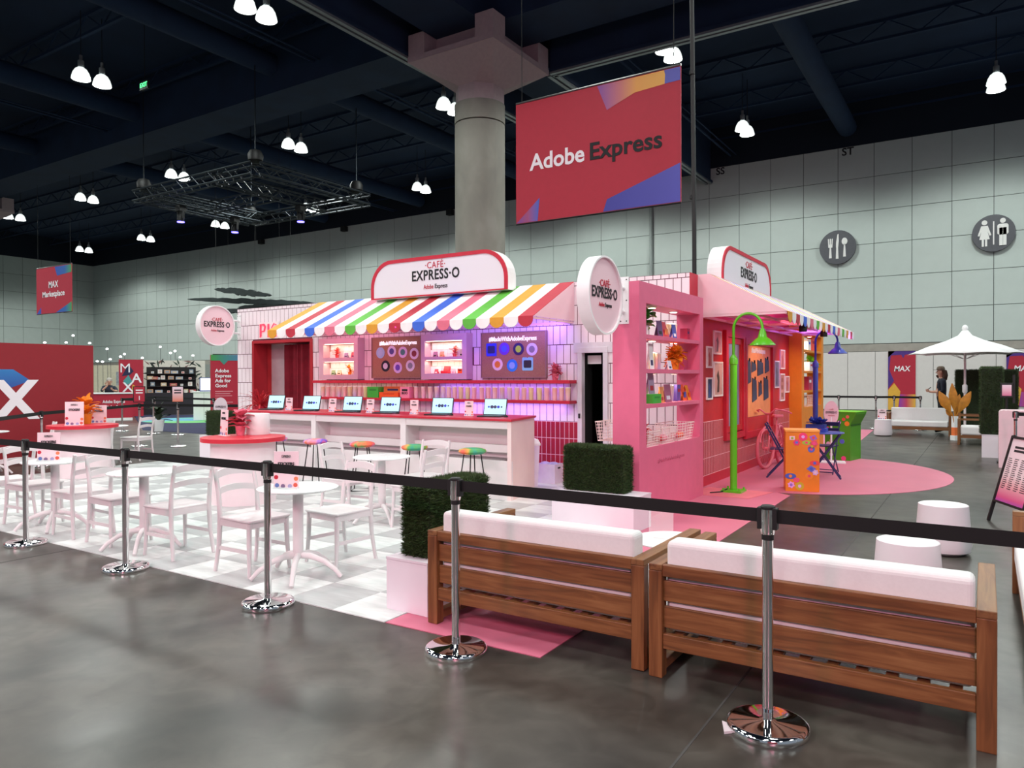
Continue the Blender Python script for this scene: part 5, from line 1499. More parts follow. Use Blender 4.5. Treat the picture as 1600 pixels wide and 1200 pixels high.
def rail(z, x0, dx, w, h):
    """Curved back rail between the posts."""
    b = MB()
    n = 8
    vs, fs = [], []
    for k in range(n + 1):
        u = -1 + 2 * k / n
        y = u * w
        x = x0 - dx * (1 - u * u)
        lift = 0.022 * (1 - u * u)
        for ox, oz in ((0, -h / 2), (-0.018, -h / 2), (-0.018 - 0.006, h / 2), (-0.006, h / 2)):
            vs.append((x + ox, y, z + oz + lift))
    for k in range(n):
        for q in range(4):
            fs.append((4 * k + q, 4 * k + (q + 1) % 4, 4 * k + 4 + (q + 1) % 4, 4 * k + 4 + q))
    fs += [(3, 2, 1, 0), tuple(4 * n + q for q in range(4))]
    return b.add(vs, fs)
def make_chair():
    t = thing('cafe_chair', 'x', 'chair', (0, 0, 0), 0, 'white cafe chairs')
    MB().prism([(-0.19, -0.20), (0.20, -0.215), (0.215, -0.19), (0.215, 0.19), (0.20, 0.215), (-0.19, 0.20)], 0.435, 0.455).build('seat', CHAIRW, t, bevel=0.008)
    b = MB()
    b.box(-0.18, -0.20, 0.385, 0.19, -0.175, 0.437).box(-0.18, 0.175, 0.385, 0.19, 0.20, 0.437).box(0.165, -0.19, 0.385, 0.19, 0.19, 0.437).box(-0.19, -0.19, 0.385, -0.165, 0.19, 0.437)
    b.build('seat_apron', CHAIRW, t)
    for s in (-1, 1):
        MB().tube([(0.18, s * 0.185, 0.43), (0.185, s * 0.19, 0.22), (0.20, s * 0.20, 0.0)], [0.021, 0.019, 0.015], 8).build('leg', CHAIRW, t, smooth=60)
        MB().tube([(-0.235, s * 0.20, 0.0), (-0.20, s * 0.19, 0.22), (-0.185, s * 0.188, 0.44), (-0.20, s * 0.188, 0.62), (-0.25, s * 0.188, 0.84)], [0.016, 0.019, 0.021, 0.019, 0.017], 8).build('leg', CHAIRW, t, smooth=60)
        MB().bar((0.188, s * 0.192, 0.20), (-0.205, s * 0.192, 0.20), 0.014, 0.03).build('stretcher', CHAIRW, t)
    rail(0.79, -0.225, 0.035, 0.185, 0.06).build('top_rail', CHAIRW, t, smooth=40)
    rail(0.655, -0.198, 0.035, 0.185, 0.05).build('middle_rail', CHAIRW, t, smooth=40)
    return t
CH = [((-5.12, 3.98), 0, 'white cafe chair left of the nearest bistro table'),
      ((-4.74, 4.58), -95, 'white cafe chair behind the nearest bistro table'),
      ((-6.18, 3.98), 180, 'white cafe chair between the second and third stanchions, facing left'),
      ((-7.14, 3.98), 0, 'white cafe chair behind the second stanchion, facing right'),
      ((-7.81, 3.97), 178, 'white cafe chair right of the left bistro table, facing left'),
      ((-8.85, 3.98), 2, 'white cafe chair left of the left bistro table, by the first stanchion'),
      ((-9.50, 3.98), 180, 'white cafe chair cut by the left picture edge'),
      ((-6.17, 6.08), 5, 'white cafe chair left of the second row table'),
      ((-5.13, 6.10), 182, 'white cafe chair right of the second row table beside the hedge'),
      ((-5.55, 6.72), -85, 'white cafe chair behind the second row table'),
      ((-14.0, 8.15), 200, 'white cafe chair standing right of the far left round bar'),
      ((-13.75, 6.25), 250, 'white cafe chair before the red wall left of the far bar'),
      ((-13.35, 7.0), 200, 'white cafe chair mostly hidden behind the far left round bar')]
c0 = make_chair()
for i, ((x, y), a, lab) in enumerate(CH):
    if i == 0:
        c0.location = (x, y, 0.006); c0.rotation_euler = (0, 0, radians(a)); c0['label'] = lab
    else:
        dup(c0, (x, y, 0.006), radians(a), lab, 'white cafe chairs')

# ================================================================== HEDGES AND PLINTHS
def hedge(name, label, x0, y0, z0, x1, y1, z1, n, seed, ln=0.045):
    t = thing(name, label, 'hedge', ((x0 + x1) / 2, (y0 + y1) / 2, z0))
    w, d, h = (x1 - x0) / 2, (y1 - y0) / 2, z1 - z0
    e = 0.022
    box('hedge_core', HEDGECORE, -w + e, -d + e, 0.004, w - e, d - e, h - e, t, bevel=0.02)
    rg = random.Random(seed)
    vs, fs = [], []
    faces = [((0, -1, 0), 2 * w * h), ((1, 0, 0), 2 * d * h), ((0, 0, 1), 4 * w * d * 1.3), ((-1, 0, 0), 2 * d * h * 0.7), ((0, 1, 0), 2 * w * h * 0.6)]
    tot = sum(a for _, a in faces)
    for nrm, a in faces:
        N = Vector(nrm)
        for _ in range(int(n * a / tot)):
            u, v = rg.uniform(-1, 1), rg.uniform(0.01, 1)
            if nrm[2]:
                p = Vector((u * (w - e), rg.uniform(-1, 1) * (d - e), h - e))
            elif nrm[0]:
                p = Vector((nrm[0] * (w - e), u * (d - e), v * (h - e)))
            else:
                p = Vector((u * (w - e), nrm[1] * (d - e), v * (h - e)))
            dr = (N + Vector((rg.uniform(-0.7, 0.7), rg.uniform(-0.7, 0.7), rg.uniform(-0.3, 0.9)))).normalized()
            s = dr.cross(Vector((rg.uniform(-1, 1), rg.uniform(-1, 1), rg.uniform(-1, 1)))).normalized() * rg.uniform(0.0025, 0.0045)
            q = p + dr * ln * rg.uniform(0.5, 1.0)
            q.z = max(q.z, 0.002)
            k = len(vs)
            vs += [p - s, p + s, q]
            fs.append((k, k + 1, k + 2))
    b = MB()
    b.v, b.f = [tuple(v) for v in vs], fs
    me = bpy.data.meshes.new('grass_blades')
    me.from_pydata(b.v, [], b.f)
    me.materials.append(LEAFG)
    o = link('grass_blades', me, t)
    o['kind'] = 'stuff'
    return t
PLINW = mat('plinth_white_laminate', '#e6dfe6', 0.35, var=0.01)
def plinth(label, x0, y0, x1, y1, h, z=0.006):
    t = thing('plinth', label, 'plinth', ((x0 + x1) / 2, (y0 + y1) / 2, z))
    w, d = (x1 - x0) / 2, (y1 - y0) / 2
    box('body', PLINW, -w, -d, 0, w, d, h - 0.018, t)
    box('top_board', PLINW, -w - 0.003, -d - 0.003, h - 0.016, w + 0.003, d + 0.003, h, t)
    box('corner_strip', PLINW, w - 0.02, -d - 0.004, 0, w + 0.004, -d + 0.02, h - 0.018, t)
    return t
plinth('white plinth under the near hedge beside the teak sofa', -3.48, 3.80, -3.12, 4.66, 0.36)
hedge('hedge_block', 'dark green clipped hedge block beside the left teak sofa', -3.43, 3.87, 0.366, -3.15, 4.60, 0.87, 26000, 1)
plinth('long white plinth under the hedge before the pink tower', -3.95, 6.93, -3.00, 7.40, 0.36)
hedge('hedge_block', 'dark green clipped hedge block before the pink tower', -3.92, 7.10, 0.366, -3.18, 7.38, 0.86, 22000, 2)
plinth('small white plinth left of the near round bar', -12.50, 8.50, -11.75, 8.85, 0.52)
hedge('hedge_block', 'small dark hedge block behind the pink plant', -12.40, 8.53, 0.526, -11.80, 8.82, 0.99, 5000, 3)
# ---- white bins by the tiled wall
t = thing('storage_crate', 'white crate with folded cloths before the red tiles', 'crate', (-5.55, 9.68, 0.006))
MB().ring([(-0.16, 0), (0.16, 0), (0.16, 0), (-0.16, 0)], [(-0.15, 0), (0.15, 0), (0.15, 0), (-0.15, 0)], 0, 0, 'y')
b = MB()
b.box(-0.16, -0.13, 0, 0.16, -0.12, 0.29).box(-0.16, 0.12, 0, 0.16, 0.13, 0.29).box(-0.16, -0.12, 0, -0.15, 0.12, 0.29).box(0.15, -0.12, 0, 0.16, 0.12, 0.29).box(-0.15, -0.12, 0, 0.15, 0.12, 0.01)
b.build('crate_walls', mat('crate_white', '#e4dcec', 0.4), t)
box('hand_hole', BLACK, 0.1595, -0.04, 0.22, 0.1615, 0.04, 0.245, t)
for i, (x, y, s) in enumerate(((-0.08, 0.0, 0.0), (0.06, 0.01, 0.5))):
    MB().sphere((x, y, 0.27), 0.085, 12, 8, 0.55).build('folded_cloth', mat('cloth_lilac_%d' % i, ('#c8c4e0', '#b8bcd8')[i], 0.9, var=0.2, scale=25), t, smooth=60)
t = thing('waste_bin', 'tall white waste bin half behind the counter end', 'bin', (-5.62, 9.22, 0.006))
MB().lathe([(0.13, 0.0), (0.165, 0.58), (0.165, 0.6)], 4).build('bin_body', mat('crate_white'), t)
MB().lathe([(0.18, 0.60), (0.18, 0.63), (0.14, 0.69), (0.05, 0.71)], 4).build('bin_lid', WHITE, t)

# ================================================================== TEAK SOFAS
def sofa(label, loc, rotz, L=1.50):
    """Back along local x at y=0, seat towards +y."""
    t = thing('teak_sofa', label, 'sofa', loc, rotz, 'teak lounge sofas')
    D, H, W = 0.95, 0.605, 0.075
    for x in (0, L - W):
        box('back_post', TEAKV, x, 0.0, 0, x + W, 0.07, H - 0.035, t, bevel=0.004)
        box('front_post', TEAKV, x, D - 0.07, 0, x + W, D, H - 0.035, t, bevel=0.004)
        box('arm_rest', TEAKY, x, 0.0, H - 0.035, x + W, D, H, t, bevel=0.004)
        box('foot_rail', TEAKY, x + 0.01, 0.07, 0.02, x + W - 0.01, D - 0.07, 0.075, t, bevel=0.004)
    box('top_rail', TEAK, W, 0.005, 0.542, L - W, 0.045, H - 0.002, t, bevel=0.004)
    box('back_slat', TEAK, W, 0.022, 0.408, L - W, 0.042, 0.518, t, bevel=0.004)
    box('back_slat', TEAK, W, 0.022, 0.266, L - W, 0.042, 0.382, t, bevel=0.004)
    box('seat_rail', TEAK, W, 0.01, 0.155, L - W, 0.045, 0.236, t, bevel=0.004)
    box('seat_rail', TEAK, W, D - 0.06, 0.155, L - W, D - 0.02, 0.238, t, bevel=0.004)
    n = 11
    for k in range(n):
        x = W + 0.05 + (L - 2 * W - 0.15) * k / (n - 1)
        box('seat_slat', TEAKY, x, 0.05, 0.215, x + 0.05, D - 0.06, 0.235, t)
    def cushion(name, x0, y0, z0, x1, y1, z1, rot=0.0):
        w, d, h = (x1 - x0) / 2, (y1 - y0) / 2, (z1 - z0) / 2
        return MB().box(-w, -d, -h, w, d, h).build(name, CUSHION, t, bevel=0.03, seg=4, loc=(x0 + w, y0 + d, z0 + h), rot=(rot, 0, 0))
    cushion('seat_cushion', W + 0.015, 0.205, 0.237, L - W - 0.015, D - 0.01, 0.385)
    cushion('back_cushion', W + 0.005, 0.047, 0.242, L - W - 0.005, 0.20, 0.725)
    return t
sofa('teak lounge sofa with white cushions, left of the two seen from behind', (-3.05, 3.72, 0.006), 0)
sofa('teak lounge sofa with white cushions, right of the two seen from behind', (-1.515, 3.70, 0.0), 0, 1.56)
sofa('teak sofa with white cushions seen from the front beneath the umbrella', (-0.74, 23.5, 0.0), pi, 1.58)
sofa('teak sofa with white cushions cut by the right picture edge', (1.12, 4.35, 0.0), pi / 2, 2.25)
# clear acrylic stand and a small white table between the sofas' backs
t = thing('side_table', 'low white round side table glimpsed between the teak sofas', 'table', (-1.86, 4.96, 0.0))
MB().lathe([(0.001, 0.44), (0.26, 0.44), (0.27, 0.45), (0.26, 0.46), (0.001, 0.46)], 32, cap=False).build('tabletop', WHITE, t, smooth=40)
MB().lathe([(0.16, 0.0), (0.04, 0.03), (0.04, 0.44)], 20).build('pedestal', WHITE, t, smooth=40)
t = thing('acrylic_sign_holder', 'thin clear acrylic sign holder on the low white table', 'sign holder', (-1.92, 4.92, 0.46))
ACR = mat('clear_acrylic', '#f4f6f6', 0.05, var=0, alpha=0.18)
box('clear_plate', ACR, -0.09, -0.003, 0.0, 0.09, 0.003, 0.24, t)
box('clear_foot', ACR, -0.06, -0.04, 0.0, 0.06, 0.04, 0.006, t)

# ================================================================== STANCHIONS AND BELTS
def stanchion(label, x, y, belt_to=None, sub=False, z=0.0, n=28):
    t = thing('stanchion', label, 'stanchion', (x, y, z), 0, 'chrome belt stanchions')
    MB().lathe([(0.180, 0.0), (0.183, 0.01), (0.182, 0.026), (0.174, 0.036), (0.16, 0.040), (0.04, 0.043), (0.03, 0.05)], n * 2).build('base', CHROME, t, smooth=50)
    MB().lathe([(0.0245, 0.04), (0.0245, 0.87)], n).build('post', CHROME, t, smooth=50)
    MB().lathe([(0.027, 0.862), (0.027, 0.885)], n).build('collar', BLACK, t, smooth=40)
    MB().lathe([(0.028, 0.887), (0.031, 0.90), (0.031, 1.0)], n).build('head', CHROME, t, smooth=40)
    MB().lathe([(0.032, 1.0), (0.032, 1.012), (0.026, 1.018), (0.001, 1.018)], n).build('cap', BLACK, t, smooth=40)
    for dx, dy in ((0.03, 0), (-0.03, 0)):
        box('belt_clip', BLACK, dx - 0.014, -0.02, 0.91, dx + 0.014, 0.02, 1.008, t, bevel=0.003)
    if belt_to is not None:
        q = Vector((belt_to[0] - x, belt_to[1] - y, 0))
        d = q.normalized()
        MB().bar(d * 0.03 + Vector((0, 0, 0.970)), q - d * 0.03 + Vector((0, 0, 0.970)), 0.002, 0.062).build('belt', BELT, t)
    return t
SX = [-9.55, -7.79, -6.06, -4.256, -2.597, -0.828, 0.98]
SLAB = ['chrome stanchion beyond the left picture edge', 'chrome stanchion, leftmost in the front belt line', 'chrome stanchion, second from the left in the front belt line', 'chrome stanchion, third from the left in the front belt line',
        'chrome stanchion behind the left teak sofa in the front belt line', 'chrome stanchion behind the right teak sofa, nearest of all', 'chrome stanchion beyond the right picture edge']
for i, x in enumerate(SX):
    stanchion(SLAB[i], x, 3.425, (SX[i + 1], 3.425) if i < 6 else None)
o = MB().prism([(-1.02, 3.37), (-0.97, 3.36), (-0.95, 3.30), (-0.98, 3.27), (-1.00, 3.32)], 0.0, 0.012).build('plastic_scrap', mat('clear_film', '#d8d0d4', 0.1, var=0), None)
tag(o, 'scrap of clear plastic tape at the nearest stanchion base', 'tape')

# ================================================================== POUFS
def pouf(label, x, y):
    t = thing('pouf', label, 'stool', (x, y, 0), 0, 'white drum stools')
    MB().lathe([(0.001, 0.008), (0.18, 0.008), (0.215, 0.03), (0.226, 0.08), (0.218, 0.20), (0.200, 0.438), (0.190, 0.442)], 40, cap=False).build('shell', mat('pouf_plastic', '#ddd6da', 0.4, var=0), t, smooth=35)
    MB().lathe([(0.001, 0.442), (0.189, 0.442), (0.190, 0.440)], 40, cap=False).build('seat_top', WHITE, t, smooth=50)
    MB().lathe([(0.17, 0.0), (0.17, 0.01)], 24).build('glide_ring', BLACK, t)
    return t
pouf('white tapered drum stool nearer the right teak sofa', -0.46, 5.88)
pouf('white tapered drum stool, farther of the pair on the concrete', -0.32, 7.72)
pouf('white tapered drum stool beside the far sofa with a card on it', -2.31, 22.0)
t = standee('small pale sticker sign on the far drum stool', (-2.33, 21.98, 0.442), 0.22, 0.28, radians(20), True)

# ================================================================== RIGHT SIDE BACKGROUND
# A-frame sign
t = thing('a_frame_sign', 'black framed sidewalk board with printed schedule at the right edge', 'sign', (0.03, 9.71, 0.0), radians(-67))
lean = radians(15)
POSTER = grad_mat('poster_violet_pink', [(0.0, '#8a4ac8'), (0.12, '#e05a90'), (0.3, '#f0b0b8'), (0.45, '#f0d8dc'), (1.0, '#eed8e0')], 'Z', 0.2, 0.95)
fr = MB()
fr.ring([(0, 0.22), (0.66, 0.22), (0.66, 0.97), (0, 0.97)], [(0.025, 0.245), (0.635, 0.245), (0.635, 0.945), (0.025, 0.945)], -0.02, 0.015, 'y')
fr.build('board_frame', BLACK, t, rot=(-lean, 0, 0))
MB().box(0.025, -0.005, 0.245, 0.635, 0.005, 0.945).build('poster', POSTER, t, rot=(-lean, 0, 0))
MB().box(0.0, -0.02, 0.0, 0.025, 0.01, 0.23).build('leg', BLACK, t, rot=(-lean, 0, 0))
MB().box(0.635, -0.02, 0.0, 0.66, 0.01, 0.23).build('leg', BLACK, t, rot=(-lean, 0, 0))
MB().box(0.0, -0.01, 0.0, 0.025, 0.015, 0.98).build('rear_leg', BLACK, t, loc=(0, 0.5, 0), rot=(lean, 0, 0))
MB().box(0.635, -0.01, 0.0, 0.66, 0.015, 0.98).build('rear_leg', BLACK, t, loc=(0, 0.5, 0), rot=(lean, 0, 0))
for k in range(16):
    z = 0.72 - 0.022 * k
    for c, (u, w) in enumerate(((0.06, 0.09), (0.19, 0.09), (0.33, 0.09), (0.46, 0.12))):
        MB().box(u, -0.0065, z, u + w * (0.7 + 0.3 * ((k * 7 + c * 3) % 5) / 4), -0.005, z + 0.008).build('printed_line', INK, t, rot=(-lean, 0, 0))
MB().box(0.12, -0.0065, 0.84, 0.52, -0.005, 0.865).build('printed_heading', INK, t, rot=(-lean, 0, 0))
MB().box(0.12, -0.0065, 0.80, 0.48, -0.005, 0.825).build('printed_heading', INK, t, rot=(-lean, 0, 0))
# check-in desk
t = thing('reception_desk', 'pale pink reception desk at the right picture edge', 'desk', (0.20, 15.4, 0.0))
MB().prism(rrect(0, 0, 1.6, 1.0, 0.06, 5, (0, 0, 1, 1)), 0.0, 0.55, 'y').build('desk_body', mat('desk_pale_pink', '#eccdd4', 0.4, var=0.02), t)
box('toe_strip', BLACK, 0.02, 0.01, 0.0, 1.58, 0.54, 0.02, t)
stanchion('chrome stanchion in front of the pink reception desk', 0.42, 14.7, (1.9, 14.7))
t = thing('tablet_stand', 'black tablet stand with a pink screen above the reception desk', 'tablet', (0.33, 16.3, 0.0))
box('foot', BLACK, -0.15, -0.15, 0, 0.15, 0.15, 0.02, t)
MB().cyl((0, 0, 0.02), (0, 0, 1.25), 0.02, n=8).build('pole', BLACK, t)
box('tablet_case', BLACK, -0.10, -0.03, 1.2, 0.10, 0.0, 1.47, t, bevel=0.006)
box('tablet_screen', grad_mat('tablet_screen_pink', [(0, '#c84a80'), (0.5, '#e0b0c0'), (1, '#e8dce8')], 'Z', 1.2, 1.47), -0.072, -0.032, 1.235, 0.072, -0.0305, 1.435, t)
box('speaker_bar', BLACK, 0.09, 0.02, 1.1, 0.13, 0.06, 1.62, t)
# hedge screens
plinth('white plinth under the hedge screen by the reception desk', -0.06, 17.15, 0.30, 17.6, 0.45, 0.0)
hedge('hedge_screen', 'tall dark hedge screen on a white plinth by the reception desk', -0.10, 17.17, 0.45, 0.30, 17.58, 1.78, 9000, 4, 0.05)
hedge('hedge_screen', 'tall dark hedge screen behind the umbrella pole', -0.72, 23.6, 0.0, 0.75, 23.9, 1.78, 12000, 5, 0.05)
# gold leaf plant
t = thing('gold_leaf_plant', 'large gold leaved plant in a white and orange vase beside the far sofa', 'plant', (-0.64, 21.4, 0.0))
MB().lathe([(0.10, 0.0), (0.10, 0.12)], 4).build('vase_foot', WHITE, t)
MB().lathe([(0.075, 0.12), (0.075, 0.32)], 4).build('orange_band', mat('vase_orange', '#e8743a', 0.5), t)
MB().lathe([(0.075, 0.32), (0.075, 0.60)], 4).build('vase_upper', WHITE, t)
for k, (dx, dz, tx, tz, w) in enumerate(((-0.05, 0.62, -0.34, 1.22, 0.24), (0.0, 0.62, -0.06, 1.42, 0.2), (0.03, 0.6, 0.34, 1.22, 0.22), (0.0, 0.6, 0.10, 1.15, 0.16), (-0.02, 0.55, -0.20, 0.75, 0.12), (0.02, 0.55, 0.06, 0.8, 0.14))):
    d = Vector((tx - dx, 0, tz - dz))
    L = d.length
    d.normalize()
    s = Vector((d.z, 0, -d.x))
    vs, fs = [], []
    for q in range(7):
        u = q / 6
        ww = w * 0.5 * sin(pi * min(0.97, max(0.06, (u - 0.15) / 0.85))) if u > 0.15 else 0.012
        c = Vector((dx, 0.04 * (k - 2), dz)) + d * L * u
        vs += [c - s * ww, c + Vector((0, -0.03 * sin(pi * u), 0)), c + s * ww, c + Vector((0, 0.008, 0))]
    for q in range(6):
        for e_ in range(4):
            fs.append((4 * q + e_, 4 * q + (e_ + 1) % 4, 4 * q + 4 + (e_ + 1) % 4, 4 * q + 4 + e_))
    MB().add(vs, fs).build('broad_leaf', LGOLD, t, smooth=60)
    MB().cyl((0, 0.04 * (k - 2) * 0.3, 0.3), (dx, 0.04 * (k - 2), dz + 0.05), 0.01, n=5).build('stalk', LGOLD, t)
# wooden armchair
t = thing('lounge_chair', 'low wooden lounge chair with a white cushion by the hedge screens', 'chair', (-0.28, 20.3, 0.0))
for x in (-0.24, 0.24):
    box('side_frame', TEAKY, x - 0.025, -0.3, 0.55, x + 0.025, 0.35, 0.6, t)
    box('leg', TEAKV, x - 0.025, -0.3, 0, x + 0.025, -0.24, 0.55, t)
    box('leg', TEAKV, x - 0.025, 0.29, 0, x + 0.025, 0.35, 0.72, t)
    box('runner', TEAKY, x - 0.025, -0.24, 0.0, x + 0.025, 0.29, 0.04, t)
box('back_rail', TEAK, -0.22, 0.30, 0.64, 0.22, 0.33, 0.70, t)
box('back_rail', TEAK, -0.22, 0.30, 0.54, 0.22, 0.33, 0.59, t)
box('front_rail', TEAK, -0.22, -0.28, 0.16, 0.22, -0.25, 0.23, t)
box('seat_cushion', CUSHION, -0.21, -0.29, 0.23, 0.21, 0.28, 0.44, t, bevel=0.04)
# umbrella
t = thing('patio_umbrella', 'white peaked patio umbrella over the far sofa', 'umbrella', (-0.45, 22.55, 0.0))
MB().lathe([(0.28, 0.0), (0.28, 0.05), (0.05, 0.09)], 24).build('base', WHITE, t, smooth=40)
MB().cyl((0, 0, 0.05), (0, 0, 2.7), 0.028, n=12).build('pole', mat('umbrella_pole', '#e6dcdc', 0.4), t, smooth=40)
MB().lathe([(0.04, 1.15), (0.06, 1.2), (0.06, 1.35), (0.04, 1.38)], 12).build('crank_hub', WHITE, t, smooth=40)
UM = mat('umbrella_canvas', '#f2f2f2', 0.8, var=0.01)
for k in range(8):
    a0, a1 = 2 * pi * k / 8, 2 * pi * (k + 1) / 8
    prof = [(0.06, 2.80), (0.16, 2.66), (0.42, 2.53), (0.85, 2.38), (1.33, 2.17)]
    vs, fs = [], []
    for r, z in prof:
        for q in range(7):
            u = q / 6
            p0 = Vector((r * cos(a0), r * sin(a0), z))
            p1 = Vector((r * cos(a1), r * sin(a1), z))
            p = p0.lerp(p1, u)
            p.z += -0.02 * sin(pi * u) * r + (0.05 * sin(pi * u) if r > 1.3 else 0)
            vs.append(p)
    for i in range(len(prof) - 1):
        for q in range(6):
            fs.append((7 * i + q, 7 * i + q + 1, 7 * i + q + 8, 7 * i + q + 7))
    o = MB().add(vs, fs).build('canopy_panel', UM, t, smooth=60)
    sm = o.modifiers.new('cloth_thickness', 'SOLIDIFY'); sm.thickness = 0.006
    MB().cyl((0.05 * cos(a0), 0.05 * sin(a0), 2.05), (0.8 * cos(a0), 0.8 * sin(a0), 2.36), 0.008, n=5).build('rib', WHITE, t)
MB().lathe([(0.06, 2.78), (0.075, 2.84), (0.06, 2.90), (0.02, 2.93)], 12).build('finial', WHITE, t, smooth=50)
# far belt line
FX = [-5.2, -3.83, -2.79, -2.32, -1.61, -0.55]
for i, x in enumerate(FX):
    stanchion('chrome stanchion, %s from the cafe in the far belt line' % ORD[i], x, 24.7 + (0.25 if i == 3 else 0), (FX[i + 1], 24.7 + (0.25 if i + 1 == 3 else 0)) if i < 4 else None, n=10)
# printed wall panels
def max_panel(label, x0, x1, z0, z1):
    t = thing('printed_wall_panel', label, 'poster', (x0, 37.9, z0))
    w, h = x1 - x0, z1 - z0
    box('panel', CRIMSON, 0, -0.01, 0, w, 0.02, h, t)
    VI, YE = mat('print_deep_violet', '#4a2a80', 0.6), mat('print_yellow', '#dca83a', 0.6)
    for m, poly in ((VI, [(0, h), (w, h), (w, h * 0.97), (w * 0.62, h * 0.94), (w * 0.55, h * 0.88), (w * 0.48, h * 0.94), (w * 0.1, h * 0.93), (w * 0.04, h * 0.7), (w * 0.1, h * 0.62), (w * 0.22, h * 0.5), (0, h * 0.36)]),
                    (YE, [(0, h), (w * 0.25, h), (0, h * 0.9)]), (YE, [(0, 0), (w * 0.36, 0), (w * 0.45, h * 0.32), (w * 0.22, h * 0.46), (0, h * 0.34)]),
                    (grad_mat('print_violet_red_gold', [(0, '#7a3fb0'), (0.5, '#c8405a'), (1, '#e0b040')], 'X', w * 0.35, w), [(w * 0.38, 0), (w, 0), (w, h * 0.27), (w * 0.44, h * 0.27)])):
        MB().prism(poly, -0.014, -0.010, 'y').build('printed_shape', m, t)
    text('MAX', 0.34, WHITEINK, t, (w * 0.5, -0.018, h * 0.70), bold=0.018, width=w * 0.6, shear=0.15)
max_panel('crimson and violet MAX panel on the back wall left of the umbrella', -3.77, -2.66, 0.05, 2.74)
max_panel('crimson MAX panel on the back wall at the right picture edge', 0.75, 1.95, 0.30, 2.60)
# ================================================================== LEFT BACKGROUND
def facing(x, y, extra=0.0):
    return atan2(-x, y) + extra
# ---- big red MAX wall
t = thing('brand_wall', 'large crimson freestanding wall with a giant white X at the left edge', 'display wall', (-15.5, 0.0, 0.0))
box('wall_slab', mat('brand_wall_red', '#8e1824', 0.6, var=0.03), -0.35, 1.5, 0.0, 0.0, 8.11, 2.28, t)
text('MAX', 1.02, WHITEINK, t, (0.006, 7.02, 1.16), FACE_RIGHT, bold=0.03, align='RIGHT', name='giant_letters')
MB().prism([(5.4, 1.55), (5.6, 1.78), (6.62, 1.78), (6.97, 1.53), (6.8, 1.52), (6.55, 1.42), (6.3, 1.52)], 0.0, 0.004, 'x').build('printed_shape', grad_mat('print_blue_shade', [(0, '#2f4fa0'), (1, '#2f7fc0')], 'Z', 1.4, 1.8), t)
MB().prism([(6.2, 0.95), (6.35, 1.17), (6.2, 1.40), (6.05, 1.2)], 0.0, 0.004, 'x').build('printed_shape', mat('print_plum', '#4a2a70', 0.6), t)
# ---- red service desk with text
x, y = -27.9, 15.3
t = thing('service_desk', 'crimson service desk with a white top at the far left', 'desk', (x, y, 0), facing(x, y))
box('desk_body', CRIMSON, -0.68, 0.0, 0.03, 0.68, 0.5, 1.02, t)
box('desk_top', WHITE, -0.74, -0.05, 1.02, 0.74, 0.55, 1.06, t)
box('desk_plinth', WHITE, -0.68, -0.01, 0.0, 0.68, 0.5, 0.10, t)
text('Adobe Express', 0.16, WHITEINK, t, (0.05, -0.012, 0.72), bold=0.02, width=0.75)
text('Ads for Good', 0.16, WHITEINK, t, (0.05, -0.012, 0.52), bold=0.02, width=0.65)
# ---- MAX totem
x, y = -30.27, 17.4
t = thing('totem_sign', 'crimson totem with staggered letters M A X', 'sign', (x, y, 0), facing(x, y))
box('totem_body', CRIMSON, -0.46, 0.0, 0.0, 0.46, 0.2, 2.40, t)
for s, u, z in (('M', -0.22, 2.02), ('A', 0.2, 1.60), ('X', -0.12, 1.22)):
    text(s, 0.55, WHITEINK, t, (u, -0.012, z), bold=0.0 if s == 'M' else 0.015)
MB().prism([(-0.1, 2.2), (0.1, 1.9), (-0.05, 1.75), (-0.35, 1.7)], -0.006, 0.0, 'y').build('printed_shape', mat('print_navy', '#1c2046', 0.6), t)
MB().prism([(-0.1, 1.75), (0.05, 1.45), (-0.2, 1.3), (-0.3, 1.5)], -0.006, 0.0, 'y').build('printed_shape', mat('print_teal', '#4a9a98', 0.6), t)
MB().prism([(0.05, 1.35), (0.2, 1.25), (0.0, 0.9)], -0.006, 0.0, 'y').build('printed_shape', mat('print_yellow'), t)
# ---- retail stall
x, y = -30.9, 19.6
st = thing('retail_stall', 'retail stall with a white floral wall and black shelving', 'stall', (x, y, 0), facing(x, y))
box('stall_wall', mat('stall_wall_white', '#dcd8cc', 0.7), -1.50, 0.6, 0.0, 1.45, 0.7, 2.42, st)
rg = random.Random(77)
for k in range(110):
    u = rg.uniform(-1.45, 1.4); v = rg.uniform(0.9, 2.38)
    if -1.0 < u < 1.05 and v < 2.1:
        continue
    a = rg.random() * 6.28
    r = rg.uniform(0.10, 0.2)
    pl = [(u + r * c * cos(a) - r * 0.25 * s_ * sin(a), v + r * c * sin(a) + r * 0.25 * s_ * cos(a)) for c, s_ in ((-1, 0), (-0.3, 1), (1, 0), (-0.3, -1))]
    MB().prism(pl, 0.594, 0.6, 'y').build('printed_leaf', mat('printed_leaf_%d' % (k % 3), ('#2c3430', '#4a5a4c', '#8a6a64')[k % 3], 0.7, var=0), st)
box('shelf_back', BLACK, -1.0, 0.55, 0.0, 1.05, 0.6, 2.12, st)
for z in (0.95, 1.25, 1.55, 1.82):
    box('shelf_board', mat('shelf_black', '#1a1a1c', 0.5), -1.0, 0.25, z - 0.03, 1.05, 0.55, z, st)
box('stall_counter', mat('stall_counter_dark', '#24222a', 0.6), -1.1, -0.5, 0.0, 1.25, -0.1, 0.95, st)
th = facing(x, y)
def at_stall(u, d, z):
    return (x + u * cos(th) - d * sin(th), y + u * sin(th) + d * cos(th), z)
gc = ['#d8d2c8', '#e8e4dc', '#c8a080', '#b0b8c8', '#e0c8c0', '#8a9aa8', '#d8c098', '#c05a5a']
gi = 0
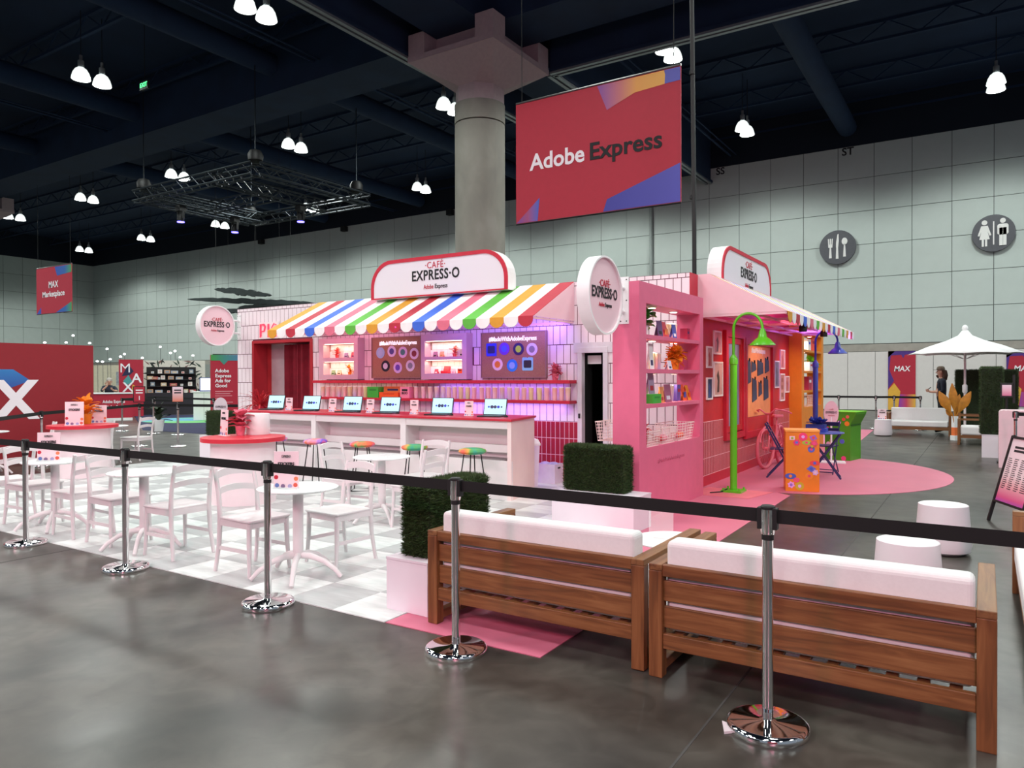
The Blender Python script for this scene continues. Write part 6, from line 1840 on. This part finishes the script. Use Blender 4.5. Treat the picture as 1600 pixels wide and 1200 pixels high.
for row, (z, us) in enumerate(((1.82, (-0.75, -0.45, -0.15, 0.15, 0.5, 0.85)), (1.55, (-0.85, -0.68, -0.5, -0.33, 0.0, 0.35, 0.8)), (1.25, (-0.75, -0.3, 0.1, 0.45, 0.8)), (0.95, (-0.85, -0.5, -0.1, 0.25, 0.6, 0.9)))):
    for i, u in enumerate(us):
        w, h = 0.06 + 0.03 * ((gi * 5) % 4), 0.10 + 0.03 * ((gi * 3) % 4)
        t = thing('stall_goods', '%s pale package from the left on the %s shelf of the retail stall' % (ORD[i], ('top', 'second', 'third', 'lowest')[row]), 'goods', at_stall(u, 0.38, z), th, 'goods in the retail stall')
        m = mat('goods_%d' % (gi % 8), gc[gi % 8], 0.6)
        box('carton', m, -w, -0.06, 0, w, 0.06, h, t, bevel=0.006)
        box('label', mat('goods_%d' % ((gi + 3) % 8), gc[(gi + 3) % 8], 0.6), -w * 0.6, -0.063, h * 0.25, w * 0.6, -0.06, h * 0.75, t)
        gi += 1
for i in range(4):
    t = thing('stall_goods', '%s white mug stack from the left on the retail stall counter' % ORD[i], 'goods', at_stall(0.1 + 0.25 * i, -0.3, 0.95), th, 'goods on the stall counter')
    MB().lathe([(0.06, 0), (0.07, 0.13), (0.05, 0.13), (0.001, 0.05)], 12, cap=False).build('mug', mat('goods_1'), t, smooth=40)
    MB().tube([(0.06, 0, 0.1), (0.1, 0, 0.09), (0.1, 0, 0.05), (0.06, 0, 0.04)], 0.008, 6).build('handle', mat('goods_1'), t)
# ---- vendor wall with little lamps on top
CREAM = mat('vendor_wall_cream', '#d0cbb2', 0.7)
v0, v1 = Vector((-47.6, 21.7, 0)), Vector((-39.2, 27.1, 0))
d = (v1 - v0).normalized()
vw = thing('vendor_wall', 'long low cream vendor partition beyond the red desk', 'partition')
for k in range(3):
    a, c = v0 + (v1 - v0) * (k / 6), v0 + (v1 - v0) * ((k + 0.985) / 6)
    MB().bar(a + Vector((0, 0, 1.2)), c + Vector((0, 0, 1.2)), 0.08, 2.4).build('partition_panel', CREAM, vw)
for k, (x_, y_, z_) in enumerate(((-42.6, 24.4, 1.75), (-43.2, 24.0, 1.6), (-42.1, 24.75, 1.65))):
    MB().bar((x_ + 0.2, y_ - 0.18, z_), (x_ + 0.75, y_ + 0.17, z_), 0.03, 0.8).build('pinned_print', mat('pinned_print_%d' % k, ('#7a86b0', '#9aa4a8', '#b8a878')[k], 0.7, var=0.3, scale=6), vw)
SPOT = mat('vendor_spot_glow', (0.95, 1.0, 1.0, 1), emit=9)
LP = [(-45.14, 20.94, 3.66), (-44.12, 21.6, 3.66), (-43.79, 21.82, 4.06), (-42.99, 22.33, 3.62), (-42.16, 22.86, 3.29), (-42.62, 22.55, 2.59), (-42.37, 22.71, 2.56), (-42.0, 22.95, 2.7), (-41.51, 23.27, 2.85), (-41.33, 23.39, 2.99), (-39.61, 24.5, 3.39), (-39.11, 24.81, 3.05), (-38.9, 24.95, 3.16), (-38.65, 25.1, 2.8), (-38.04, 25.5, 2.9), (-40.46, 23.94, 2.77)]
for i, (a, b_, z) in enumerate(LP):
    t = thing('clip_lamp', 'tiny white spot lamp on a thin pole beyond the red wall, %s from the left' % ORD[i], 'lamp', (a, b_, 0), 0, 'vendor stall lamps')
    MB().cyl((0, 0, 0), (0, 0, z), 0.012, n=5).build('pole', mat('lamp_pole_grey', '#4a4c4c', 0.6), t)
    MB().sphere((0.05, -0.05, z), 0.07, 10, 6, 0.7).build('lamp_head', SPOT, t, smooth=60)
# ---- red totem Adobe Express Ads for Good
x, y = -20.0, 14.49
t = thing('totem_sign', 'crimson totem lettered Adobe Express Ads for Good left of the cafe', 'sign', (x, y, 0), facing(x, y, 0.15))
box('totem_body', CRIMSON, -0.40, 0.0, 0.0, 0.40, 0.15, 2.33, t)
MB().prism([(-0.40, 2.33), (0.40, 2.33), (0.40, 2.15), (0.10, 2.15), (-0.02, 2.02), (-0.14, 2.15), (-0.40, 2.15)], -0.006, 0.0, 'y').build('printed_band', grad_mat('print_green_teal', [(0, '#3f9a40'), (0.5, '#3f8a80'), (1, '#4a80a0')], 'X', -0.4, 0.4), t)
for k, s in enumerate(('Adobe', 'Express', 'Ads for', 'Good')):
    text(s, 0.15, WHITEINK, t, (-0.28, -0.012, 1.83 - 0.155 * k), bold=0.025, align='LEFT')
for k in range(7):
    z = 1.18 - 0.07 * k - (0.06 if k > 3 else 0)
    box('printed_line', mat('print_pale_rose', '#dc98a0', 0.6, var=0), -0.28, -0.004, z, -0.28 + 0.52 * (1, 0.85, 0.95, 0.4, 1, 0.8, 0.9)[k], -0.0005, z + 0.02, t)
x, y = -21.4, 15.97
t = thing('display_screen', 'bright white and magenta lit screen behind the crimson totem', 'screen', (x, y, 0), facing(x, y))
box('screen_case', BLACK, -0.75, 0.0, 0.9, 0.35, 0.08, 2.42, t)
box('lit_panel', ramp_mat('lit_screen', [(0.2, '#f0e8ff'), (0.6, '#f4dcf4'), (0.9, '#e0a0e0')], 1.5, 0.3, 0.2, emit=1.2), -0.72, -0.004, 0.93, 0.32, 0.0, 2.39, t)
MB().box(-0.25, 0.02, 0.0, -0.15, 0.06, 0.9).box(-0.5, -0.25, 0.0, 0.1, 0.3, 0.03).build('screen_stand', BLACK, t)
# ---- white kiosk on the blue carpet
x, y = -25.0, 17.2
t = thing('kiosk', 'white kiosk with an angled monitor on the round green carpet', 'kiosk', (x, y, 0.012), facing(x, y))
box('cabinet', WARMWHITE, -0.37, 0.0, 0.0, 0.37, 0.5, 1.05, t, bevel=0.006)
box('cabinet_top', WHITE, -0.40, -0.03, 1.05, 0.40, 0.53, 1.09, t)
box('cabinet_seam', mat('seam_grey', '#8a8c8c', 0.6), -0.004, -0.002, 0.0, 0.004, 0.0, 1.05, t)
MB().prism([(0.05, 1.09), (0.10, 1.09), (0.2, 1.62), (0.15, 1.62)], -0.15, 0.55, 'x').build('monitor', mat('monitor_blue_edge', '#2c3c8a', 0.4), t)
MB().add([(-0.12, 0.052, 1.13), (0.52, 0.052, 1.13), (0.52, 0.142, 1.59), (-0.12, 0.142, 1.59)], [(0, 1, 2, 3)]).build('monitor_screen', mat('monitor_glow', (0.8, 0.9, 0.85, 1), emit=0.9), t)
o = MB().prism([(-31.5, 18.2), (-21.9, 12.95), (-18.6, 12.95), (-21.0, 15.2), (-27.8, 20.3)], 0.0, 0.006).build('floor_rug_blue', mat('rug_navy', '#0e1240', 0.9, var=0.1, scale=3), None)
struct(o, 'navy blue stall carpet')
o = MB().prism(circle(-25.4, 17.0, 2.1, 1.7, n=40), 0.006, 0.010).build('floor_rug_round', ramp_mat('rug_blue_green', [(0.4, '#5a90c8'), (0.5, '#5aa8a8'), (0.6, '#6ab468')], 0.35, 0.8, 0.5), None)
struct(o, 'round blue and green stall carpet')
# ---- stanchions behind the seating
def sign_top(st_, m, s, ink):
    box('sign_frame', BLACK, -0.13, -0.015, 1.04, 0.13, 0.015, 1.42, st_)
    box('sign_panel', m, -0.112, -0.018, 1.058, 0.112, -0.015, 1.402, st_)
    text(s, 0.13, ink, st_, (0, -0.022, 1.14), bold=0.02)
    box('printed_line', ink, -0.075, -0.0195, 1.31, 0.075, -0.018, 1.34, st_)
    box('printed_line', ink, -0.075, -0.0195, 1.25, 0.075, -0.018, 1.28, st_)
a = stanchion('chrome stanchion before the crimson wall', -14.46, 6.63, (-11.4, 3.9), n=12)
stanchion('chrome stanchion with a red sign numbered 1', -16.68, 9.78, (-14.46, 6.63), n=12)
s1 = bpy.data.objects['stanchion'] if False else [o for o in bpy.data.objects if o.get('label') == 'chrome stanchion with a red sign numbered 1'][0]
s1.rotation_euler = (0, 0, 0)
e1 = bpy.data.objects.new('sign_head', None); C.objects.link(e1); e1.parent = s1; e1.rotation_euler = (0, 0, facing(-16.68, 9.78))
sign_top(e1, CRIMSON, '1', WHITEINK)
stanchion('chrome stanchion with a pale gradient sign', -15.85, 10.22, (-16.68, 9.78), n=12)
s2 = [o for o in bpy.data.objects if o.get('label') == 'chrome stanchion with a pale gradient sign'][0]
e2 = bpy.data.objects.new('sign_head', None); C.objects.link(e2); e2.parent = s2; e2.rotation_euler = (0, 0, facing(-15.85, 10.22))
sign_top(e2, grad_mat('sign_peach_gradient', [(0, '#e07a5a'), (0.5, '#e8c0c0'), (1, '#ecdce8')], 'Z', 1.05, 1.4), '', INK)
stanchion('chrome stanchion at the right end of the far left queue', -13.9, 10.9, (-15.85, 10.22), n=12)
for i, (x_, y_, nx) in enumerate(((-21.9, 12.3, (-20.1, 12.2)), (-20.1, 12.2, (-19.06, 12.3)), (-19.06, 12.3, None), (-23.3, 14.2, (-21.9, 12.3)), (-19.3, 13.6, (-23.3, 14.2)))):
    stanchion('small far stanchion in the queue before the blue carpet, %s' % ('leftmost front post', 'middle front post', 'right front post', 'rear left post', 'rear right post by the kiosk')[i], x_, y_, nx, n=10)
t = thing('oval_sign', 'small white oval cafe sign standing behind the little hedge', 'sign', (-12.9, 9.25, 0.005), facing(-12.9, 9.25))
box('base_plate', WHITE, -0.2, -0.14, 0, 0.2, 0.14, 0.03, t)
MB().cyl((0, 0, 0.03), (0, 0, 0.9), 0.016, n=8).build('pole', WHITE, t, smooth=40)
MB().prism(circle(0, 1.02, 0.13, 0.19, n=28), -0.012, 0.012, 'y').build('oval_board', mat('oval_grey_white', '#d8d6da', 0.4), t)
text('EXPRESS\u00b7O', 0.06, INK, t, (0, -0.015, 1.02), bold=0.02, width=0.19)
potted('potted_plant', 'dark green floor plant beside the red numbered sign', (-21.0, 12.9, 0.006), 0.17, 0.35, WHITE, mat('leaf_dark_green', '#26381c', 0.6, var=0.3), 40, 0.42, 0.12, 61, (0.2, 1.3), 0.3)

# ---- black cable drop above the cafe
t = thing('cable_drop', 'black bundled cable hanging from the ceiling to the cafe roof', 'cable')
MB().tube([(-3.92, 11.5, 3.05), (-3.94, 11.55, 4.0), (-3.98, 11.6, 6.5), (-4.02, 11.6, 10.0), (-4.05, 11.6, 13.8)], 0.035, 8).build('cable_sleeve', BLACK, t, smooth=60)
for z in (4.5, 6.5, 8.5, 10.5):
    MB().lathe([(0.045, -0.03), (0.045, 0.03)], 8, (-3.985, 11.585, z)).build('cable_tie', BLACK, t)

# ---- unseen stands added behind the viewer to give the chrome red and dark bands
t = thing('brand_wall', 'crimson wall added behind the viewer for red chrome reflections', 'display wall', (0, -3.6, 0))
box('wall_slab', mat('brand_wall_red'), 0.9, 0.0, 0.0, 4.6, -0.3, 3.0, t)
box('wall_plinth', BLACK, 0.9, 0.02, 0.0, 4.6, -0.32, 0.1, t)
t = thing('reflection_drape', 'black drape added behind the viewer for dark chrome reflections', 'curtain', (0, -5.2, 0))
cp = [(-8.0 + 6.2 * k / 120, 0.04 * sin(k * 1.3)) for k in range(121)]
MB().prism(cp + [(x_, y_ - 0.015) for x_, y_ in cp[::-1]], 0.02, 3.0).build('drape', BLACK, t, smooth=60)
MB().cyl((-8.05, 0, 3.02), (-1.75, 0, 3.02), 0.025, n=8).build('top_pipe', STEEL, t)

# ================================================================== PEOPLE
SKINS = []
def skinned(name, pts, edges, root, parent, paint, mats):
    me = bpy.data.meshes.new(name)
    bm = bmesh.new()
    lay = bm.verts.layers.skin.verify()
    vs = {}
    for k, (p, r) in pts.items():
        v = bm.verts.new(p)
        v[lay].radius = r if isinstance(r, tuple) else (r, r)
        v[lay].use_root = (k == root)
        vs[k] = v
    for a_, b_ in edges:
        bm.edges.new((vs[a_], vs[b_]))
    bm.to_mesh(me)
    bm.free()
    o = link(name, me, parent)
    o.modifiers.new('skin', 'SKIN').use_smooth_shade = True
    s = o.modifiers.new('smooth', 'SUBSURF')
    s.levels = 2
    s.render_levels = 2
    SKINS.append((o, paint, mats))
    return o
def finish_skins():
    bpy.context.view_layer.update()
    dg = bpy.context.evaluated_depsgraph_get()
    for o, paint, mats in SKINS:
        me = bpy.data.meshes.new_from_object(o.evaluated_get(dg))
        o.modifiers.clear()
        o.data = me
        me.materials.clear()
        for m in mats:
            me.materials.append(m)
        for p in me.polygons:
            p.use_smooth = True
            p.material_index = paint(p.center)
SKIN = mat('skin_tone', '#c89a84', 0.6, var=0.05)
SHIRT = mat('shirt_dark_navy', '#161c2c', 0.8, var=0.1)
TROUS = mat('trousers_black', '#0f1014', 0.8, var=0.1)
SHOE = mat('shoe_black', '#0c0c0c', 0.5)
HAIR = mat('hair_brown', '#4a3224', 0.8, var=0.2, scale=40)
def fingers(d, palm, fwd, side, curl, r=0.0085, L=(0.07, 0.08, 0.075, 0.06)):
    """Adds four curled fingers and a thumb to the joint table."""
    E = []
    for k, l in enumerate(L):
        o_ = Vector(palm) + Vector(side) * (0.027 - 0.018 * k)
        a_ = o_ + Vector(fwd) * (0.04 + l * 0.45)
        b_ = a_ + Vector(fwd) * l * 0.35 + Vector(curl) * l * 0.3
        d['f%d%s0' % (k, palm)] = (tuple(o_ + Vector(fwd) * 0.03), r)
        d['f%d%s1' % (k, palm)] = (tuple(a_), r)
        d['f%d%s2' % (k, palm)] = (tuple(b_), r * 0.85)
        E += [('f%d%s0' % (k, palm), 'f%d%s1' % (k, palm)), ('f%d%s1' % (k, palm), 'f%d%s2' % (k, palm))]
    o_ = Vector(palm) + Vector(side) * 0.03
    d['t%s0' % (palm,)] = (tuple(o_), r)
    d['t%s1' % (palm,)] = (tuple(o_ + Vector(side) * 0.025 + Vector(fwd) * 0.03), r)
    d['t%s2' % (palm,)] = (tuple(o_ + Vector(side) * 0.02 + Vector(fwd) * 0.06), r * 0.85)
    E += [('t%s0' % (palm,), 't%s1' % (palm,)), ('t%s1' % (palm,), 't%s2' % (palm,))]
    return E
pr_ = thing('person', 'person in a cap and dark clothes standing with a phone by the umbrella', 'person', (-1.05, 24.0, 0.0), radians(188))
J = {'pelvis': ((0, 0, 0.98), (0.155, 0.115)), 'waist': ((0.0, 0, 1.14), (0.145, 0.105)), 'chest': ((-0.01, 0, 1.34), (0.165, 0.125)), 'upper': ((-0.02, 0, 1.47), (0.12, 0.10)), 'neck': ((0.0, 0, 1.56), 0.055),
     'jaw': ((0.03, 0, 1.64), (0.068, 0.075)), 'head': ((0.02, 0, 1.73), (0.085, 0.098)), 'crown': ((0.01, 0, 1.80), (0.07, 0.08))}
E_ = [('pelvis', 'waist'), ('waist', 'chest'), ('chest', 'upper'), ('upper', 'neck'), ('neck', 'jaw'), ('jaw', 'head'), ('head', 'crown')]
for s, nm in ((1, 'l'), (-1, 'r')):
    J.update({'sh' + nm: ((-0.02, s * 0.19, 1.46), 0.068), 'el' + nm: ((-0.02, s * 0.25, 1.17), 0.050), 'wr' + nm: ((0.23, s * 0.11, 1.15), 0.034), 'pa' + nm: ((0.30, s * 0.07, 1.17), (0.038, 0.022)),
              'hi' + nm: ((0, s * 0.09, 0.90), 0.092), 'kn' + nm: ((0.02 * s + 0.02, s * 0.10, 0.50), 0.062), 'an' + nm: ((0.04 * s - 0.03, s * 0.10, 0.09), 0.042), 'to' + nm: ((0.04 * s + 0.13, s * 0.11, 0.045), (0.045, 0.03))})
    E_ += [('upper', 'sh' + nm), ('sh' + nm, 'el' + nm), ('el' + nm, 'wr' + nm), ('wr' + nm, 'pa' + nm), ('pelvis', 'hi' + nm), ('hi' + nm, 'kn' + nm), ('kn' + nm, 'an' + nm), ('an' + nm, 'to' + nm)]
def paint1(c):
    if c.z < 0.085: return 3
    if c.z < 1.0 and abs(c.y) < 0.26 and c.x < 0.2: return 2
    if c.z > 1.535 or c.x > 0.10: return 0
    return 1
skinned('body', J, E_, 'pelvis', pr_, paint1, [SKIN, SHIRT, TROUS, SHOE])
for s in (1, -1):
    fd = {'palm': ((0.30, s * 0.07, 1.17), (0.036, 0.02))}
    fe = fingers(fd, (0.30, s * 0.07, 1.17), (0.85, -s * 0.4, 0.3), (0, s * 0.1, 1.0), (-0.2, -s * 0.9, 0.1))
    for k in ('f0', 'f1', 'f2', 'f3', 't'):
        fe.append(('palm', '%s%s0' % (k, (0.30, s * 0.07, 1.17))))
    skinned('hand', fd, fe, 'palm', pr_, lambda c: 0, [SKIN])
MB().lathe([(0.104, 1.765), (0.106, 1.80), (0.09, 1.855), (0.05, 1.88), (0.001, 1.885)], 20, (0.01, 0, 0), cap=False).build('cap_crown', mat('cap_taupe', '#6a5a4c', 0.8), pr_, smooth=60)
MB().prism([(0.07, -0.085), (0.15, -0.07), (0.19, 0.0), (0.15, 0.07), (0.07, 0.085)], 1.772, 1.782).build('cap_brim', mat('cap_taupe'), pr_)
MB().tube([(-0.06, 0.05, 1.76), (-0.085, 0.07, 1.66), (-0.06, 0.09, 1.54), (-0.02, 0.12, 1.42)], [0.05, 0.05, 0.045, 0.02], 10).tube([(-0.06, -0.05, 1.76), (-0.085, -0.07, 1.66), (-0.06, -0.09, 1.54), (-0.02, -0.12, 1.42)], [0.05, 0.05, 0.045, 0.02], 10).tube([(-0.09, 0, 1.76), (-0.11, 0, 1.62), (-0.11, 0, 1.48)], [0.05, 0.06, 0.03], 10).build('hair', HAIR, pr_, smooth=60)
MB().tube([(0.095, 0, 1.63), (0.09, 0, 1.59), (0.07, 0, 1.53)], [0.035, 0.03, 0.012], 8).build('beard', HAIR, pr_, smooth=60)
MB().tube([(0.105, 0, 1.725), (0.128, 0, 1.695), (0.11, 0, 1.685)], [0.010, 0.016, 0.012], 8).build('nose', SKIN, pr_, smooth=60)
for s in (1, -1):
    MB().sphere((0.098, s * 0.034, 1.725), 0.011, 8, 6).build('eye', BLACK, pr_, smooth=60)
    MB().sphere((0.01, s * 0.092, 1.71), 0.022, 8, 6, 1.4).build('ear', SKIN, pr_, smooth=60)
MB().tube([(0.105, -0.028, 1.66), (0.113, 0, 1.657), (0.105, 0.028, 1.66)], 0.005, 6).build('mouth', mat('lip_tone', '#9a5a50', 0.6), pr_)
t = thing('phone', 'dark phone held by the standing person', 'phone', (-1.39, 23.95, 1.21), radians(188))
MB().box(-0.008, -0.035, -0.02, 0.008, 0.035, 0.12).build('phone_body', BLACK, t, rot=(0, radians(-50), 0), bevel=0.003)
MB().box(-0.0095, -0.031, -0.015, -0.0082, 0.031, 0.115).build('phone_screen', mat('phone_glass', '#3a4450', 0.1, var=0), t, rot=(0, radians(-50), 0))
# seated person at the red desk
sx, sy = -29.3, 15.95
ps = thing('person', 'person in a dark shirt leaning on the red service desk', 'person', (sx, sy, 0.0), facing(sx, sy) - pi / 2)
J = {'pelvis': ((-0.05, 0, 0.75), (0.16, 0.13)), 'waist': ((-0.03, 0, 0.92), (0.16, 0.12)), 'chest': ((0.06, 0, 1.12), (0.19, 0.14)), 'upper': ((0.11, 0, 1.26), (0.13, 0.11)), 'neck': ((0.15, 0, 1.34), 0.06),
     'jaw': ((0.20, 0, 1.40), (0.07, 0.075)), 'head': ((0.20, 0, 1.49), (0.09, 0.10)), 'crown': ((0.18, 0, 1.57), (0.07, 0.08))}
E_ = [('pelvis', 'waist'), ('waist', 'chest'), ('chest', 'upper'), ('upper', 'neck'), ('neck', 'jaw'), ('jaw', 'head'), ('head', 'crown')]
for s, nm in ((1, 'l'), (-1, 'r')):
    wr = (0.42, 0.14, 1.13) if s > 0 else (0.30, -0.06, 1.33)
    J.update({'sh' + nm: ((0.10, s * 0.20, 1.24), 0.075), 'el' + nm: ((0.26, s * 0.28, 1.10), 0.05), 'wr' + nm: (wr, 0.035), 'pa' + nm: ((wr[0] + 0.03, wr[1] - 0.04, wr[2] + 0.04), (0.04, 0.025)),
              'hi' + nm: ((-0.03, s * 0.10, 0.68), 0.10), 'kn' + nm: ((0.22, s * 0.12, 0.50), 0.07), 'an' + nm: ((0.10, s * 0.12, 0.09), 0.045), 'to' + nm: ((0.24, s * 0.12, 0.045), (0.045, 0.03))})
    E_ += [('upper', 'sh' + nm), ('sh' + nm, 'el' + nm), ('el' + nm, 'wr' + nm), ('wr' + nm, 'pa' + nm), ('pelvis', 'hi' + nm), ('hi' + nm, 'kn' + nm), ('kn' + nm, 'an' + nm), ('an' + nm, 'to' + nm)]
def paint2(c):
    if c.z < 0.085: return 3
    if c.z < 0.72: return 2
    if c.z > 1.335 or c.x > 0.30: return 0
    return 1
skinned('body', J, E_, 'pelvis', ps, paint2, [SKIN, mat('shirt_slate', '#2c3442', 0.8), TROUS, SHOE])
for pm_ in ((0.45, 0.10, 1.17), (0.33, -0.10, 1.37)):
    fd = {'palm': (pm_, (0.036, 0.02))}
    fe = fingers(fd, pm_, (0.4, -0.5, 0.6), (0.2, 0.3, 0.8), (-0.6, -0.3, 0.1))
    for k in ('f0', 'f1', 'f2', 'f3', 't'):
        fe.append(('palm', '%s%s0' % (k, pm_)))
    skinned('hand', fd, fe, 'palm', ps, lambda c: 0, [SKIN])
MB().lathe([(0.10, 1.50), (0.108, 1.54), (0.09, 1.60), (0.05, 1.63), (0.001, 1.64)], 18, (0.17, 0, 0), cap=False).build('hair', mat('hair_grey', '#a8a29a', 0.8), ps, smooth=60)
MB().tube([(0.29, 0, 1.49), (0.315, 0, 1.46), (0.295, 0, 1.45)], [0.010, 0.016, 0.012], 8).build('nose', SKIN, ps, smooth=60)
for s in (1, -1):
    MB().sphere((0.285, s * 0.035, 1.49), 0.012, 8, 6).build('eye', BLACK, ps, smooth=60)
    MB().sphere((0.19, s * 0.095, 1.47), 0.022, 8, 6, 1.4).build('ear', SKIN, ps, smooth=60)
MB().tube([(0.285, -0.028, 1.425), (0.292, 0, 1.422), (0.285, 0.028, 1.425)], 0.005, 6).build('mouth', mat('lip_tone'), ps)
t = thing('desk_stool', 'dark stool under the person at the red desk', 'stool', (sx, sy, 0.0))
MB().lathe([(0.17, 0.56), (0.18, 0.6), (0.001, 0.61)], 16).build('seat', BLACK, t, smooth=40)
MB().cyl((0, 0, 0.03), (0, 0, 0.57), 0.03, n=8).build('column', STEEL, t)
MB().lathe([(0.2, 0), (0.2, 0.02), (0.03, 0.05)], 16).build('foot', STEEL, t)
finish_skins()
finish_texts()
